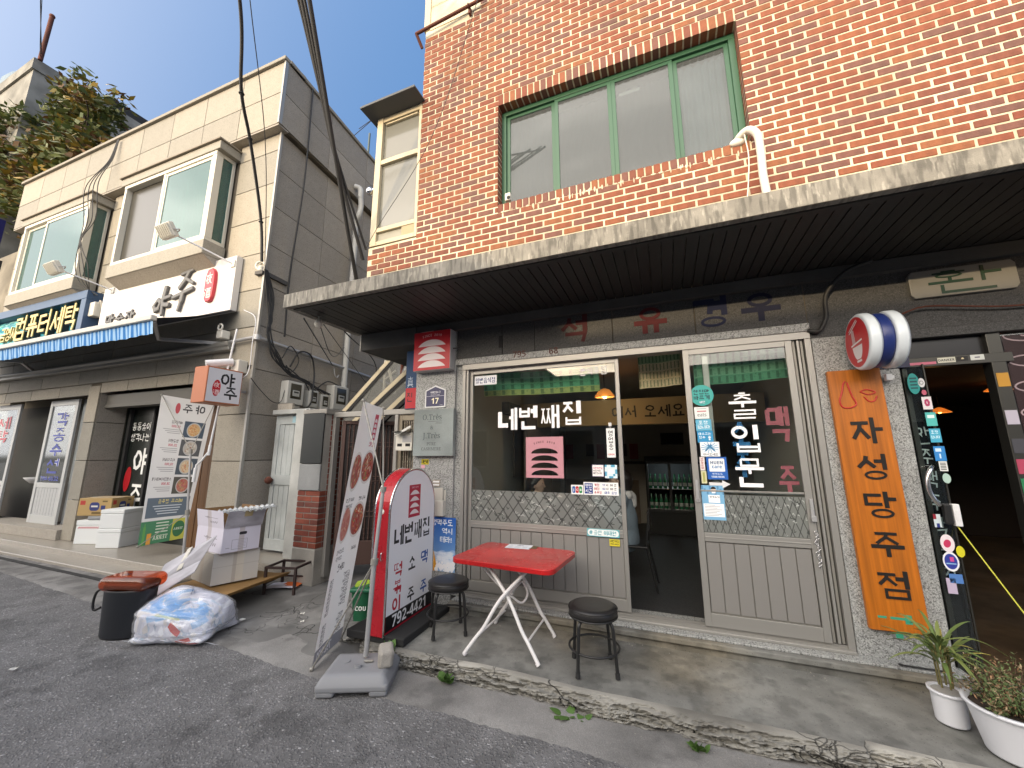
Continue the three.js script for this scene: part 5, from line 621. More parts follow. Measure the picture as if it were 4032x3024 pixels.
  const jn = thing('bottle_sign', 'tall blue and red liquor sign half hidden behind the shop pier', 'sign', [-2.86, 2.1, -0.1]); add(jn, 'panel', cb(-0.11, 0, -0.05, 0.14, 0.74, 0.0, 0.006), std({ color: lin(0.02, 0.06, 0.13), roughness: 0.4 })); add(jn, 'sign_face', face(-0.1, 0.01, 0.13, 0.73, 0.0015), printMat(canvasTex(256, 768, (x, w, h) => { x.fillStyle = '#123f6b'; x.fillRect(0, 0, w, 500); x.fillStyle = '#b5202a'; x.fillRect(0, 500, w, 268); ko(x, '진', 20, 560, 100, 120, 13, '#1a1014', 0); x.strokeStyle = '#c8d4e0'; x.lineWidth = 7; const l = (...p) => { x.beginPath(); x.moveTo(p[0], p[1]); for (let i = 2; i < p.length; i += 2) x.lineTo(p[i], p[i + 1]); x.stroke(); }; l(30, 372, 110, 366); l(70, 345, 66, 390); x.strokeRect(42, 390, 58, 62); l(42, 410, 100, 410); l(42, 430, 100, 430); l(24, 460, 118, 456); l(50, 462, 26, 490); l(90, 462, 116, 488); x.beginPath(); x.ellipse(190, 240, 56, 66, 0, 0, 6.3); x.stroke(); })));
}
// stickers and cards on the doors
{
  let n = 0; const card = (name, label, cat, x0, y0, x1, y1, z, w, h, f) => { const o = thing(name, label, cat, [(x0 + x1) / 2, y0, z]); add(o, 'sheet', face(x0 - (x0 + x1) / 2, 0, x1 - (x0 + x1) / 2, y1 - y0, 0.0007 * (1 + (n++ % 3))), printMat(canvasTex(w, h, f))); return o; };
  const txt = (x, s, px, cx, cy, col, f = 'bold') => { x.font = f + ' ' + px + 'px sans-serif'; x.fillStyle = col; x.textAlign = 'center'; x.fillText(s, cx, cy); x.textAlign = 'left'; };
  const zf = ZF - 0.0125, zs = -0.0125 + 0.0005;
  const pk = thing('logo_poster', 'pink square logo poster with four dark domes on the wide window', 'poster', [-1.17, 1.315, zf]); 
  { const pts = (k) => { const y = 0.225 - k * 0.073, a = []; for (let i = 0; i <= 14; i++) { const t = i / 14 * Math.PI; a.push([0.142 * Math.cos(t), y + 0.055 * Math.sin(t) - 0.005]); } return a; }; const s = new THREE.Shape([[-0.2, 0], [0.2, 0], [0.2, 0.415], [-0.2, 0.415]].map((p) => new THREE.Vector2(...p))); for (let k = 0; k < 4; k++) s.holes.push(new THREE.Path(pts(k + 0.15).map((p) => new THREE.Vector2(p[0], p[1] + 0.036)))); const g = new THREE.ExtrudeGeometry(s, { depth: 0.0012, bevelEnabled: false }); add(pk, 'sheet', metric(g), std({ color: lin(0.55, 0.26, 0.3), roughness: 0.6 })); add(pk, 'lettering', face(-0.13, 0.31, 0.13, 0.41, 0.0022), decalMat(canvasTex(512, 200, (x) => { x.font = 'bold 56px sans-serif'; x.fillStyle = '#3a2024'; x.textAlign = 'center'; [...'SINCE 2019'].forEach((c, i) => { const t = (i - 4.5) / 4.5; x.save(); x.translate(256 + t * 205, 110 + t * t * 34); x.rotate(t * 0.22); x.fillText(c, 0, 0); x.restore(); }); }))); }
  card('permit_sticker', 'small white restaurant permit sticker in the top left corner of the wide window', 'sticker', -1.985, 2.325, -1.71, 2.43, zf, 256, 96, (x) => { x.fillStyle = '#f1f3f5'; x.fillRect(0, 0, 256, 96); ko(x, '일반음식점', 12, 20, 42, 56, 7, '#1c2f74', 0.1); });
  const oc = card('open_sign', 'narrow white hanging sign with three characters and red OPEN beside the doorway', 'sign', -0.535, 1.52, -0.455, 1.8, zf + 0.004, 96, 330, (x) => { x.fillStyle = '#eef0ee'; x.fillRect(0, 0, 96, 330); ko(x, '영업중', 20, 24, 56, 68, 7, '#1a1c22', 0.12, true); txt(x, 'OPEN', 27, 48, 306, '#c8323c'); }); add(oc, 'suction_hook', [cb(-0.015, 0.3, 0, 0.015, 0.335, 0.008, 0.004), rod([0, 0.3, 0.004], [0, 0.28, 0.004], 0.003)], M.white);
  card('payment_card', 'white card with pink lettering stuck above the opening hours', 'card', -0.69, 1.335, -0.57, 1.455, zf, 140, 140, (x) => { x.fillStyle = '#2a2c50'; x.fillRect(0, 0, 140, 140); x.fillStyle = '#f6f2f0'; x.fillRect(8, 8, 124, 124); ko(x, '국민지원금', 14, 30, 20, 24, 3, '#b8325a', 0.1); ko(x, '사용가능', 14, 60, 20, 22, 3, '#333', 0.1); ko(x, '매장입니다', 14, 88, 18, 22, 3, '#333', 0.1); });
  card('payment_card', 'blue and white checkered card beside the pink lettered card', 'card', -0.565, 1.325, -0.45, 1.45, zf, 120, 130, (x) => { x.fillStyle = '#dff0f5'; x.fillRect(0, 0, 120, 130); x.fillStyle = '#5aa9c8'; for (let i = 0; i < 6; i++) for (let j = 0; j < 6; j++) if ((i * 7 + j * 3) % 4 < 2 && Math.hypot(i - 2.5, j - 2.5) > 1.6) x.fillRect(i * 20, j * 22, 20, 22); x.fillStyle = '#eef6f8'; x.fillRect(34, 42, 52, 46); });
  card('credit_card_sticker', 'small card logo sticker with blue red and green bars left of the opening hours', 'sticker', -0.9, 1.165, -0.78, 1.255, zf, 128, 96, (x) => { x.fillStyle = '#eef0ee'; x.fillRect(0, 0, 128, 96); ['#1b5aa5', '#b7282e', '#1f8a4a'].forEach((c, i) => { x.fillStyle = c; x.beginPath(); x.roundRect(12 + i * 36, 14, 32, 68, 12); x.fill(); txt(x, 'JCB'[i], 30, 28 + i * 36, 60, '#fff'); }); });
  card('opening_hours', 'white opening hours notice with a navy square beside the doorway', 'notice', -0.775, 1.165, -0.445, 1.285, zf + 0.0005, 360, 130, (x) => { x.fillStyle = '#f3f4f2'; x.fillRect(0, 0, 360, 130); x.fillStyle = '#1d3a86'; x.fillRect(10, 12, 86, 106); ko(x, '영업', 18, 20, 32, 40, 5, '#fff', 0.1); ko(x, '시간', 18, 68, 32, 40, 5, '#fff', 0.1); ko(x, '개점', 110, 14, 26, 28, 4, '#b02a30', 0.1); ko(x, '폐점', 110, 52, 26, 28, 4, '#b02a30', 0.1); ko(x, '휴무일', 110, 90, 24, 28, 4, '#b02a30', 0.1); txt(x, '17', 28, 212, 38, '#2b4b9a'); ko(x, '시', 234, 14, 24, 26, 4, '#333', 0); txt(x, '00', 28, 290, 38, '#333'); ko(x, '분', 316, 14, 26, 26, 4, '#333', 0); txt(x, '02', 28, 212, 76, '#2b4b9a'); ko(x, '시', 234, 52, 24, 26, 4, '#333', 0); txt(x, '00', 28, 290, 76, '#333'); ko(x, '분', 316, 52, 26, 26, 4, '#333', 0); ko(x, '매주 요일', 216, 90, 26, 28, 4, '#2b4b9a', 0.1); });
  card('clean_sticker', 'rounded turquoise hashtag sticker on the rail under the wide window', 'sticker', -0.755, 0.79, -0.455, 0.86, ZF + 0.0065, 384, 90, (x) => { x.fillStyle = '#67b3bd'; x.fillRect(0, 0, 384, 90); x.fillStyle = '#eef4f2'; x.beginPath(); x.roundRect(8, 8, 368, 74, 36); x.fill(); txt(x, '#', 66, 48, 68, '#3a9aa8'); ko(x, '클린 이태원', 82, 18, 46, 52, 9, '#3a9aa8', 0.06); });
  card('phone_sticker', 'tiny yellow phone number sticker under the turquoise sticker', 'sticker', -0.55, 0.715, -0.457, 0.775, ZF + 0.0005, 128, 80, (x) => { x.fillStyle = '#d8c832'; x.fillRect(0, 0, 128, 80); ko(x, '네번째집', 8, 8, 26, 28, 4, '#25221a', 0.08); txt(x, '792-4421', 26, 64, 66, '#25221a'); });
  const dc = thing('round_sticker', 'round turquoise sticker at the top of the sliding door stickers', 'sticker', [0.33, 2.0, zs]); add(dc, 'sheet', metric(new THREE.CircleGeometry(0.095, 36)).translate(0, 0.07, 0.001), std({ color: lin(0.05, 0.42, 0.38), roughness: 0.5 })); add(dc, 'lettering', face(-0.09, -0.02, 0.09, 0.16, 0.002), decalMat(canvasTex(200, 200, (x) => { ko(x, '한집만', 24, 42, 46, 48, 8, '#173c46', 0.08); ko(x, '빠르게', 24, 98, 46, 48, 8, '#173c46', 0.08); ko(x, '배민', 76, 156, 24, 24, 5, '#eef', 0.06); })));
  card('delivery_sticker', 'white delivery sticker reading eats on the sliding door', 'sticker', 0.258, 1.86, 0.375, 1.965, zs, 128, 110, (x) => { x.fillStyle = '#eceeec'; x.fillRect(0, 0, 128, 110); x.fillStyle = '#9aa'; x.fillRect(20, 14, 88, 5); x.fillStyle = '#c88'; x.fillRect(24, 34, 80, 12); txt(x, 'eats', 44, 64, 88, '#444a4c', ''); });
  card('takeaway_sticker', 'light blue takeaway sticker under the white delivery sticker', 'sticker', 0.26, 1.755, 0.385, 1.855, zs, 128, 110, (x) => { x.fillStyle = '#66b4d2'; x.fillRect(0, 0, 128, 110); ko(x, '포장', 22, 14, 38, 36, 5, '#f4f8fa', 0.1); ko(x, '됩니다', 14, 58, 32, 34, 5, '#f4f8fa', 0.08); });
  card('mask_sticker', 'mid blue mask notice sticker below the takeaway sticker', 'sticker', 0.265, 1.65, 0.39, 1.752, zs, 128, 110, (x) => { x.fillStyle = '#2f93c6'; x.fillRect(0, 0, 128, 110); ko(x, '마스크는', 12, 14, 24, 26, 4, '#f4f8fa', 0.06); ko(x, '필수', 12, 46, 26, 28, 4, '#f4f8fa', 0.06); x.fillStyle = '#e8f2f8'; x.beginPath(); x.arc(98, 62, 11, 0, 6.3); x.arc(98, 82, 8, 0, 6.3); x.fill(); });
  card('welcome_sticker', 'white square sticker with two crossed blue bottles on the sliding door', 'sticker', 0.28, 1.53, 0.43, 1.655, zs + 0.001, 150, 130, (x) => { x.fillStyle = '#f2f5f6'; x.fillRect(0, 0, 150, 130); x.strokeStyle = '#7fb2d4'; x.lineWidth = 6; for (let i = 0; i < 14; i++) { const a = i / 14 * 6.28; x.beginPath(); x.moveTo(75, 50); x.lineTo(75 + 70 * Math.cos(a), 50 + 50 * Math.sin(a)); x.stroke(); } x.strokeStyle = '#3f7ea8'; x.lineWidth = 14; x.beginPath(); x.moveTo(40, 80); x.lineTo(90, 24); x.moveTo(112, 80); x.lineTo(62, 24); x.stroke(); ko(x, '어서오세요', 20, 100, 22, 24, 3, '#666', 0.06); });
  card('heating_sticker', 'narrow white sticker with vertical red and black characters by the door stile', 'sticker', 0.266, 1.41, 0.305, 1.525, zs, 48, 140, (x) => { x.fillStyle = '#e4dcd8'; x.fillRect(0, 0, 48, 140); ko(x, '냉난방완비', 12, 6, 24, 22, 4, '#a83238', 0.1, true); });
  card('pest_control_sticker', 'blue framed white pest care sticker on the sliding door', 'sticker', 0.318, 1.335, 0.475, 1.525, zs + 0.0005, 190, 230, (x) => { x.fillStyle = '#1f5fb4'; x.fillRect(0, 0, 190, 230); x.fillStyle = '#f1f3f4'; x.beginPath(); x.roundRect(22, 16, 146, 134, 8); x.fill(); txt(x, 'HUEN', 44, 95, 74, '#27507e'); txt(x, 'care', 46, 95, 116, '#3a7ab6'); txt(x, '1588-0036', 26, 95, 212, '#e8eef4'); ko(x, '방역소독', 46, 162, 22, 22, 3, '#e8eef4', 0.1); });
  card('bottle_sticker', 'small pale yellow sticker above the door lock', 'sticker', 0.268, 1.3, 0.31, 1.405, zs, 48, 110, (x) => { x.fillStyle = '#d6d3a8'; x.fillRect(0, 0, 48, 110); x.fillStyle = '#a8a860'; x.fillRect(14, 12, 20, 84); });
  card('health_notice', 'blue and white health notice with a masked face drawing taped to the sliding door', 'notice', 0.258, 1.0, 0.43, 1.285, zs + 0.0012, 256, 400, (x, w, h) => { x.fillStyle = '#7db4d8'; x.fillRect(0, 0, w, h); x.fillStyle = '#5b8fb8'; for (let i = 0; i < 9; i++) x.fillRect(i * 30, 8 + (i % 3) * 30, 22, 40); x.fillStyle = '#e8c9b0'; x.beginPath(); x.arc(140, 62, 30, 0, 6.3); x.fill(); x.fillStyle = '#222'; x.beginPath(); x.arc(140, 44, 30, 3.1, 6.3); x.fill(); x.fillStyle = '#fff'; x.fillRect(120, 62, 42, 30); x.fillRect(76, 112, 130, 90); x.fillRect(12, 214, w - 24, 150); x.fillStyle = '#8aa'; ko(x, '방역수칙', 90, 124, 26, 26, 4, '#456', 0.1); for (let i = 0; i < 8; i++) { x.fillStyle = 'rgba(60,70,80,.6)'; x.fillRect(26, 228 + i * 17, 120 + (i * 53) % 84, 5); } });
  const ar = thing('paper_arrow', 'white paper arrow pointing right above the health notice', 'arrow', [0.385, 1.275, zs + 0.003]); add(ar, 'sheet', shapeExt([[-0.06, 0.01], [0.04, 0.01], [0.04, -0.012], [0.1, 0.022], [0.04, 0.056], [0.04, 0.034], [-0.06, 0.036]], 0.001), M.white);
}
// ---------------------------------------------------------------- furniture on the pavement
{
  const t = thing('folding_table', 'small folding table with a bright red rounded top and white crossed legs', 'table', [-1.3, 0, 0.44]);
  const rot = (x, z) => [x, z];
  const sh = new THREE.Shape(); const w = 0.455, d = 0.335, r = 0.09; sh.moveTo(-w + r, -d); sh.lineTo(w - r, -d); sh.quadraticCurveTo(w, -d, w, -d + r); sh.lineTo(w, d - r); sh.quadraticCurveTo(w, d, w - r, d); sh.lineTo(-w + r, d); sh.quadraticCurveTo(-w, d, -w, d - r); sh.lineTo(-w, -d + r); sh.quadraticCurveTo(-w, -d, -w + r, -d);
  const top = new THREE.ExtrudeGeometry(sh, { depth: 0.028, bevelEnabled: true, bevelSize: 0.008, bevelThickness: 0.006, bevelSegments: 3, curveSegments: 10 }); top.rotateX(Math.PI / 2); top.translate(0, 0.681, 0); top.rotateY(-0.07);
  add(t, 'tabletop', metric(top), new THREE.MeshPhysicalMaterial({ color: lin(0.72, 0.016, 0.018), map: T.plaster, roughness: 0.4, roughnessMap: T.scuff, clearcoat: 0.3, clearcoatRoughness: 0.3 }));
  const wh = std({ color: lin(0.74, 0.72, 0.71), roughness: 0.35 });
  // two crossed leg frames: legs bend outward near the floor
  const leg = (xt, zt, xb, zb) => { const k = 0.16, xm = lerp(xb, xt, 0.02) + (xt - xb) * 0.12, zm = lerp(zb, zt, 0.1); add(t, 'leg', [tube([[xt, 0.64, zt], [lerp(xt, xb, 0.46), 0.4, lerp(zt, zb, 0.45)], [lerp(xt, xb, 0.72), 0.19, lerp(zt, zb, 0.7)], [lerp(xt, xb, 0.82), 0.13, lerp(zt, zb, 0.8)], [xb, 0.012, zb]], 0.0145, 10, 40), rod([lerp(xt, xb, 0.97), 0.024, lerp(zt, zb, 0.97)], [xb, 0.006, zb], 0.0165, 10)], wh); };
  leg(0.2, 0.2, -0.29, 0.38); leg(-0.2, 0.17, 0.31, 0.33); leg(0.16, -0.17, -0.3, -0.24); leg(-0.18, -0.2, 0.3, -0.16);
  for (const [p, e, r2] of [[[0.205, 0.13, 0.27], [0.2, 0.13, -0.17], 0.009], [[-0.2, 0.13, 0.31], [-0.19, 0.13, -0.22], 0.009], [[0.2, 0.645, 0.22], [0.16, 0.645, -0.19], 0.011], [[-0.2, 0.645, 0.19], [-0.18, 0.645, -0.22], 0.011], [[0.0, 0.41, 0.27], [-0.01, 0.41, -0.19], 0.008]]) add(t, 'cross_brace', rod(p, e, r2, 8), wh);
  add(t, 'folding_strut', [tube([[-0.22, 0.6, 0.18], [-0.16, 0.5, 0.12], [-0.02, 0.36, 0.05], [0.06, 0.3, 0.0], [0.09, 0.36, -0.06], [0.03, 0.44, -0.1]], 0.009, 8, 30)], wh); add(t, 'latch_ring', xf(metric(new THREE.TorusGeometry(0.018, 0.003, 6, 16)), -0.01, 0.38, 0.06, 0.6, 0.5), M.steel);
  const mn = thing('menu_sheet', 'small printed menu sheet lying on the red table', 'paper', [-1.365, 0.6885, 0.175], 0.06); add(mn, 'sheet', quad([-0.12, 0.0005, 0.08], [0.12, 0.0005, 0.08], [0.12, 0.0025, -0.08], [-0.12, 0.0015, -0.08]), printMat(canvasTex(256, 160, (x, w2, h2) => { x.fillStyle = '#dfe3ea'; x.fillRect(0, 0, w2, h2); x.fillStyle = '#334'; x.font = 'bold 26px sans-serif'; x.fillText('M', 24, 44); ko(x, '메뉴', 100, 20, 34, 34, 5, '#445', 0.1); x.fillStyle = '#9aa2b0'; for (let i = 0; i < 6; i++) for (let k = 0; k < 3; k++) x.fillRect(16 + k * 78, 70 + i * 14, 40 + (i * 13 + k * 7) % 24, 4); }), { side: THREE.DoubleSide }));
  const cl = thing('dark_card', 'small dark card tucked under the menu sheet edge', 'card', [-1.22, 0.6885, 0.16], 0.06); add(cl, 'sheet', cb(-0.04, 0, -0.06, 0.03, 0.0012, 0.05, 0.0004), std({ color: lin(0.12, 0.10, 0.05), roughness: 0.6 }));

  const s = thing('bar_stool', 'round black vinyl stool standing right of the red table', 'stool', [-0.6, 0, 0.63], 0.15, 'black stools at the red table');
  const seat = lathe([[0, 0.36], [0.165, 0.362], [0.178, 0.372], [0.182, 0.39], [0.18, 0.412], [0.168, 0.43], [0.14, 0.438], [0.06, 0.442], [0, 0.443]], 48); add(s, 'seat', metric(seat), M.leather);
  add(s, 'seat_rim', [xf(metric(new THREE.TorusGeometry(0.178, 0.006, 8, 48)), 0, 0.366, 0, Math.PI / 2)], M.black); add(s, 'piping', xf(metric(new THREE.TorusGeometry(0.181, 0.0035, 6, 48)), 0, 0.418, 0, Math.PI / 2), M.leather);
  for (let k = 0; k < 4; k++) { const a = k * Math.PI / 2 + 0.62, c = Math.cos(a), q = Math.sin(a), l = add(s, 'leg', [tube([[c * 0.10, 0.352, q * 0.10], [c * 0.145, 0.35, q * 0.145], [c * 0.168, 0.325, q * 0.168], [c * 0.176, 0.27, q * 0.176], [c * 0.196, 0.02, q * 0.196]], 0.0125, 10, 30)], M.black); add(l, 'rubber_foot', rod([c * 0.1945, 0.035, q * 0.1945], [c * 0.197, 0.001, q * 0.197], 0.017, 12), M.blackMat); }
  add(s, 'foot_ring', xf(metric(new THREE.TorusGeometry(0.183, 0.0085, 8, 56)), 0, 0.15, 0, Math.PI / 2), M.black);
  const s2 = s.clone(); s2.name = numbered('bar_stool'); s2.position.set(-1.93, 0, 0.5); s2.rotation.y = 0.5; s2.userData = { ...s.userData, label: 'round black vinyl stool left of the red table by the standing sign' }; scene.add(s2);
}
// ---------------------------------------------------------------- arched standing sign
{
  const g = thing('standing_sign', 'tall arched red standing sign with black, red and blue menu lettering and a phone number', 'sign', [-2.4, 0.05, 0.53], 0.03);
  const outline = (hw, hb, ht, n = 24) => { const a = [[-hw, hb], [hw, hb]]; for (let i = 0; i <= n; i++) { const t = i / n * Math.PI; a.push([hw * Math.cos(t), ht - hw + hw * Math.sin(t)]); } return a; };
  const body = shapeExt(outline(0.37, 0, 1.36), 0.15, 0.006); body.rotateY(Math.PI / 2); body.translate(-0.075, 0, 0); add(g, 'case', body, std({ color: lin(0.6, 0.022, 0.036), map: T.plaster, roughness: 0.5, roughnessMap: T.scuff }));
  const rim = []; { const a = outline(0.374, -0.002, 1.364, 32), pts = [...a.slice(1), a[0], a[1]].map(([x, y]) => [0.078, y, -x]); rim.push(...polyline(pts, 0.009, 6), ...polyline(pts.map(([x, y, z]) => [-0.078, y, z]), 0.009, 6)); } add(g, 'metal_rim', rim, M.chrome);
  const s = new THREE.Shape(outline(0.362, 0.008, 1.352).map((p) => new THREE.Vector2(...p))), fg = new THREE.ShapeGeometry(s, 24); const p = fg.attributes.position, uv = []; for (let i = 0; i < p.count; i++) uv.push((p.getX(i) + 0.362) / 0.724, p.getY(i) / 1.352); fg.setAttribute('uv', new THREE.Float32BufferAttribute(uv, 2)); fg.rotateY(Math.PI / 2); fg.translate(0.0845, 0, 0);
  const signPrint = std({ roughness: 0.4, map: canvasTex(724, 1352, (x, w, h) => { x.fillStyle = '#ececf1'; x.fillRect(0, 0, w, h); x.fillStyle = '#b01c3c'; x.fillRect(266, 140, 192, 300); x.fillStyle = '#e8dfe2'; for (let k = 0; k < 4; k++) { const y = 232 + k * 60; x.beginPath(); x.moveTo(282, y); x.quadraticCurveTo(362, y - 84, 442, y); x.closePath(); x.fill(); } x.font = '22px sans-serif'; x.textAlign = 'center'; x.fillText('SINCE 2019', 362, 172); x.textAlign = 'left';
    [...'네번째집'].forEach((c, i) => ko(x, c, 70 + i * 150, 480 - i * 2, 132, 180, 26, '#15151a', 0)); ko(x, '떡볶이', 84, 800, 124, 128, 20, '#b3182f', 0.09, true); ko(x, '소', 300, 790, 120, 130, 18, '#17171c', 0); ko(x, '주', 300, 1068, 120, 130, 18, '#17171c', 0); ko(x, '맥', 510, 790, 124, 130, 18, '#2450a0', 0); ko(x, '주', 510, 1060, 124, 130, 18, '#2450a0', 0);
    x.fillStyle = '#121214'; x.fillRect(0, 1206, w, 124); x.fillStyle = '#eeeef0'; x.font = 'bold 132px sans-serif'; x.textAlign = 'center'; x.fillText('792-4421', w / 2, 1316, 660); x.fillStyle = '#9c1026'; x.fillRect(0, 1330, w, 22); }) }); add(g, 'sign_face', fg, signPrint); add(g, 'sign_face', fg.clone().rotateY(Math.PI), signPrint);
  add(g, 'base', [cb(-0.32, -0.06, -0.42, 0.27, 0.005, 0.36, 0.012)], M.blackMat); add(g, 'side_handle', [tube([[-0.02, 0.66, 0.375], [-0.02, 0.66, 0.395], [-0.02, 0.6, 0.395], [-0.02, 0.6, 0.375]], 0.005, 6), tube([[0.03, 0.66, 0.375], [0.03, 0.66, 0.395], [0.03, 0.6, 0.395], [0.03, 0.6, 0.375]], 0.005, 6)], M.chrome); add(g, 'cap', xf(metric(new THREE.SphereGeometry(0.026, 14, 8)), 0.0, 1.0, 0.37, 0, 0, 0, [1, 1, 0.4]), M.offwhite);
}
// ---------------------------------------------------------------- banner stands seen from behind
function dish(x, cx, cy, r, seed, cols) { const q = rng(seed); x.globalAlpha = 0.72; x.fillStyle = '#d9d6d2'; x.beginPath(); x.ellipse(cx, cy, r, r, 0, 0, 6.3); x.fill(); x.fillStyle = cols[0]; x.beginPath(); x.ellipse(cx, cy, r * 0.86, r * 0.86, 0, 0, 6.3); x.fill(); for (let i = 0; i < 70; i++) { const a = q() * 6.3, d = Math.sqrt(q()) * r * 0.76; x.fillStyle = cols[Math.floor(q() * cols.length)]; x.beginPath(); x.ellipse(cx + d * Math.cos(a), cy + d * Math.sin(a), r * (0.06 + q() * 0.16), r * 0.05, q() * 3, 0, 6.3); x.fill(); } x.globalAlpha = 1; }
function xBanner(name, label, c, pole, tex, baseThing) { // c: TL, TR, BR, BL as seen from the street
  const g = thing(name, label, 'banner', pole.base), o = (p) => p.map((v, i) => v - pole.base[i]), [TL, TR, BR, BL] = c.map(o), J = o(pole.joint), K = o(pole.low);
  const gs = gridSurf(16, 24, (u, v) => { const a = TL.map((_, i) => lerp(lerp(BL[i], BR[i], u), lerp(TL[i], TR[i], u), v)); const b = 0.03 * Math.sin(u * Math.PI) * (0.4 + 0.6 * Math.sin(v * 3.14)); return [a[0] - b, a[1], a[2] + b * 0.3, 1 - u, v]; });
  add(g, 'print', gs, new THREE.MeshPhysicalMaterial({ map: tex, roughness: 0.8, side: THREE.DoubleSide, transmission: 0.3, thickness: 0 }));
  add(g, 'pole', [rod([0, 0, 0], K, 0.019, 12), rod(K, J, 0.015, 12)], M.steel); add(g, 'collar', [rod(K.map((v, i) => v - (J[i] - K[i]) * 0.03), K.map((v, i) => v + (J[i] - K[i]) * 0.05), 0.03, 10), rod(J.map((v, i) => v - (J[i] - K[i]) * 0.05), J.map((v, i) => v + (J[i] - K[i]) * 0.02), 0.026, 10)], M.aluDark);
  for (const [a, b] of [[J, TL], [J, TR], [K, BL], [K, BR]]) { const l = add(g, 'arm', rod(a, b, 0.0065, 8), M.aluDark); add(l, 'tip', metric(new THREE.SphereGeometry(0.018, 8, 6).translate(...b)), M.aluDark); }
  return g;
}
{
  const red = ['#8c2a20', '#c4402c', '#d98a5c', '#e6d2b8', '#7a8a4a', '#b02a24'];
  const t2 = canvasTex(512, 1536, (x, w, h) => { x.fillStyle = '#fbfbfb'; x.fillRect(0, 0, w, h); x.fillStyle = '#c24a62'; x.fillRect(60, 60, 74, 190); x.fillStyle = '#e6dde2'; for (let k = 0; k < 4; k++) { x.beginPath(); x.arc(97, 120 + k * 38, 28, Math.PI, 0); x.fill(); } ko(x, '네번째집', 48, 262, 26, 34, 5, '#c24a62', 0);
    dish(x, 330, 470, 130, 3, red); dish(x, 100, 440, 118, 5, red); dish(x, 340, 800, 116, 7, ['#b8564a', '#c98a70', '#d9b49c', '#c06050']); dish(x, 110, 790, 116, 9, red); const ln = (y, s, a = 60) => ko(x, s, a, y, 24, 26, 4, '#4a4a50', 0.05); ln(640, '떡볶이 튀김 순대', 230); ln(680, '김치전 어묵탕', 250); ln(640, '우동 라면', 30); ln(950, '모듬순대 튀김', 250); ln(990, '오징어 만두', 270); ln(960, '라볶이', 40); ko(x, '메뉴판', 190, 1040, 40, 46, 6, '#444', 0.1);
    for (let i = 0; i < 14; i++) { x.fillStyle = '#55555c'; x.font = 'bold 27px sans-serif'; x.fillText((17 - (i * 5) % 9) + ',000', 360, 1130 + i * 22 + (i > 8 ? 40 : 0)); ko(x, ['소고기버섯', '해물파전', '치즈떡볶이', '계란말이'][i % 4], 60, 1110 + i * 22 + (i > 8 ? 40 : 0), 20, 20, 3, '#55555c', 0.06); } x.fillStyle = '#8e8f98'; x.fillRect(0, 1460, w, 76); x.font = 'bold 66px sans-serif'; x.fillStyle = '#e4e5ec'; x.fillText('792 4421', 190, 1522); });
  xBanner('banner_stand', 'tall white menu banner with red dishes seen from behind beside the arched sign', [[-2.65, 2.06, 0.945], [-2.78, 2.04, 0.505], [-2.83, -0.08, 0.83], [-2.7, -0.1, 1.25]], { base: [-2.257, 0.03, 1.16], low: [-2.245, 0.7, 1.14], joint: [-2.23, 1.275, 1.1] }, t2);
  const t1 = canvasTex(640, 1536, (x, w, h) => { x.fillStyle = '#d8d8d8'; x.fillRect(0, 0, w, h); ko(x, '야', 90, 50, 110, 110, 16, '#3a3a3e', 0, false, 0.05); ko(x, '주', 230, 60, 120, 110, 16, '#3a3a3e', 0, false, 0.05); x.fillStyle = '#b8404c'; x.beginPath(); x.ellipse(410, 120, 30, 60, 0, 0, 6.3); x.fill(); const cs = [['#3a4a5c', '#c89a58', '#d9b884', '#b86a3c'], ['#4a4c50', '#b0a89c', '#d8d0c4', '#8a5a48'], ['#3e4a56', '#c8b088', '#c4683c', '#e0c8a0'], ['#4a4840', '#a84a3c', '#c88a60', '#8a9a58']], nm = ['바지락찜', '알골뱅이', '치즈떡볶이', '스팸김치부대찌개'], pr = ['16,000', '25,000', '18,000', '28,000'];
    for (let i = 0; i < 4; i++) { const y = 250 + i * 205; x.fillStyle = cs[i][0]; x.fillRect(50, y, 240, 180); dish(x, 170, y + 92, 82, 20 + i, cs[i].slice(1)); ko(x, nm[i], 320, y + 6, 32, 36, 5, '#4a4448', 0.04); x.fillStyle = '#b8505c'; x.font = 'bold 38px sans-serif'; x.fillText(pr[i], 330, y + 84); x.fillStyle = '#8e8e92'; for (let k = 0; k < 3; k++) x.fillRect(320, y + 104 + k * 20, 230 - k * 30, 6); }
    x.fillStyle = '#5a6876'; x.fillRect(40, 1080, 560, 200); ko(x, '베스트 안주를', 130, 1096, 46, 44, 7, '#d8c878', 0.06); x.fillStyle = '#c8d0d6'; for (let k = 0; k < 4; k++) x.fillRect(130 + k * 14, 1160 + k * 26, 380 - k * 40, 9); x.fillStyle = '#3f7f58'; x.fillRect(0, 1310, w, 226); x.fillStyle = '#b8b848'; x.fillRect(0, 1310, 200, 226); x.fillStyle = '#2c6a40'; x.beginPath(); x.ellipse(110, 1420, 76, 84, 0, 0, 6.3); x.fill(); x.fillStyle = '#d8dccc'; x.font = 'bold 58px serif'; x.fillText('TERRA', 240, 1500); x.font = 'bold 34px serif'; x.fillText('TERRA', 54, 1430); x.fillStyle = '#d89a3c'; x.fillRect(470, 1430, 60, 106); x.fillStyle = '#5a9a4a'; x.fillRect(560, 1360, 36, 176); x.fillRect(570, 1330, 14, 40); x.fillStyle = '#c8d4c4'; for (let k = 0; k < 4; k++) x.fillRect(250, 1330 + k * 30, 170, 12); });
  xBanner('banner_stand', 'grey menu banner with food photographs seen from behind in front of the left bar', [[-7.87, 2.56, 0.0], [-7.0, 2.41, -0.33], [-7.16, 0.27, -0.25], [-7.65, 0.17, 0.1]], { base: [-6.64, 0.02, 0.02], low: [-6.73, 0.7, 0.0], joint: [-6.87, 1.62, 0.0] }, t1);
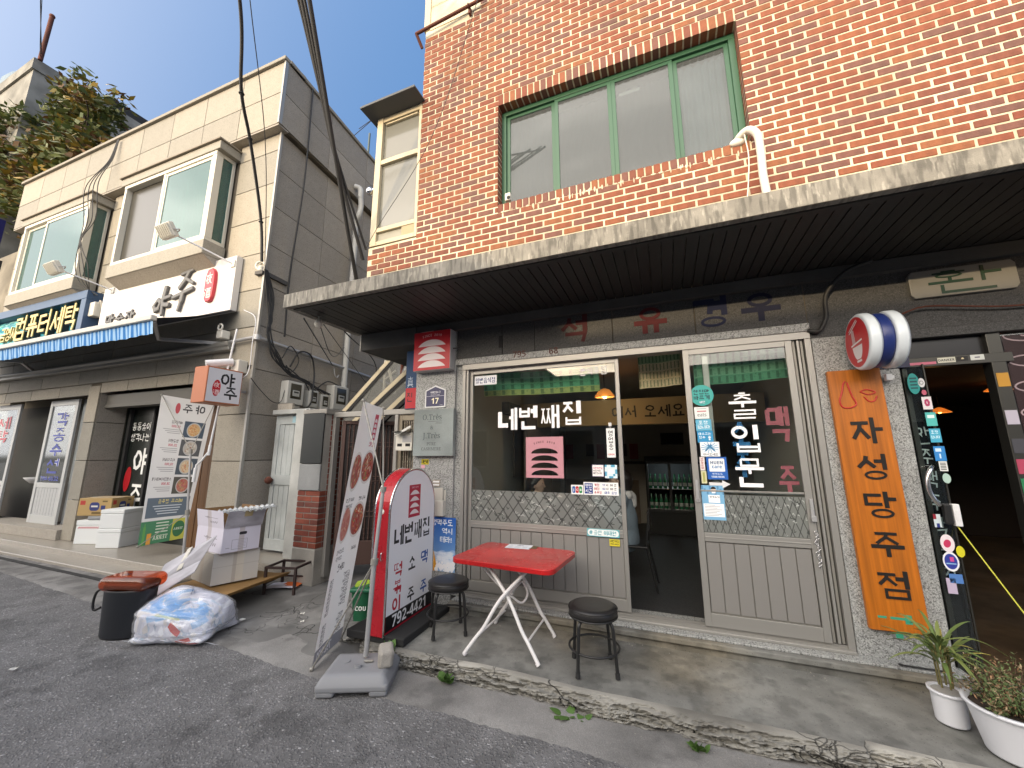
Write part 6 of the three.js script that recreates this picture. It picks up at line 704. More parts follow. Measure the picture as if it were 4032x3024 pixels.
  // weight of the near banner stand and the stone on it
  const w = thing('weight_block', 'grey moulded plastic weight block at the foot of the near banner pole', 'base', [-2.24, -0.118, 1.23], 0.42);
  const pts = []; const top = gridSurf(24, 16, (u, v) => { const x = lerp(-0.25, 0.25, u), z = lerp(-0.19, 0.19, v); const e = Math.min(sstep(0, 0.1, u), sstep(0, 0.1, 1 - u), sstep(0, 0.12, v), sstep(0, 0.12, 1 - v)); return [x, 0.075 + 0.06 * Math.pow(e, 0.5) - 0.01 * Math.exp(-((x * x + (z + 0.03) ** 2) / 0.006)), z]; });
  const bm = std({ color: lin(0.24, 0.245, 0.255), roughness: 0.55 }); add(w, 'block', [metric(top), cb(-0.253, 0.03, -0.193, 0.253, 0.082, 0.193, 0.02, 3), cb(-0.25, 0.0, -0.19, -0.12, 0.05, 0.19, 0.02), cb(0.12, 0.0, -0.19, 0.25, 0.05, 0.19, 0.02)], bm);
  add(w, 'pole_socket', rod([0.0, 0.12, 0.06], [0.0, 0.15, 0.055], 0.026, 14), bm); add(w, 'filler_cap', rod([-0.12, 0.128, -0.03], [-0.12, 0.137, -0.03], 0.032, 16), bm); add(w, 'locking_lever', cb(0.02, 0.135, -0.02, 0.09, 0.148, 0.0, 0.005), M.aluDark);
  w.children[0].castShadow = true;
  const st = thing('stone_block', 'small pale stone block resting on the grey banner base', 'stone', [-2.07, 0.008, 1.16], 0.7); const sg = cb(-0.055, 0, -0.09, 0.055, 0.12, 0.09, 0.03, 4); { const p = sg.attributes.position; for (let i = 0; i < p.count; i++) { const n = fbm(p.getX(i) * 3 + 1, p.getZ(i) * 3 + p.getY(i) * 2 + 1, 16, 3, 5) - 0.5; p.setXYZ(i, p.getX(i) + n * 0.012, p.getY(i) + n * 0.012, p.getZ(i) + n * 0.012); } sg.computeVertexNormals(); } add(st, 'block', sg, std({ map: T.plaster, color: lin(0.46, 0.43, 0.38), roughness: 0.95, ...bump(T.brickBump, 0.006) }));
  const gb = thing('green_bin', 'small green lidded bin with white letters half hidden behind the near banner pole', 'bin', [-2.93, -0.06, 0.42], 0.35); add(gb, 'tub', xf(metric(new THREE.CylinderGeometry(0.15, 0.115, 0.27, 4, 1)), 0, 0.135, 0, 0, Math.PI / 4), std({ color: lin(0.012, 0.1, 0.045), roughness: 0.35 })); add(gb, 'lid', [cb(-0.125, 0.27, -0.125, 0.125, 0.305, 0.125, 0.012)], std({ color: lin(0.015, 0.12, 0.06), roughness: 0.35 })); add(gb, 'lettering', face(-0.08, 0.09, 0.08, 0.16, 0.107), decalMat(canvasTex(128, 56, (x) => { x.fillStyle = '#eef2ee'; x.font = 'bold 44px sans-serif'; x.fillText('COU', 10, 44); })));
  add(gb, 'paper_scrap', xf(gridSurf(6, 4, (u, v) => [lerp(-0.1, 0.1, u), 0.31 + 0.03 * Math.sin(u * 5 + v * 3), lerp(-0.08, 0.06, v)]), 0, 0, 0), std({ color: lin(0.35, 0.5, 0.05), side: THREE.DoubleSide }));
}
// ---------------------------------------------------------------- rubbish and boxes by the alley
{
  const paper = (seed, col, prints) => canvasTex(512, 384, (x, w, h) => { x.fillStyle = col; x.fillRect(0, 0, w, h); x.fillStyle = 'rgba(150,135,120,.35)'; x.fillRect(w * 0.42, 0, w * 0.14, h); prints && prints(x, w, h); });
  const faceBox = (w, h, d, maps) => { const g = new THREE.BoxGeometry(w, h, d).translate(0, h / 2, 0); return g; };
  const whiteC = std({ color: lin(0.62, 0.6, 0.66), roughness: 0.75, map: T.plaster }), brown = std({ color: lin(0.30, 0.17, 0.07), roughness: 0.9, map: T.plaster });
  // flattened cardboard
  const cbd = thing('flattened_cardboard', 'stack of flattened brown cardboard sheets under the white boxes', 'cardboard', [-4.68, 0.03, 0.58], 0.05);
  for (let k = 0; k < 3; k++) { const f = (x, z) => 0.02 + k * 0.026 + 0.05 * sstep(0.0, 0.5, x) * (0.4 + 0.6 * sstep(0.3, -0.3, z)) + 0.012 * Math.sin(x * 5 + k * 2); const top = gridSurf(20, 12, (u, v) => { const x = lerp(-0.62 + 0.03 * k, 0.22 + 0.02 * k, u), z = lerp(-0.42, 0.36 + 0.02 * (k % 2), v) - 0.1 * u; return [x, f(x, z) + 0.008, z]; }), bot = gridSurf(20, 12, (u, v) => { const x = lerp(-0.62 + 0.03 * k, 0.22 + 0.02 * k, u), z = lerp(-0.42, 0.36 + 0.02 * (k % 2), v) - 0.1 * u; return [x, f(x, z), z]; }); const e = gridSurf(20, 1, (u, v) => { const x = lerp(-0.62 + 0.03 * k, 0.22 + 0.02 * k, u), z = 0.36 + 0.02 * (k % 2) - 0.1 * u; return [x, f(x, z) + v * 0.008, z]; }), e2 = gridSurf(12, 1, (u, v) => { const x = 0.22 + 0.02 * k, z = lerp(-0.42, 0.36 + 0.02 * (k % 2), u) - 0.1; return [x, f(x, z) + v * 0.008, z]; }); add(cbd, 'sheet', [top, bot, e, e2], std({ color: lin(0.42, 0.24, 0.08), roughness: 0.85, side: THREE.DoubleSide, map: T.plaster })); }
  const boxAt = (name, label, near, ex, ez, h, mat) => { const g = thing(name, label, 'box', near); const X = V(ex), Z = V(ez), m = new THREE.Matrix4().makeBasis(X.clone().normalize(), new THREE.Vector3(0, 1, 0), Z.clone().normalize()); return { g, X, Z, h }; };
  const panelQ = (g, name, a, u, v, t, mat, label) => { const A = V(a), U = V(u), W = V(v), n = U.clone().cross(W).normalize().multiplyScalar(t), c = [A, A.clone().add(U), A.clone().add(U).add(W), A.clone().add(W)]; const f = c.map((p) => p.toArray()), b = c.map((p) => p.clone().sub(n).toArray()); return add(g, name, [quad(f[0], f[1], f[2], f[3]), quad(b[1], b[0], b[3], b[2]), quad(b[0], b[1], f[1], f[0]), quad(b[1], b[2], f[2], f[1]), quad(b[2], b[3], f[3], f[2]), quad(b[3], b[0], f[0], f[3])], mat, label); };
  const lowMap = std({ roughness: 0.8, map: paper(1, '#c4c1bb', (x, w, h) => { x.fillStyle = 'rgba(205,198,186,.9)'; x.fillRect(w * 0.5, 0, w * 0.16, h); x.fillStyle = 'rgba(120,110,100,.5)'; x.fillRect(0, h * 0.45, w, 3); }) });
  { const b = thing('cardboard_box', 'closed dull white carton standing on the flattened cardboard', 'box', [-4.79, 0.125, 0.77]), ex = [0.16, 0, -0.42], ez = [-0.52, 0, -0.1], H = 0.335; panelQ(b, 'side', [0, 0, 0], ex, [0, H, 0], 0.004, lowMap); panelQ(b, 'side', ez, ez.map((v) => -v), [0, H, 0], 0.004, std({ roughness: 0.8, map: paper(2, '#a09a90') })); panelQ(b, 'side', [ex[0], 0, ex[2]], ez, [0, H, 0], 0.004, lowMap); panelQ(b, 'side', [ex[0] + ez[0], 0, ex[2] + ez[2]], ex.map((v) => -v), [0, H, 0], 0.004, lowMap); panelQ(b, 'top', [0, H, 0], ex, ez, 0.004, lowMap); }
  const upA = std({ roughness: 0.7, map: paper(3, '#d2cfdc', (x, w, h) => { x.strokeStyle = '#55505c'; x.lineWidth = 3; x.strokeRect(w * 0.25, h * 0.5, w * 0.4, h * 0.38); for (let i = 0; i < 5; i++) { x.fillStyle = '#8d88a0'; x.fillRect(w * 0.4, h * (0.56 + i * 0.06), w * 0.22, 4); } x.fillStyle = '#26222a'; x.beginPath(); x.roundRect(w * 0.42, h * 0.2, w * 0.2, h * 0.12, 18); x.fill(); x.font = 'bold 30px sans-serif'; x.fillStyle = '#55505c'; x.fillText('♻', w * 0.84, h * 0.8); x.fillRect(w * 0.1, h * 0.8, w * 0.1, 5); }) }), upB = std({ roughness: 0.7, map: paper(4, '#cfccd8', (x, w, h) => { x.strokeStyle = '#3a363e'; x.lineWidth = 5; x.beginPath(); x.moveTo(w * 0.3, h * 0.4); x.lineTo(w * 0.8, h * 0.45); x.stroke(); x.beginPath(); x.arc(w * 0.42, h * 0.42, 20, 0, 6.3); x.stroke(); x.beginPath(); x.moveTo(w * 0.5, h * 0.62); for (let i = 0; i < 9; i++) x.lineTo(w * (0.5 + i * 0.035), h * (0.62 + (i % 2) * 0.12)); x.stroke(); }) });
  const b = thing('cardboard_box', 'open pale lilac carton with raised flaps on top of the white carton', 'box', [-4.71, 0.46, 0.75]), ex = [0.1, 0, -0.37], ez = [-0.57, 0, -0.06], H = 0.27, neg = (v) => v.map((q) => -q), sum = (...a) => [0, 1, 2].map((i) => a.reduce((t, v) => t + v[i], 0));
  panelQ(b, 'side', [0, 0, 0], ex, [0, H, 0], 0.004, upA); panelQ(b, 'side', ez, neg(ez), [0, H, 0], 0.004, upB); panelQ(b, 'side', ex, ez, [0, H, 0], 0.004, brown); panelQ(b, 'side', sum(ex, ez), neg(ex), [0, H, 0], 0.004, brown); panelQ(b, 'bottom', [0, 0.004, 0], ex, ez, 0.004, brown);
  panelQ(b, 'flap', sum([0, H, 0], [0.01, 0, 0]), ex, [0.06, 0.19, 0.01], 0.004, whiteC); panelQ(b, 'flap', sum([0, H, 0], ez), neg(ez), [0.0, 0.19, 0.03], 0.004, upB); panelQ(b, 'flap', sum([0, H, 0], ex), ez, [0.02, 0.2, -0.06], 0.004, brown); panelQ(b, 'flap', sum([0, H, 0], ex, ez), neg(ex), [-0.06, 0.18, 0.0], 0.004, brown); add(b, 'tape', quad([0.098, H + 0.12, -0.15], [0.12, H + 0.12, -0.23], [0.135, H + 0.18, -0.23], [0.112, H + 0.18, -0.15]), std({ color: lin(0.45, 0.36, 0.2) }));
  const tr = thing('egg_trays', 'clear plastic egg trays sticking out of the open carton', 'egg trays', [-4.7, 0.76, 0.5], 0.2); for (let k = 0; k < 2; k++) add(tr, 'tray', gridSurf(48, 30, (u, v) => { const x = lerp(-0.26, 0.26, u), z = lerp(-0.16, 0.16, v); return [x, 0.14 + k * 0.02 + 0.022 * Math.sin(u * 44) * Math.sin(v * 28) + 0.25 * (x + 0.1) * 0.4, z + k * 0.01]; }), new THREE.MeshPhysicalMaterial({ color: lin(0.82, 0.84, 0.84), roughness: 0.12, transmission: 0.55, thickness: 0, side: THREE.DoubleSide }));
  const fl = thing('folded_carton', 'opened white carton sheet leaning on the stacked boxes over the rubbish', 'cardboard', [-4.9, 0.05, 0.98]); const flm = std({ color: lin(0.66, 0.65, 0.70), roughness: 0.75, side: THREE.DoubleSide, map: T.plaster }); const Q = (a, b2, c, d) => { const o = (p) => p.map((v, i) => v - [-4.9, 0.05, 0.98][i]); const [A, B, C, D] = [a, b2, c, d].map(o); return [quad(A, B, C, D), quad(...[B, A, D, C].map((p) => [p[0], p[1] - 0.006, p[2] - 0.003]))]; };
  add(fl, 'sheet', Q([-5.2, 0.19, 1.1], [-4.74, 0.44, 0.93], [-4.64, 0.69, 0.86], [-5.28, 0.36, 0.97]), flm); add(fl, 'fold', Q([-5.05, 0.09, 1.17], [-4.72, 0.34, 0.99], [-4.74, 0.44, 0.93], [-5.2, 0.19, 1.1]), flm); add(fl, 'tape', [...Q([-4.97, 0.33, 1.02], [-4.92, 0.355, 1.0], [-4.92, 0.56, 0.92], [-4.98, 0.53, 0.93])].map((g) => g.translate(0.002, 0.006, 0.004)), M.offwhite);
  // black bin with translucent lid
  const bn = thing('black_bin', 'black oval plastic tub with an amber see-through lid standing on the road', 'bin', [-4.9, -0.12, 1.42], 0.34); const oval = (prof, sx, sz) => { const g = lathe(prof, 40); g.scale(sx, 1, sz); return metric(g); };
  add(bn, 'tub', oval([[0, 0], [0.19, 0], [0.2, 0.02], [0.215, 0.40], [0.22, 0.42], [0.2, 0.42], [0.18, 0.04], [0, 0.03]], 1.08, 0.66), std({ color: lin(0.014, 0.016, 0.02), roughness: 0.42 }));
  add(bn, 'handle', tube([[-0.25, 0.4, 0.0], [-0.31, 0.39, 0.02], [-0.33, 0.3, 0.03], [-0.31, 0.22, 0.03], [-0.26, 0.24, 0.02]], 0.011, 8, 30), M.black);
  add(bn, 'lid', metric(new RoundedBoxGeometry(0.47, 0.13, 0.29, 6, 0.06).translate(0.01, 0.475, 0)), new THREE.MeshPhysicalMaterial({ color: lin(0.9, 0.34, 0.18), roughness: 0.06, transmission: 0.9, thickness: 0, clearcoat: 1, clearcoatRoughness: 0.05 })); add(bn, 'contents', cb(-0.19, 0.41, -0.11, 0.2, 0.48, 0.11, 0.03), std({ color: lin(0.05, 0.025, 0.02), roughness: 0.5 }));
  add(bn, 'sticker', [xf(metric(new THREE.CircleGeometry(0.035, 20)), -0.05, 0.537, 0.02, -1.57)], std({ color: lin(0.08, 0.08, 0.5) })); add(bn, 'sticker', [xf(metric(new THREE.CircleGeometry(0.04, 20).scale(1.3, 0.8, 1)), 0.12, 0.5372, -0.03, -1.57)], std({ color: lin(0.5, 0.62, 0.72) }));
  // clear bag of rubbish
  const bg = thing('rubbish_bag', 'clear plastic rubbish bag full of blue, white and red litter', 'bag', [-4.33, -0.12, 1.22], 0.34); bg.scale.set(1.12, 0.95, 1.05);
  const bagTex = canvasTex(1024, 512, (x, w, h) => { x.fillStyle = '#d4d2da'; x.fillRect(0, 0, w, h); const q = rng(12), cs = ['#e0dfe4', '#f0eff0', '#c4c2ca', '#d2cac2', '#a9b2c0', '#dcd6d0', '#b4c1ce']; for (let i = 0; i < 520; i++) { x.fillStyle = cs[Math.floor(q() * cs.length)]; x.save(); x.translate(q() * w, q() * h); x.rotate(q() * 6.3); x.fillRect(0, 0, 14 + q() * 60, 8 + q() * 30); x.restore(); } x.fillStyle = '#5f9fd8'; for (let i = 0; i < 60; i++) { x.save(); x.translate(60 + q() * 860, 20 + q() * 120); x.rotate(q() - 0.5); x.globalAlpha = 0.45; x.fillRect(0, 0, 60 + q() * 110, 16 + q() * 36); x.restore(); } x.fillStyle = '#b83228'; for (const [px, py, a] of [[330, 300, 0.4], [390, 250, -0.5], [270, 350, 0.2]]) { x.save(); x.translate(px, py); x.rotate(a); x.fillRect(0, 0, 110, 44); x.restore(); } x.fillStyle = 'rgba(200,195,90,.5)'; x.fillRect(420, 150, 220, 24); });
  const blob = (u, v, inset) => { const a = u * 6.2832, e = v * Math.PI, cx = Math.cos(a), sz = Math.sin(a); let r = Math.pow(Math.sin(e), 0.55); const sq = 1 / Math.pow(Math.pow(Math.abs(cx), 4.5) + Math.pow(Math.abs(sz), 4.5), 1 / 4.5); const lump = 1 + 0.16 * (fbm(u, v * 0.8, 6, 4, 5) - 0.5) + 0.05 * (fbm(u, v, 20, 2, 8) - 0.5), h = -Math.cos(e), low = Math.exp(-((h + 0.75) ** 2) / 0.12), tip = Math.pow(Math.abs(cx * sz) * 2, 4);
    return [0.33 * r * cx * sq * lump * (1 + 0.2 * low * tip) - inset * cx, Math.max(0.004, 0.13 + (h > 0 ? 0.26 : 0.126) * Math.sign(h) * Math.pow(Math.abs(h), 0.75) * lump + (h > 0 ? -0.05 * cx - 0.09 * h * Math.max(0, sz) : 0)), 0.235 * r * sz * sq * lump * (1 + 0.22 * low * tip) - inset * sz, u * 2, v]; };
  add(bg, 'litter', gridSurf(90, 46, (u, v) => blob(u, v, 0.012)), std({ map: bagTex, roughness: 0.7 }));
  add(bg, 'film', gridSurf(110, 60, (u, v) => { const p = blob(u, v, -0.004), n = 0.014 * (fbm(u, v, 26, 3, 31) - 0.4); return [p[0] * (1 + n * 2), p[1] + n * 0.6, p[2] * (1 + n * 2), u, v]; }), new THREE.MeshPhysicalMaterial({ color: lin(0.9, 0.92, 0.95), roughness: 0.16, transmission: 0.88, thickness: 0, side: THREE.DoubleSide }));
  add(bg, 'sealed_edge', gridSurf(60, 4, (u, v) => { const c = 2 * u - 1; return [c * 0.45, 0.035 + 0.05 * (1 - c * c) + 0.012 * v + 0.004 * Math.sin(u * 50) , 0.235 + 0.04 * (1 - c * c) + 0.03 * v - 0.02 * Math.abs(c)]; }), new THREE.MeshPhysicalMaterial({ color: lin(0.88, 0.89, 0.9), roughness: 0.3, transmission: 0.45, thickness: 0, side: THREE.DoubleSide }));
  // rusty stool frame, loose paper, crumpled bag
  const sf = thing('stool_frame', 'bare dark square steel stool frame without a seat in the alley mouth', 'frame', [-4.46, -0.1, 0.06], 0.28); const sm = std({ color: lin(0.035, 0.02, 0.018), roughness: 0.7 }); for (const [a, c] of [[-0.19, -0.16], [0.19, -0.16], [0.19, 0.16], [-0.19, 0.16]]) add(sf, 'leg', cb(a - 0.014, 0, c - 0.014, a + 0.014, 0.3, c + 0.014, 0.003), sm); add(sf, 'rail', [cb(-0.205, 0.3, -0.175, 0.205, 0.325, -0.15, 0.003), cb(-0.205, 0.3, 0.15, 0.205, 0.325, 0.175, 0.003), cb(-0.205, 0.3, -0.15, -0.18, 0.325, 0.15, 0.003), cb(0.18, 0.3, -0.15, 0.205, 0.325, 0.15, 0.003), cb(-0.19, 0.12, -0.17, 0.19, 0.14, -0.155, 0.003), cb(-0.2, 0.12, -0.15, -0.185, 0.14, 0.15, 0.003)], sm);
  const lf = thing('leaflet', 'white and orange leaflet lying on the ground under the stool frame', 'paper', [-4.56, -0.055, 0.04], 0.4); add(lf, 'sheet', gridSurf(8, 6, (u, v) => [lerp(-0.19, 0.19, u), 0.012 * Math.sin(u * 3.1) + 0.01 * u * v, lerp(-0.12, 0.12, v), u, v]), std({ side: THREE.DoubleSide, map: canvasTex(128, 96, (x) => { x.fillStyle = '#d4d2dc'; x.fillRect(0, 0, 128, 96); x.fillStyle = '#d4672a'; x.fillRect(76, 30, 52, 66); x.fillRect(60, 54, 30, 42); }) }));
  const cr = thing('crumpled_bag', 'crumpled beige plastic bag behind the leaning carton sheet', 'bag', [-5.55, 0.02, 0.55]); add(cr, 'film', gridSurf(30, 20, (u, v) => { const a = u * 6.283, e = v * 3.1416, n = 1 + 0.5 * (fbm(u, v, 7, 3, 9) - 0.5); return [0.28 * Math.sin(e) * Math.cos(a) * n, Math.max(0.0, 0.12 - 0.15 * Math.cos(e) * n), 0.18 * Math.sin(e) * Math.sin(a) * n]; }), std({ color: lin(0.42, 0.37, 0.3), roughness: 0.5 }));
  const cp = thing('paper_cup', 'small white paper cup standing by the stacked cartons', 'cup', [-4.99, 0.48, 0.69]); add(cp, 'cup_body', metric(lathe([[0, 0], [0.025, 0], [0.035, 0.08], [0.037, 0.085], [0.032, 0.08], [0.022, 0.005]], 20)), M.white);
  // foam boxes and carton by the left pier
  const foam = std({ color: lin(0.74, 0.76, 0.75), roughness: 0.85 }); const fb = (label, x, y, z, w, h, d, ry, red) => { const g = thing('foam_box', label, 'foam box', [x, y, z], ry); add(g, 'body', cb(-w / 2, 0, -d / 2, w / 2, h * 0.78, d / 2, 0.014, 3), foam); add(g, 'lid', cb(-w / 2 - 0.004, h * 0.785, -d / 2 - 0.004, w / 2 + 0.004, h, d / 2 + 0.004, 0.014, 3), foam); if (red) { const s = add(g, 'printed_band', face(-w / 2 + 0.03, h * 0.62, w / 2 - 0.01, h * 0.76, d / 2 + 0.0015), decalMat(canvasTex(256, 48, (x2) => { x2.strokeStyle = '#c43a48'; x2.lineWidth = 5; x2.beginPath(); for (let i = 0; i < 40; i++) x2.lineTo(6 + i * 6.2, 24 + 14 * Math.sin(i * 2.1)); x2.stroke(); }))); } return g; };
  fb('white foam box with a red scribbled band on the floor beside the pier', -9.62, 0.02, -0.24, 0.52, 0.40, 0.3, 0.36, true); fb('lower white foam box of the stacked pair', -8.92, 0.02, -0.25, 0.40, 0.31, 0.42, 0.36); fb('upper white foam box of the stacked pair', -8.92, 0.332, -0.25, 0.40, 0.31, 0.42, 0.37);
  const ca = thing('noodle_carton', 'brown carton printed with navy oval logos balanced on the foam boxes', 'carton', [-9.6, 0.5, -0.28], 0.36); add(ca, 'carton_body', cb(-0.3, 0, -0.2, 0.3, 0.3, 0.2, 0.006), std({ color: lin(0.42, 0.3, 0.14), roughness: 0.85 })); const pr = printMat(canvasTex(320, 160, (x, w, h) => { x.fillStyle = '#b0935f'; x.fillRect(0, 0, w, h); x.fillStyle = '#2b3570'; x.beginPath(); x.roundRect(110, 36, 96, 80, 30); x.fill(); x.fillRect(222, 66, 44, 40); x.fillStyle = '#b23c34'; x.fillRect(14, 20, 50, 40); x.fillStyle = '#6a552e'; x.fillRect(140, 126, 90, 22); x.fillRect(230, 20, 50, 14); x.fillStyle = '#d8d4c8'; x.fillRect(124, 66, 66, 16); })); add(ca, 'print', face(-0.295, 0.005, 0.295, 0.295, 0.2012), pr); add(ca, 'print', quad([0.3012, 0.005, 0.195], [0.3012, 0.005, -0.195], [0.3012, 0.295, -0.195], [0.3012, 0.295, 0.195]), pr); add(ca, 'tape', bx(-0.3005, 0.3002, -0.03, 0.3005, 0.302, 0.03), M.offwhite);
  const pk = thing('packet', 'grey wrapped packet squeezed under the brown carton', 'packet', [-9.5, 0.42, -0.26], 0.36); add(pk, 'wrap', cb(-0.2, 0, -0.14, 0.2, 0.08, 0.14, 0.03, 3), std({ color: lin(0.3, 0.31, 0.32), roughness: 0.4 }));
}
// ---------------------------------------------------------------- the bar on the right
{
  const rb = thing('bar_entrance', 'dark bar entrance with a sticker covered glass door at the right edge', 'shop front', [1.74, 0.0, 0]);
  add(rb, 'room', [bx(-0.02, 0, -6.2, 4, 0.09, -0.1), bx(-0.02, 0.0, -6.3, 4, 2.6, -6.15), bx(-0.02, 2.44, -6.2, 4, 2.54, -0.32), bx(-0.04, 0.1, -6.2, -0.01, 2.42, -0.36), bx(4, 0.0, -6.2, 4.05, 2.6, -0.1), bx(-0.02, 2.44, -0.4, 4, 2.6, -0.3)], std({ color: lin(0.02, 0.012, 0.009), roughness: 0.85 }));
  add(rb, 'floor', bx(0, 0.09, -6, 4, 0.1, 0.05), std({ map: T.concrete, color: lin(0.45, 0.33, 0.25), roughness: 0.5 }));
  const fm = std({ color: lin(0.07, 0.068, 0.06), roughness: 0.35, metalness: 0.7 });
  add(rb, 'door_frame', [cb(-0.02, 2.2, -0.08, 0.62, 2.27, -0.01, 0.004), cb(0.5, 0.1, -0.1, 0.58, 2.43, -0.012, 0.005), cb(0.0, 0.1, -0.08, 0.03, 2.2, -0.02, 0.004)], fm);
  add(rb, 'transom_panel', [bx(0.0, 2.27, -0.06, 0.5, 2.43, -0.05)], std({ map: canvasTex(512, 160, (x, w, h) => { x.fillStyle = '#0c0c10'; x.fillRect(0, 0, w, h); x.fillStyle = '#b9bab6'; x.font = 'bold 62px sans-serif'; x.fillText('BAKER', 230, 116); x.font = 'italic bold 30px sans-serif'; x.fillStyle = '#9a9c9c'; x.fillText('PISCATOR', 250, 46); x.strokeStyle = '#aaaca8'; x.lineWidth = 4; for (const [a, b, r] of [[120, 44, 26], [184, 44, 26], [160, 106, 30]]) { x.beginPath(); x.arc(a, b, r, 0, 6.3); x.stroke(); } x.beginPath(); x.moveTo(420, 20); x.lineTo(480, 20); x.lineTo(500, 90); x.lineTo(440, 100); x.closePath(); x.fillStyle = '#8d908c'; x.fill(); x.fillStyle = '#20307a'; x.fillRect(430, 130, 70, 16); }), roughness: 0.3 }));
  const side = add(rb, 'side_pane', bx(0.58, 0.1, -0.05, 2.4, 2.43, -0.045), M.glass); add(side, 'swirl_print', face(0.6, 0.4, 1.1, 2.4, -0.042), decalMat(canvasTex(256, 1024, (x) => { x.fillStyle = 'rgba(40,8,12,.85)'; x.fillRect(0, 0, 256, 1024); x.strokeStyle = 'rgba(205,195,200,.7)'; x.lineWidth = 5; const q = rng(3); for (let i = 0; i < 22; i++) { x.beginPath(); for (let k = 0; k < 30; k++) { const a = k * 0.3, r = 60 - k * 1.8; x.lineTo((i % 2) * 130 + 60 + r * Math.cos(a) * 1.3, i * 48 + r * 0.5 * Math.sin(a)); } x.stroke(); } })));
  const d = thing('glass_door', 'frameless glass bar door covered with round and square stickers', 'door', [1.73, 0.1, 0.004]); add(d, 'pane', bx(0.0, 0.0, -0.003, 0.118, 2.1, 0.003), M.glass); add(d, 'edge_strip', [cb(0.118, 0, -0.006, 0.128, 2.12, 0.008, 0.003)], fm);
  add(d, 'handle', tube([[0.07, 1.08, 0.01], [0.035, 1.1, 0.05], [0.0, 1.18, 0.06], [0.0, 1.27, 0.06], [0.03, 1.34, 0.05], [0.06, 1.355, 0.01]], 0.014, 10, 40), M.chrome); add(d, 'door_lock', cb(0.065, 0.96, 0.008, 0.105, 1.1, 0.05, 0.01), M.black); add(d, 'keypad', [cb(0.112, 0.95, 0.006, 0.15, 1.1, 0.045, 0.006), cb(0.12, 0.99, 0.045, 0.142, 1.06, 0.049, 0.003)], M.white);
  const fx = thing('fixed_pane', 'narrow dark glass panel with white chalk writing behind the orange board', 'window', [1.72, 0.1, -0.03]); add(fx, 'pane', bx(0.0, 0, -0.006, 0.14, 2.1, 0.0), std({ color: lin(0.012), roughness: 0.08 })); add(fx, 'chalk_writing', face(0.0, 0.4, 0.13, 1.7, 0.002), decalMat(canvasTex(128, 1024, (x) => { ko(x, '안주맥주칵테일', 30, 40, 80, 100, 9, 'rgba(190,200,200,.75)', 0.28, true, 0.1); })));
  const stk = (label, cat, x, y, w, h, col, round, draw) => { const s = thing('door_sticker', label, cat, [x, y, 0.02]); const g = round ? metric(new THREE.CircleGeometry(0.5, 28).scale(w, h, 1)) : metric(new THREE.PlaneGeometry(w, h)); if (draw) { const p = g.attributes.position, uv = []; for (let i = 0; i < p.count; i++) uv.push(p.getX(i) / w + 0.5, p.getY(i) / h + 0.5); g.setAttribute('uv', new THREE.Float32BufferAttribute(uv, 2)); } add(s, 'sheet', g, draw ? std({ map: canvasTex(96, 128, draw), roughness: 0.5 }) : std({ color: lin(...col), roughness: 0.5 })); return s; };
  const bg = (c) => (x) => { x.fillStyle = c; x.fillRect(0, 0, 96, 128); };
  stk('teal oval sticker high on the bar glass', 'sticker', 1.775, 2.07, 0.07, 0.16, null, true, (x) => { bg('#1d8f8c')(x); x.fillStyle = '#0e4a50'; for (let i = 0; i < 4; i++) x.fillRect(20, 26 + i * 20, 56, 10); });
  stk('small white oval sticker beside the teal one', 'sticker', 1.82, 2.075, 0.04, 0.07, null, true, (x) => { bg('#d6d8da')(x); x.strokeStyle = '#444'; x.lineWidth = 6; x.beginPath(); x.arc(48, 64, 24, 0, 6.3); x.stroke(); });
  stk('tiny pink round sticker on the bar glass', 'sticker', 1.825, 2.0, 0.028, 0.04, [0.5, 0.1, 0.16], true);
  stk('white sticker with a magenta flower on the bar glass', 'sticker', 1.83, 1.92, 0.055, 0.095, null, false, (x) => { bg('#dcd8da')(x); x.fillStyle = '#a8325e'; for (let i = 0; i < 7; i++) { x.beginPath(); x.ellipse(48 + 16 * Math.cos(i), 60 + 26 * Math.sin(i), 12, 16, i, 0, 6.3); x.fill(); } });
  stk('mint green square sticker on the bar glass', 'sticker', 1.835, 1.80, 0.06, 0.1, null, false, (x) => { bg('#4fb4ae')(x); x.fillStyle = '#d8eeea'; x.fillRect(16, 24, 64, 30); });
  stk('turquoise square sticker below the mint one', 'sticker', 1.84, 1.68, 0.062, 0.1, null, false, (x) => { bg('#43a6c4')(x); ko(x, '포장', 14, 16, 30, 34, 5, '#e6f4f8', 0.1); ko(x, '됩니다', 8, 64, 24, 28, 4, '#e6f4f8', 0.1); });
  stk('bright blue square sticker below the turquoise one', 'sticker', 1.845, 1.55, 0.062, 0.105, null, false, (x) => { bg('#2b82c8')(x); x.fillStyle = '#cfe4f4'; x.fillRect(14, 18, 50, 30); x.fillRect(40, 66, 14, 40); });
  stk('white label with black print above the door handle', 'sticker', 1.85, 1.46, 0.045, 0.07, null, false, (x) => { bg('#dadcd8')(x); x.fillStyle = '#333'; for (let i = 0; i < 5; i++) x.fillRect(14, 20 + i * 20, 66, 10); });
  stk('pale green round sticker at the door handle', 'sticker', 1.855, 1.375, 0.045, 0.07, [0.42, 0.58, 0.5], true);
  stk('white sticker with a pink fish near the lower door', 'sticker', 1.79, 0.93, 0.075, 0.12, null, true, (x) => { bg('#e6dade')(x); x.fillStyle = '#c0305c'; x.beginPath(); x.ellipse(46, 66, 24, 30, 0.5, 0, 6.3); x.fill(); });
  stk('yellow round sticker low on the bar door', 'sticker', 1.85, 0.88, 0.045, 0.075, [0.65, 0.6, 0.02], true);
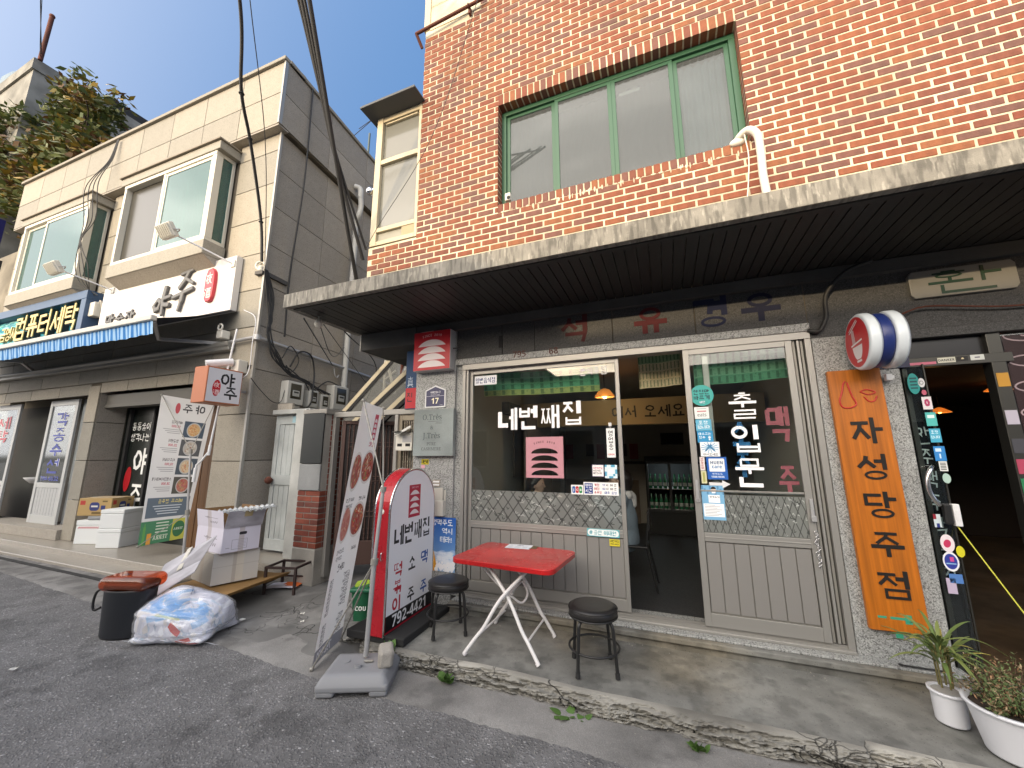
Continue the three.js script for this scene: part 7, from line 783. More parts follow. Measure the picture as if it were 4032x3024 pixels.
  stk('round navy and pink sticker with white rim low on the bar door', 'sticker', 1.79, 0.81, 0.085, 0.13, null, true, (x) => { bg('#e8e8ec')(x); x.fillStyle = '#2e3a94'; x.beginPath(); x.ellipse(48, 64, 38, 50, 0, 0, 6.3); x.fill(); x.fillStyle = '#c84a8c'; x.fillRect(44, 34, 24, 30); x.fillStyle = '#8ab0d8'; x.fillRect(18, 74, 60, 8); });
  stk('small blue crumpled sticker under the round navy one', 'sticker', 1.80, 0.70, 0.07, 0.06, [0.08, 0.2, 0.5], false);
  stk('pale lilac torn sticker at the bottom of the row', 'sticker', 1.77, 0.65, 0.05, 0.1, [0.5, 0.42, 0.55], false);
  stk('tiny red white and blue sticker by the lock', 'sticker', 1.76, 1.08, 0.04, 0.09, null, false, (x) => { bg('#c8d4d8')(x); x.fillStyle = '#8a2030'; x.fillRect(0, 0, 40, 50); x.fillStyle = '#20307a'; x.fillRect(30, 90, 40, 38); });
  const bar_stk = (label, x, y, w, h, f) => { const s = thing('door_sticker', label, 'sticker', [x, y, -0.007]); const g = metric(new THREE.PlaneGeometry(w, h)); const p = g.attributes.position, uv = []; for (let i = 0; i < p.count; i++) uv.push(p.getX(i) / w + 0.5, p.getY(i) / h + 0.5); g.setAttribute('uv', new THREE.Float32BufferAttribute(uv, 2)); add(s, 'sheet', g, std({ map: canvasTex(160, 64, f), roughness: 0.5 })); };
  bar_stk('pink strip sticker along the bar door lintel', 1.86, 2.225, 0.16, 0.02, (x) => { x.fillStyle = '#c46a80'; x.fillRect(0, 0, 160, 64); }); bar_stk('white brush lettered sticker on the bar door lintel', 2.0, 2.24, 0.1, 0.04, (x) => { x.fillStyle = '#c8c8b8'; x.fillRect(0, 0, 160, 64); x.fillStyle = '#222'; x.font = 'bold 40px sans-serif'; x.fillText('DANKER', 4, 46, 150); }); bar_stk('black sticker with a cream bun on the bar door lintel', 2.09, 2.243, 0.06, 0.035, (x) => { x.fillStyle = '#15120f'; x.fillRect(0, 0, 160, 64); x.fillStyle = '#d8c8a0'; x.beginPath(); x.arc(80, 40, 22, 3.14, 0); x.fill(); }); bar_stk('white rectangular sticker at the right end of the bar lintel', 2.17, 2.245, 0.075, 0.04, (x) => { x.fillStyle = '#c8ccc8'; x.fillRect(0, 0, 160, 64); x.fillStyle = '#556'; x.fillRect(50, 24, 60, 14); });
  for (const [y, col, label] of [[2.07, [0.5, 0.25, 0.02], 'yellow and red round sticker on the right bar post'], [1.8, [0.45, 0.42, 0.5], 'white and violet sticker on the right bar post'], [1.6, [0.05, 0.05, 0.06], 'black sticker with pale letters on the right bar post'], [1.46, [0.4, 0.05, 0.1], 'red magenta sticker on the right bar post'], [1.33, [0.02, 0.2, 0.08], 'green tape patch on the right bar post']]) { const s = thing('door_sticker', label, 'sticker', [2.28, y, -0.01]); add(s, 'sheet', cb(-0.032, -0.05, 0, 0.032, 0.05, 0.0015, 0.0006), std({ color: lin(...col), roughness: 0.5 })); }
  // lamps glowing inside
  for (const [x, y, z, s, label] of [[3.4, 2.08, -3.0, 0.45, 'amber leaded glass lamp glowing deep inside the bar'], [4.0, 2.34, -3.0, 0.5, 'second amber lamp higher on the right inside the bar']]) { const l = thing('pendant_lamp', label, 'lamp', [x, y, z], 0, 'amber lamps inside the bar'); l.scale.setScalar(s); add(l, 'lamp_shade', metric(lathe([[0.03, 0.16], [0.1, 0.12], [0.24, 0.02], [0.25, 0.0], [0.23, 0.01]], 24)), new THREE.MeshPhysicalMaterial({ color: lin(0.5, 0.2, 0.04), roughness: 0.5, transmission: 0.4, thickness: 0, side: THREE.DoubleSide, emissive: lin(0.9, 0.3, 0.04), emissiveIntensity: 0.5 })); add(l, 'bulb', metric(new THREE.SphereGeometry(0.04, 12, 10).translate(0, 0.02, 0)), std({ color: lin(1, 0.6, 0.2), emissive: lin(1, 0.5, 0.12), emissiveIntensity: 4 })); add(l, 'cord', rod([0, 0.16, 0], [0, 0.5, 0], 0.006), M.black); const p = new THREE.PointLight(lin(1, 0.5, 0.16), 0.14); p.name = 'lamp_light'; p.position.set(0, -0.05, 0); p.castShadow = true; p.shadow.radius = 2; l.add(p); }
  { const l = thing('pendant_lamp', 'amber glass lamp hanging inside the shop near the top of the wide window', 'lamp', [-0.72, 2.3, -1.4]); add(l, 'lamp_shade', metric(lathe([[0.02, 0.12], [0.07, 0.1], [0.13, 0.02], [0.13, 0.0], [0.12, 0.01]], 24)), new THREE.MeshPhysicalMaterial({ color: lin(0.5, 0.24, 0.06), roughness: 0.4, transmission: 0.4, thickness: 0, side: THREE.DoubleSide, emissive: lin(0.9, 0.4, 0.08), emissiveIntensity: 0.4 })); add(l, 'bulb', metric(new THREE.SphereGeometry(0.035, 12, 10).translate(0, 0.02, 0)), std({ color: lin(1, 0.7, 0.3), emissive: lin(1, 0.6, 0.2), emissiveIntensity: 4 })); add(l, 'cord', rod([0, 0.12, 0], [0, 0.4, 0], 0.005), M.black); const p = new THREE.PointLight(lin(1, 0.72, 0.42), 0.5); p.name = 'lamp_light'; p.position.set(0, -0.04, 0); p.castShadow = true; p.shadow.radius = 2; l.add(p); }
  // boards and signs
  const ob = thing('wooden_board', 'tall orange wooden board with carved black characters on the right granite pier', 'sign', [1.435, 0.315, 0.0]); ob.rotation.z = 0.012;
  add(ob, 'board', cb(-0.165, 0, 0.004, 0.17, 1.89, 0.045, 0.006), std({ map: T.wood, color: lin(0.72, 0.21, 0.012), roughness: 0.42 }));
  const chars = ['자', '성', '당', '주', '점'], km = std({ color: lin(0.02, 0.018, 0.016), roughness: 0.3 });
  chars.forEach((c, i) => add(ob, 'carved_letter', ko3d(c, -0.072, 1.5 - i * 0.275, 0.18, 0.18, 0.026, 0.03, 0.0505 + i * 0.0002), km));
  add(ob, 'bottle_outline', [tube([[-0.06, 1.8, 0.047], [-0.075, 1.78, 0.047], [-0.09, 1.72, 0.047], [-0.115, 1.64, 0.047], [-0.1, 1.595, 0.047], [-0.05, 1.59, 0.047], [-0.015, 1.615, 0.047], [-0.03, 1.67, 0.047], [-0.045, 1.75, 0.047], [-0.05, 1.79, 0.047]], 0.006, 6, 60), tube([[0.02, 1.71, 0.047], [0.06, 1.725, 0.047], [0.115, 1.7, 0.047], [0.07, 1.685, 0.047], [0.02, 1.71, 0.047]], 0.005, 6, 40), tube([[0.04, 1.67, 0.047], [0.07, 1.63, 0.047], [0.1, 1.635, 0.047], [0.12, 1.67, 0.047]], 0.005, 6, 30)], std({ color: lin(0.5, 0.03, 0.02), roughness: 0.4 })); 
  add(ob, 'tape_arrow', [cb(-0.11, 0.085, 0.045, -0.06, 0.1, 0.0462, 0.0005), cb(-0.04, 0.083, 0.045, 0.06, 0.1, 0.0462, 0.0005), cb(0.04, 0.06, 0.045, 0.08, 0.12, 0.0464, 0.0005), cb(-0.02, -0.04, 0.03, 0.02, -0.005, 0.033, 0.0005)], std({ color: lin(0.04, 0.3, 0.18), roughness: 0.5 }));
  const rs = thing('round_sign', 'round red and white light box sign with a blue waist sticking out of the pier', 'sign', [1.5, 2.375, 0.25]);
  const drum = (z0, z1, r) => { const a = [[0, z0], [r * 0.94, z0], [r, z0 + (z1 - z0) * 0.25], [r, z0 + (z1 - z0) * 0.8], [r * 0.93, z1], [0, z1]]; const g = lathe(a, 56); g.rotateX(Math.PI / 2); return metric(g); };
  rs.rotation.y = -1.58; rs.scale.setScalar(1.06); add(rs, 'rim', [drum(-0.105, -0.034, 0.2)], std({ color: lin(0.68, 0.74, 0.78), roughness: 0.25 })); add(rs, 'rim', [drum(0.034, 0.105, 0.2)], std({ color: lin(0.68, 0.74, 0.78), roughness: 0.25 })); add(rs, 'waist', drum(-0.04, 0.04, 0.188), std({ color: lin(0.015, 0.03, 0.15), roughness: 0.35 }));
  add(rs, 'sign_face', metric(new THREE.CircleGeometry(0.178, 48)).translate(0, 0, 0.1062), std({ color: lin(0.52, 0.02, 0.025), roughness: 0.35 })); const cir = new THREE.CircleGeometry(0.178, 48).translate(0, 0, 0.1075); add(rs, 'emblem', cir, decalMat(canvasTex(256, 256, (x) => { x.fillStyle = '#e2dada'; x.strokeStyle = '#e2dada'; x.lineWidth = 9; x.beginPath(); x.moveTo(76, 148); x.quadraticCurveTo(84, 206, 112, 216); x.lineTo(150, 216); x.quadraticCurveTo(180, 200, 184, 148); x.closePath(); x.fill(); x.fillRect(104, 220, 54, 12); x.beginPath(); x.moveTo(66, 138); x.lineTo(190, 126); x.stroke(); for (let i = 0; i < 4; i++) { x.lineWidth = 5; x.beginPath(); x.moveTo(88 + i * 9, 136); x.lineTo(88 + i * 8, 60); x.stroke(); } x.lineWidth = 6; x.beginPath(); x.moveTo(60, 70); x.lineTo(170, 26); x.moveTo(60, 58); x.lineTo(160, 18); x.stroke(); }))); add(rs, 'wall_arm', cb(-0.03, -0.03, -0.1, 0.03, 0.03, 0.0, 0.005), M.black);
  const hw = thing('sign_board', 'cream plate with a large green character under the canopy on the right', 'sign', [2.17, 2.74, -0.02]); hw.rotation.z = 0.0; add(hw, 'plate', shapeExt([[-0.28, 0.0], [-0.3, 0.03], [-0.3, 0.18], [-0.28, 0.21], [0.28, 0.215], [0.3, 0.19], [0.3, 0.03], [0.28, 0.0]], 0.03, 0.003), std({ color: lin(0.19, 0.185, 0.165), roughness: 0.45 })); add(hw, 'letter', ko3d('환', -0.2, 0.195, 0.42, 0.18, 0.02, 0.028, 0.038), std({ color: lin(0.006, 0.035, 0.016), roughness: 0.4 }));
  const nv = thing('navy_plate', 'dark navy plate partly hidden behind the round sign', 'plate', [1.6, 2.2, -0.0]); add(nv, 'plate', cb(-0.12, 0, 0.001, 0.18, 0.2, 0.012, 0.003), std({ color: lin(0.012, 0.014, 0.05), roughness: 0.4 }));
  const hb = thing('door_chime', 'small white plastic clip at the top right of the orange board', 'fitting', [1.62, 2.1, 0.03]); add(hb, 'clip', [cb(-0.02, 0, 0, 0.02, 0.05, 0.04, 0.005), cb(0.02, 0.01, 0.0, 0.035, 0.04, 0.03, 0.004)], M.white);
  const hk = thing('steel_bar', 'thin black steel bar lying on the doorstep below the orange board', 'bar', [1.52, 0.12, 0.1]); add(hk, 'rod', [rod([-0.13, 0.01, 0], [0.12, 0.01, 0.0], 0.006), xf(metric(new THREE.TorusGeometry(0.012, 0.004, 6, 12)), -0.13, 0.012, 0, 1.57), xf(metric(new THREE.TorusGeometry(0.012, 0.004, 6, 12)), 0.12, 0.012, 0, 1.57)], M.black);
  const yc = thing('yellow_cord', 'taut yellow cord running from the bar door lock to the right', 'cord', [1.86, 1.05, 0.02]); add(yc, 'cord', rod([0, 0, 0], [0.06, -0.68, 0.58], 0.004, 6), std({ color: lin(0.5, 0.5, 0.05), roughness: 0.6 }));
  const dl = thing('canopy_lamp', 'small warm lamp glowing under the canopy at the right edge', 'lamp', [2.6, 3.02, 0.45]); add(dl, 'fitting', [rod([0, 0.07, 0], [0, 0.0, 0], 0.05, 16)], M.black); add(dl, 'bulb', metric(new THREE.SphereGeometry(0.035, 14, 10).translate(0, -0.02, 0)), std({ color: lin(1, 0.7, 0.3), emissive: lin(1, 0.55, 0.14), emissiveIntensity: 5 })); { const p = new THREE.PointLight(lin(1, 0.6, 0.22), 0.02); p.name = 'lamp_light'; p.position.set(0, -0.09, 0); p.castShadow = true; p.shadow.radius = 2; dl.add(p); }
}
// ---------------------------------------------------------------- plants
{
  const pot = (name, label, x, z, r0, r1, h, square) => { const g = thing(name, label, 'potted plant', [x, 0, z]); add(g, 'pot', metric(lathe([[0, 0.0], [r0, 0], [r0 + 0.004, 0.01], [r1, h - 0.02], [r1 + 0.012, h - 0.018], [r1 + 0.014, h], [r1 - 0.006, h], [r1 - 0.012, h - 0.03], [0, h - 0.04]], 44)), std({ color: lin(0.72, 0.73, 0.76), roughness: 0.4 })); return g; };
  const a = pot('potted_palm', 'arching green palm in a plain white cylindrical pot', 1.45, 0.46, 0.08, 0.09, 0.205); a.scale.setScalar(0.84);
  add(a, 'soil', xf(metric(new THREE.CylinderGeometry(0.085, 0.085, 0.02, 24)), 0, 0.185, 0), std({ map: T.plaster, color: lin(0.5, 0.49, 0.46), roughness: 1 }));
  const q = rng(61), gm = [std({ color: lin(0.12, 0.18, 0.05), roughness: 0.5, side: THREE.DoubleSide }), std({ color: lin(0.17, 0.21, 0.06), roughness: 0.5, side: THREE.DoubleSide }), std({ color: lin(0.34, 0.3, 0.07), roughness: 0.6, side: THREE.DoubleSide })];
  for (let k = 0; k < 6; k++) { const x = 0.035 * Math.cos(k * 1.3), z = 0.035 * Math.sin(k * 1.3); add(a, 'stem', rod([x, 0.22, z], [x * 1.2, 0.46 + 0.04 * q(), z * 1.2], 0.006, 7), std({ color: lin(0.16, 0.14, 0.05), roughness: 0.7 })); }
  for (let k = 0; k < 58; k++) { const az = q() * 6.283, L = 0.14 + q() * 0.22, up = 0.6 + q() * 0.85, y0 = 0.36 + q() * 0.16, w = 0.009 + q() * 0.007; const dx = Math.cos(az), dz = Math.sin(az); add(a, 'leaf', gridSurf(2, 10, (u, v) => { const r = L * v * Math.cos(up * 0.5), h = L * (v * Math.sin(up) - 0.85 * v * v * (1.1 - up * 0.4)), ww = w * Math.sin(Math.PI * Math.min(1, v * 0.92 + 0.08)) * (u - 0.5) * 2; return [0.03 * dx + r * dx - ww * dz, y0 + h + Math.abs(u - 0.5) * 0.008, 0.03 * dz + r * dz + ww * dx]; }), gm[q() < 0.14 ? 2 : Math.floor(q() * 2)]); }
  const b = pot('potted_shrub', 'fine leaved green and rust coloured shrub in a large white tapered pot', 1.60, 0.68, 0.115, 0.165, 0.27); b.scale.set(1, 0.86, 1); add(b, 'soil', xf(metric(new THREE.CylinderGeometry(0.15, 0.15, 0.02, 24)), 0, 0.235, 0), std({ color: lin(0.05, 0.035, 0.025), roughness: 1 }));
  const st = [], lp = [], lc = []; for (let k = 0; k < 60; k++) { const az = q() * 6.283, r = Math.sqrt(q()) * 0.08, tip = [Math.cos(az) * (r + 0.02 + q() * 0.15), 0.3 + q() * 0.2, Math.sin(az) * (r + 0.02 + q() * 0.15)], base = [Math.cos(az) * r, 0.24, Math.sin(az) * r]; st.push(rod(base, tip, 0.0022, 4)); for (let m = 0; m < 80; m++) { const t = 0.3 + 0.75 * q(), p = [0, 1, 2].map((i) => lerp(base[i], tip[i], t) + (q() - 0.5) * 0.05), s = 0.005 + q() * 0.008, aa = q() * 6.3, bb = (q() - 0.5) * 3; const U = [Math.cos(aa) * s, Math.sin(bb) * s, Math.sin(aa) * s], W = [-Math.sin(aa) * s * 0.35, 0.2 * s, Math.cos(aa) * s * 0.35]; for (const [e, f] of [[-1, 0], [0, 1], [1, 0], [-1, 0], [1, 0], [0, -1]]) lp.push(p[0] + U[0] * e + W[0] * f, p[1] + U[1] * e + W[1] * f, p[2] + U[2] * e + W[2] * f); const c = q() < 0.62 ? [0.12, 0.17, 0.06] : q() < 0.5 ? [0.28, 0.16, 0.08] : [0.36, 0.27, 0.16], v = 0.7 + q() * 0.6; for (let i = 0; i < 6; i++) lc.push(c[0] * v, c[1] * v, c[2] * v); } }
  add(b, 'twigs', st, std({ color: lin(0.1, 0.06, 0.035), roughness: 0.9 })); const lg = new THREE.BufferGeometry(); lg.setAttribute('position', new THREE.Float32BufferAttribute(lp, 3)); lg.setAttribute('color', new THREE.Float32BufferAttribute(lc, 3)); lg.computeVertexNormals(); const fo = add(b, 'foliage', lg, std({ vertexColors: true, roughness: 0.8, side: THREE.DoubleSide })); fo.userData.kind = 'stuff';
  const weed = (label, x, y, z, s, n, flat) => { const w = thing('weed', label, 'weed', [x, y, z]); const lp2 = []; for (let k = 0; k < n; k++) { const az = q() * 6.3, L = s * (0.4 + q() * 0.8), up = flat ? 0.2 + q() * 0.3 : 0.5 + q() * 0.9; lp2.push(gridSurf(2, 5, (u, v) => { const ww = L * 0.28 * Math.sin(Math.PI * Math.min(1, 0.1 + v * 0.9)) * (u - 0.5) * 2; return [Math.cos(az) * L * v * Math.cos(up) - ww * Math.sin(az) + (k % 5 - 2) * s * 0.18, Math.max(0.001, L * v * Math.sin(up) * (1 - 0.3 * v) - 0.1 * Math.abs(ww)), Math.sin(az) * L * v * Math.cos(up) + ww * Math.cos(az)]; })); } add(w, 'leaves', lp2, std({ color: lin(0.075, 0.15, 0.03), roughness: 0.7, side: THREE.DoubleSide })); };
  weed('tuft of green weeds growing in the broken kerb below the red table', -1.62, -0.1, 1.02, 0.09, 26); weed('flat green weed in the kerb joint below the right stool', -0.72, -0.115, 1.03, 0.1, 12, true); weed('second flat weed a little right along the same joint', -0.6, -0.115, 1.04, 0.07, 8, true); weed('dry sparse weed at the foot of the arched sign', -2.2, -0.02, 0.95, 0.1, 22); weed('small weed at the kerb in the bottom right corner', 0.05, -0.115, 1.06, 0.09, 12);
  const lt = rng(5); for (const [x, y, z, label] of [[-3.55, -0.05, 0.62, 'white scrap of litter on the cracked alley paving'], [-3.4, -0.055, 0.75, 'pair of tiny white litter scraps nearest the banner pole'], [-4.1, -0.1, 0.85, 'bright litter scrap in the alley crack behind the bag'], [-4.9, -0.118, 2.1, 'pale dry leaf on the asphalt in front of the black tub']]) { const s = thing('litter_scrap', label, 'litter', [x, y + 0.02, z], lt() * 3); add(s, 'scrap', gridSurf(4, 3, (u, v) => [lerp(-0.025, 0.025, u), 0.006 * Math.sin(u * 4 + v * 3), lerp(-0.015, 0.015, v)]), std({ color: lin(0.7, 0.68, 0.62), side: THREE.DoubleSide })); }
}
// loose grit and crumbs of concrete along the kerb and gutter, and on the road
{
  const q = rng(301), g0 = new THREE.IcosahedronGeometry(1, 0), N = 900, im = new THREE.InstancedMesh(g0, std({ color: lin(0.24, 0.23, 0.21), roughness: 0.95 }), N), m = new THREE.Matrix4(), qt = new THREE.Quaternion(), c = new THREE.Color();
  for (let i = 0; i < N; i++) { const a = q(); let x, y, z; const s = 0.002 + 0.006 * q() * q(); if (a < 0.45) { x = lerp(-2.2, 2.2, q()); z = 1.02 + 0.1 * q() * q(); y = -0.113; } else if (a < 0.65) { x = lerp(-4.4, -2.8, q()); z = lerp(-0.2, 1.0, q()); y = -0.085 - 0.025 * sstep(0, 1, z); } else if (a < 0.75) { x = lerp(-2.2, 2.0, q()); z = 0.13 + 0.12 * q() * q(); y = 0.001; } else { x = lerp(-6, 1.5, q()); z = 1.3 + 1.6 * q(); y = -0.119; }
    qt.setFromEuler(_e.set(q() * 6, q() * 6, q() * 6)); m.compose(new THREE.Vector3(x, y, z), qt, new THREE.Vector3(s * (0.7 + q()), s * 0.7, s)); im.setMatrixAt(i, m); const v = 0.4 + q() * 1.2; im.setColorAt(i, c.setRGB(v, v * 0.98, v * 0.93)); }
  im.name = 'grit'; im.castShadow = im.receiveShadow = true; im.userData = { label: 'loose grit and concrete crumbs along the kerb and on the road', category: 'grit', kind: 'stuff' }; scene.add(im);
}
// ---------------------------------------------------------------- wires
{
  const wire = (name, label, pts, r, mat = M.cable, n = 0) => solo(name, label, 'cable', tube(pts, r, 6, n), mat);
  const thick = thing('power_cable', 'thick black cable coming down from the top to the granite corner', 'cable', [-5.88, 4.6, -0.08]); { const pts = [[-4.49, 7.05, 1.5], [-5.0, 6.35, 1.05], [-5.29, 6.05, 0.7], [-5.75, 5.2, 0.1], [-5.86, 4.62, -0.06]].map((p) => [p[0] + 5.88, p[1] - 4.6, p[2] + 0.08]); add(thick, 'cable', tube([[3.4, 4.6, 4.2], ...pts], 0.021, 8, 80), M.cable); const cl = []; for (const t of [1, 2, 3]) cl.push(xf(metric(new THREE.TorusGeometry(0.028, 0.008, 6, 12)), pts[t][0], pts[t][1], pts[t][2], 1.57)); add(thick, 'clip', cl, M.cable); }
  wire('thin_wire', 'thin wire hanging beside the thick cable at the granite corner', [[-4.285, 6.935, 1.5], [-5.1, 6.0, 0.6], [-5.8, 4.35, -0.1]], 0.006);
  const bundle = [['first of the four black cables sweeping down to the stair bay', [-3.30, 6.33, 1.6], [-3.55, 5.27, 0.75], [-3.66, 4.33, 0.0], 0.016], ['second of the four black cables sweeping down to the stair bay', [-3.25, 6.31, 1.6], [-3.57, 5.2, 0.72], [-3.72, 4.2, -0.02], 0.024], ['third of the four black cables sweeping past the canopy end', [-3.20, 6.28, 1.6], [-3.6, 5.1, 0.65], [-3.98, 4.05, -0.2], 0.017], ['outermost of the four black cables sweeping past the canopy end', [-3.13, 6.25, 1.6], [-3.56, 5.12, 0.7], [-4.02, 4.0, -0.24], 0.026]];
  for (const [label, a, m, e, r] of bundle) wire('power_cable', label, [a.map((v, i) => v + (a[i] - m[i]) * 2.2), a, m, e], r, M.cable, 60);
  wire('thin_wire', 'cable hanging straight down the granite side wall', [SW(0.42, 8.5, 0.14), SW(0.43, 6.5, 0.16), SW(0.44, 4.6, 0.05), SW(0.46, 3.55, 0.06)], 0.016);
  wire('thin_wire', 'wire from the canopy end insulator down to the conduit', [[-3.66, 3.05, 0.85], SW(1.6, 3.3, 0.1)], 0.008); wire('thin_wire', 'slack wire looping under the canopy end', [[-3.6, 3.05, 0.7], [-3.95, 2.85, 0.2], SW(1.9, 3.75, 0.1)], 0.005); wire('thin_wire', 'wire running from under the canopy down past the soil pipe', [[-3.62, 3.06, 0.3], [-4.15, 2.9, -0.9], SW(2.3, 2.2, 0.15)], 0.008); wire('thin_wire', 'grey wire crossing from the canopy to the bracket in the alley', [[-3.64, 3.06, 0.6], SW(2.6, 2.95, 0.3)], 0.005);
  // tangle on the side wall
  const tg = thing('cable_tangle', 'tangle of black cables looping over the conduit to the electricity meters', 'cables', SW(0, 3, 0)); const o = (d, y, w) => { const p = SW(d, y, w), b = SW(0, 3, 0); return p.map((v, i) => v - b[i]); }, q = rng(90);
  for (let k = 0; k < 7; k++) { const j = () => (q() - 0.5) * 0.12; add(tg, 'cable', tube([o(-0.05 + k * 0.01, 4.55, 0.05), o(0.05 + k * 0.02, 4.1 + j(), 0.06), o(0.12 + j() * 0.8, 3.75, 0.09), o(0.1 + j(), 3.45, 0.12), o(0.25 + j(), 3.15 + j(), 0.14), o(0.55 + j(), 2.95 + j(), 0.12), o(0.95 + j() * 0.6, 2.85 + j() * 0.5, 0.1), o(1.05 + 0.1 * k, 2.7, 0.12)], 0.008 + 0.004 * q(), 6, 70), M.cable); }
  add(tg, 'loop', tube([o(0.6, 3.05, 0.1), o(0.75, 3.35, 0.13), o(1.0, 3.35, 0.13), o(1.12, 3.1, 0.12), o(1.05, 2.75, 0.2), o(1.0, 2.45, 0.22), o(0.95, 2.3, 0.1)], 0.014, 8, 70), M.cable); add(tg, 'loop', tube([o(0.4, 3.15, 0.12), o(0.55, 3.4, 0.12), o(0.75, 3.2, 0.12), o(0.6, 2.95, 0.13), o(0.5, 3.05, 0.12)], 0.009, 6, 60), M.cable); add(tg, 'loop', tube([o(1.2, 2.75, 0.12), o(1.5, 2.95, 0.12), o(1.8, 2.9, 0.15)], 0.012, 6, 40), M.cable); add(tg, 'loop', tube([o(0.7, 2.4, 0.1), o(0.85, 2.15, 0.12), o(1.1, 2.12, 0.14), o(1.2, 2.3, 0.12)], 0.01, 6, 40), M.cable); add(tg, 'wire_end', tube([o(-0.1, 2.72, 0.1), o(0.1, 2.55, 0.1), o(0.35, 2.4, 0.1), o(0.48, 2.42, 0.1), o(0.55, 2.65, 0.1)], 0.006, 6, 50), M.cable);
  wire('thin_wire', 'white wire dropping from the awning gear along the corner', [LW(-0.2, 3.85, 0.12), LW(0.05, 3.7, 0.1), LW(0.06, 3.3, 0.1), LW(0.0, 2.75, 0.1), LW(-0.12, 2.7, 0.2)], 0.007, M.white);
  const hc = thing('hanging_wires', 'bundle of thin dark wires drooping from the parapet over the left bay window', 'cables', LW(-4.9, 8.45, 0.2)); const l = (u, y, w) => [u, y - 8.45, w - 0.2]; for (let k = 0; k < 4; k++) add(hc, 'wire', tube([l(0.0 + k * 0.02 - 0.0, 8.45, 0.2), l(0.05 * k - 0.05, 7.9, 0.25), l(-0.28 + 0.16 * k, 7.2, 0.42), l(-0.1 + 0.14 * k, 6.3, 0.4), l(-0.05 + 0.02 * k, 5.9, 0.42), l(-0.1 + 0.15 * k, 5.3, 0.38), l(0.0 + 0.1 * k, 5.0, 0.3), l(0.35 - 0.1 * k, 4.75, 0.15)], 0.0075, 6, 60), M.cable); hc.rotation.y = LA;
  wire('thin_wire', 'upper thin wire crossing the sky at the upper left', [[-18.35, 14.6, -0.3], [-12.0, 16.5, 2.2], [-6, 14.5, 4.6]], 0.012); wire('thin_wire', 'lower thin wire crossing the sky at the upper left', [[-18.4, 14.5, -0.3], [-13.0, 15.2, 1.6], [-8, 14, 4.2]], 0.01);
  wire('thin_wire', 'fine wire slanting across the brickwork to the stair bay', [[-1.9, 7.7, 0.1], [-2.6, 5.6, 0.12], [-3.4, 4.5, 0.12], [-3.62, 4.3, 0.05]], 0.004); wire('thin_wire', 'short wire linking the granite roof to the roof posts', [SW(1.6, 8.5, 0.1), [-5.7, 9.0, -2.0], SW(2.4, 9.6, -0.4)], 0.008);
  wire('black_hose', 'black cable dropping from the soffit to the door frame corner', [[1.62, 3.06, 0.12], [1.45, 3.0, 0.1], [1.32, 2.85, 0.05], [1.3, 2.65, 0.03], [1.24, 2.55, 0.02], [1.17, 2.57, 0.01]], 0.018);
  wire('thin_wire', 'red and black wires strung along the right header', [[1.78, 2.62, 0.03], [1.9, 2.66, 0.03], [2.4, 2.6, 0.02], [3, 2.62, 0.02]], 0.007, M.rust);
  const du = thing('duct_pipe', 'taped white air conditioner pipe bending down from the green window', 'pipe', [0.86, 4.5, 0.0]); add(du, 'pipe_run', tube([[-0.05, 0.0, -0.12], [-0.0, 0.04, 0.02], [0.06, 0.05, 0.07], [0.12, -0.02, 0.085], [0.135, -0.2, 0.08], [0.13, -0.45, 0.08], [0.14, -0.75, 0.09]], 0.034, 12, 60), M.offwhite); add(du, 'drain_hose', tube([[0.03, 0.02, 0.06], [0.045, -0.2, 0.05], [0.02, -0.45, 0.05], [-0.03, -0.75, 0.08]], 0.006, 6, 40), M.offwhite); add(du, 'sealant', xf(metric(new THREE.SphereGeometry(0.05, 12, 8).scale(1.4, 0.8, 0.8)), -0.02, 0.0, 0.0), M.offwhite);
  const ca = thing('small_camera', 'tiny white and black fitting at the lower left corner of the green window', 'fitting', [-1.55, 4.53, -0.05]); add(ca, 'case', [cb(-0.04, 0, 0, 0.03, 0.1, 0.05, 0.012)], M.offwhite); add(ca, 'opening', rod([0.01, 0.03, 0.05], [0.01, 0.03, 0.056], 0.022, 12), M.blackMat);
  const ins = thing('cable_insulator', 'cracked white insulator hanging under the canopy left end', 'insulator', [-3.55, 3.0, 0.75]); add(ins, 'body', [xf(metric(lathe([[0, 0], [0.03, 0.01], [0.045, 0.04], [0.03, 0.07], [0.03, 0.1], [0, 0.1]], 14)), 0, -0.04, 0), rod([0, 0.05, 0], [0, 0.09, 0], 0.01)], M.offwhite);
}
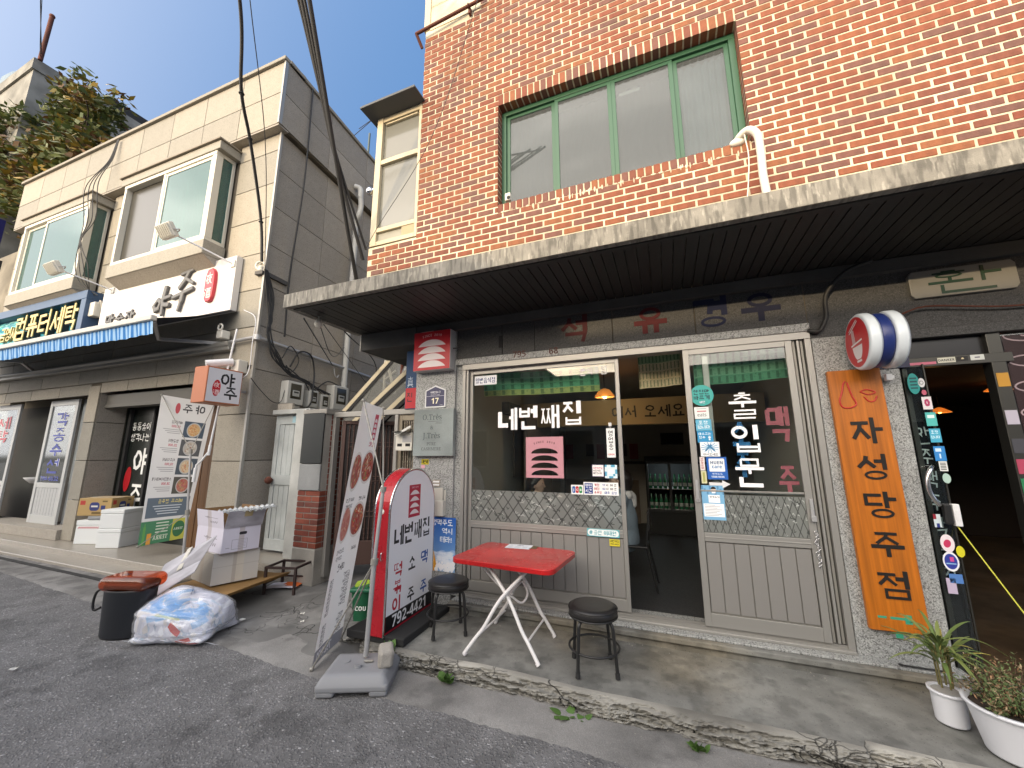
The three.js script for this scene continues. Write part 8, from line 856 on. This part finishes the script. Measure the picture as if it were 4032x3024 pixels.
// ---------------------------------------------------------------- inside the shop: cooler, table, guests
{
  const f = thing('drinks_cooler', 'glass fronted drinks cooler with rows of bottles at the back of the shop', 'cooler', [0.02, 0.112, -4.3]);
  add(f, 'cabinet', [cb(-0.42, 0, -0.35, 0.42, 0.42, 0.25, 0.01), cb(-0.42, 1.3, -0.35, 0.42, 1.4, 0.25, 0.01), bx(-0.42, 0.42, -0.35, -0.38, 1.3, 0.25), bx(0.38, 0.42, -0.35, 0.42, 1.3, 0.25), bx(-0.38, 0.42, -0.35, 0.38, 1.3, -0.32)], M.blackMat); add(f, 'door_frame', [cb(-0.4, 0.4, 0.25, 0.4, 0.44, 0.28, 0.004), cb(-0.4, 1.26, 0.25, 0.4, 1.31, 0.28, 0.004), cb(-0.02, 0.44, 0.25, 0.03, 1.26, 0.28, 0.004), cb(-0.4, 0.44, 0.25, -0.37, 1.26, 0.28, 0.004), cb(0.37, 0.44, 0.25, 0.4, 1.26, 0.28, 0.004)], M.black);
  add(f, 'light_tube', bx(-0.36, 1.27, 0.1, 0.36, 1.285, 0.13), std({ color: lin(0.9), emissive: lin(0.8, 0.95, 1.0), emissiveIntensity: 3 })); { const p = new THREE.PointLight(lin(0.8, 0.95, 1), 0.35); p.name = 'cooler_light'; p.position.set(0, 1.2, 0.12); p.castShadow = true; f.add(p); }
  for (const y of [0.44, 0.8]) add(f, 'shelf', bx(-0.37, y, -0.3, 0.37, y + 0.012, 0.2), M.steel);
  const bt = lathe([[0, 0], [0.032, 0], [0.033, 0.15], [0.014, 0.2], [0.013, 0.26], [0, 0.26]], 12); const m1 = std({ color: lin(0.03, 0.16, 0.08), roughness: 0.15 }), m2 = std({ color: lin(0.35, 0.5, 0.5), roughness: 0.15 }); const b0 = thing('bottle', 'green glass bottle in a row inside the drinks cooler', 'bottle', [-0.32, 0.565, -4.12], 0, 'bottles inside the cooler'); add(b0, 'bottle_body', metric(bt), m1); add(b0, 'bottle_label', rod([0, 0.05, 0], [0, 0.11, 0], 0.0338, 12), std({ color: lin(0.4, 0.45, 0.42) })); let k = 0; for (const y of [0.565, 0.925]) for (let i = 0; i < 9; i++) { if (!k++) continue; const c = b0.clone(); c.name = numbered('bottle'); c.position.set(-0.32 + i * 0.085, y, -4.12); scene.add(c); }
  // two guests at a table behind the frosted film
  const tb = thing('inner_table', 'dark table between the two guests behind the wide window', 'table', [-1.05, 0.112, -1.1]); add(tb, 'tabletop', cb(-0.4, 0.72, -0.35, 0.4, 0.75, 0.35, 0.01), M.dark); for (const [x, z] of [[-0.34, -0.3], [0.34, -0.3], [0.34, 0.3], [-0.34, 0.3]]) add(tb, 'leg', rod([x, 0, z], [x, 0.72, z], 0.018), M.black);
  const chair = thing('metal_chair', 'black metal chair under the guest in the denim jacket', 'chair', [-0.45, 0.112, -1.0]); add(chair, 'seat', cb(-0.2, 0.43, -0.2, 0.2, 0.46, 0.2, 0.015), M.leather); add(chair, 'backrest', cb(0.2, 0.62, -0.19, 0.23, 0.82, 0.19, 0.01), M.leather); for (const [x, z] of [[-0.18, -0.18], [-0.18, 0.18]]) add(chair, 'leg', rod([x, 0, z], [x, 0.43, z], 0.012), M.black); for (const z of [-0.18, 0.18]) add(chair, 'leg', polyline([[0.27, 0, z], [0.18, 0.44, z], [0.225, 0.84, z]], 0.012), M.black);
  const c2 = thing('metal_chair', 'black metal chair under the guest with dark hair', 'chair', [-1.72, 0.112, -1.15], Math.PI); for (const ch of chair.children) c2.add(ch.clone());
  const skin = std({ color: lin(0.5, 0.32, 0.24), roughness: 0.55 }), hair = std({ color: lin(0.012, 0.009, 0.008), roughness: 0.4 });
  const guest = (label, x, z, dir, cloth, extra) => { // seated, facing +x when dir = 1
    const g = thing('person', label, 'person', [x, 0.112, z], dir > 0 ? 0 : Math.PI); g.scale.setScalar(0.95);
    const B = [];
    const body = [[-0.02, 0.52, 0, 0.13, 0.0, 0.75, 0, 0.125], [0.0, 0.75, 0, 0.125, 0.03, 0.97, 0, 0.13], [0.03, 0.98, -0.12, 0.075, 0.03, 0.98, 0.12, 0.075], [-0.02, 0.5, -0.08, 0.105, 0.4, 0.52, -0.09, 0.075], [-0.02, 0.5, 0.08, 0.105, 0.4, 0.52, 0.09, 0.075], [0.4, 0.52, -0.09, 0.068, 0.4, 0.09, -0.09, 0.045], [0.4, 0.52, 0.09, 0.068, 0.4, 0.09, 0.09, 0.045], [0.38, 0.06, -0.09, 0.045, 0.5, 0.045, -0.095, 0.035], [0.38, 0.06, 0.09, 0.045, 0.5, 0.045, 0.095, 0.035]];
    const arm = (s, e, h) => [[0.03, 0.98, 0.16 * s, 0.06, e[0], e[1], e[2], 0.048], [e[0], e[1], e[2], 0.046, h[0], h[1], h[2], 0.033]];
    const hr = [0.34, 1.02, 0.06], hl = [0.36, 1.0, -0.05];
    const clothB = [...body.slice(0, 5), ...arm(1, [0.12, 0.76, 0.24], hr), ...arm(-1, [0.14, 0.76, -0.24], hl)];
    const fleshB = [[0.04, 0.99, 0, 0.055, 0.05, 1.1, 0, 0.05], ...[hr, hl].flatMap((h, i) => { const s = i ? -1 : 1; return [[h[0], h[1], h[2], 0.028, h[0] + 0.06, h[1] + 0.03, h[2] - 0.01 * s, 0.026], ...[0, 1, 2, 3].flatMap((k) => [[h[0] + 0.065, h[1] + 0.045 - k * 0.017, h[2] - 0.01 * s, 0.0095, h[0] + 0.095 - k * 0.004, h[1] + 0.05 - k * 0.016, h[2] - 0.028 * s, 0.008], [h[0] + 0.095 - k * 0.004, h[1] + 0.05 - k * 0.016, h[2] - 0.028 * s, 0.008, h[0] + 0.085, h[1] + 0.047 - k * 0.015, h[2] - 0.048 * s, 0.007]]), [h[0] + 0.02, h[1] + 0.03, h[2] - 0.015 * s, 0.012, h[0] + 0.06, h[1] + 0.06, h[2] - 0.04 * s, 0.009]]; })];
    const skull = [[0.055, 1.24, 0, 0.092, 0.075, 1.2, 0, 0.085], [0.09, 1.15, 0, 0.06, 0.105, 1.13, 0, 0.045], [0.15, 1.185, 0, 0.012, 0.168, 1.17, 0, 0.013], [0.14, 1.135, -0.015, 0.011, 0.14, 1.135, 0.015, 0.011], [0.05, 1.19, 0.092, 0.016, 0.05, 1.16, 0.09, 0.012], [0.05, 1.19, -0.092, 0.016, 0.05, 1.16, -0.09, 0.012]];
    add(g, 'body', [sdfMesh([...fleshB, ...skull], 0.0085, 0.016)], skin); add(g, 'clothing', sdfMesh(clothB.map((b) => b.map((v, i) => i % 4 === 3 ? v + 0.012 : v)), 0.014, 0.05), cloth); add(g, 'trousers', sdfMesh(body.slice(3), 0.014, 0.04), std({ color: lin(0.03, 0.032, 0.04), roughness: 0.9 }));
    for (const s of [-1, 1]) add(g, 'eye', metric(new THREE.SphereGeometry(0.011, 10, 8).translate(0.142, 1.212, 0.034 * s)), std({ color: lin(0.03, 0.02, 0.02), roughness: 0.2 })); add(g, 'mouth', metric(new THREE.SphereGeometry(0.008, 10, 6).scale(0.5, 0.5, 2.4).translate(0.152, 1.135, 0)), std({ color: lin(0.35, 0.1, 0.09), roughness: 0.5 }));
    add(g, 'hair', sdfMesh(extra.hair, 0.011, 0.04), hair); return g; };
  const h1 = [[0.03, 1.255, 0, 0.103, -0.005, 1.22, 0, 0.1], [-0.02, 1.18, 0.05, 0.06, -0.06, 0.98, 0.06, 0.045], [-0.02, 1.18, -0.05, 0.06, -0.06, 0.98, -0.06, 0.045], [-0.04, 1.15, 0, 0.07, -0.08, 0.95, 0, 0.05], [0.1, 1.3, 0.04, 0.03, 0.02, 1.2, 0.1, 0.03], [0.1, 1.3, -0.04, 0.03, 0.02, 1.2, -0.1, 0.03]];
  guest('person with long dark hair in a pale top raising both hands at the table', -1.66, -1.15, 1, std({ color: lin(0.4, 0.39, 0.38), roughness: 0.9 }), { hair: h1 }).position.y = 0.03;
  const dn = guest('person in a light denim jacket with a grey hood seated by the open doorway', -0.5, -1.0, -1, std({ map: T.plaster, color: lin(0.3, 0.38, 0.44), roughness: 0.9 }), { hair: [[0.03, 1.255, 0, 0.103, -0.005, 1.22, 0, 0.1], [-0.02, 1.2, 0, 0.09, -0.03, 1.13, 0, 0.08]] }); add(dn, 'hood', sdfMesh([[-0.06, 1.03, -0.09, 0.05, -0.06, 1.03, 0.09, 0.05], [-0.09, 1.0, 0, 0.06, -0.1, 0.92, 0, 0.05]], 0.012, 0.03), std({ color: lin(0.5, 0.49, 0.47), roughness: 0.95 }));
}
const renderer = new THREE.WebGLRenderer({ antialias: true });
renderer.toneMapping = THREE.LinearToneMapping; renderer.toneMappingExposure = EXPOSURE;
renderer.shadowMap.enabled = true; renderer.shadowMap.type = THREE.PCFSoftShadowMap;
renderer.render(scene, camera);
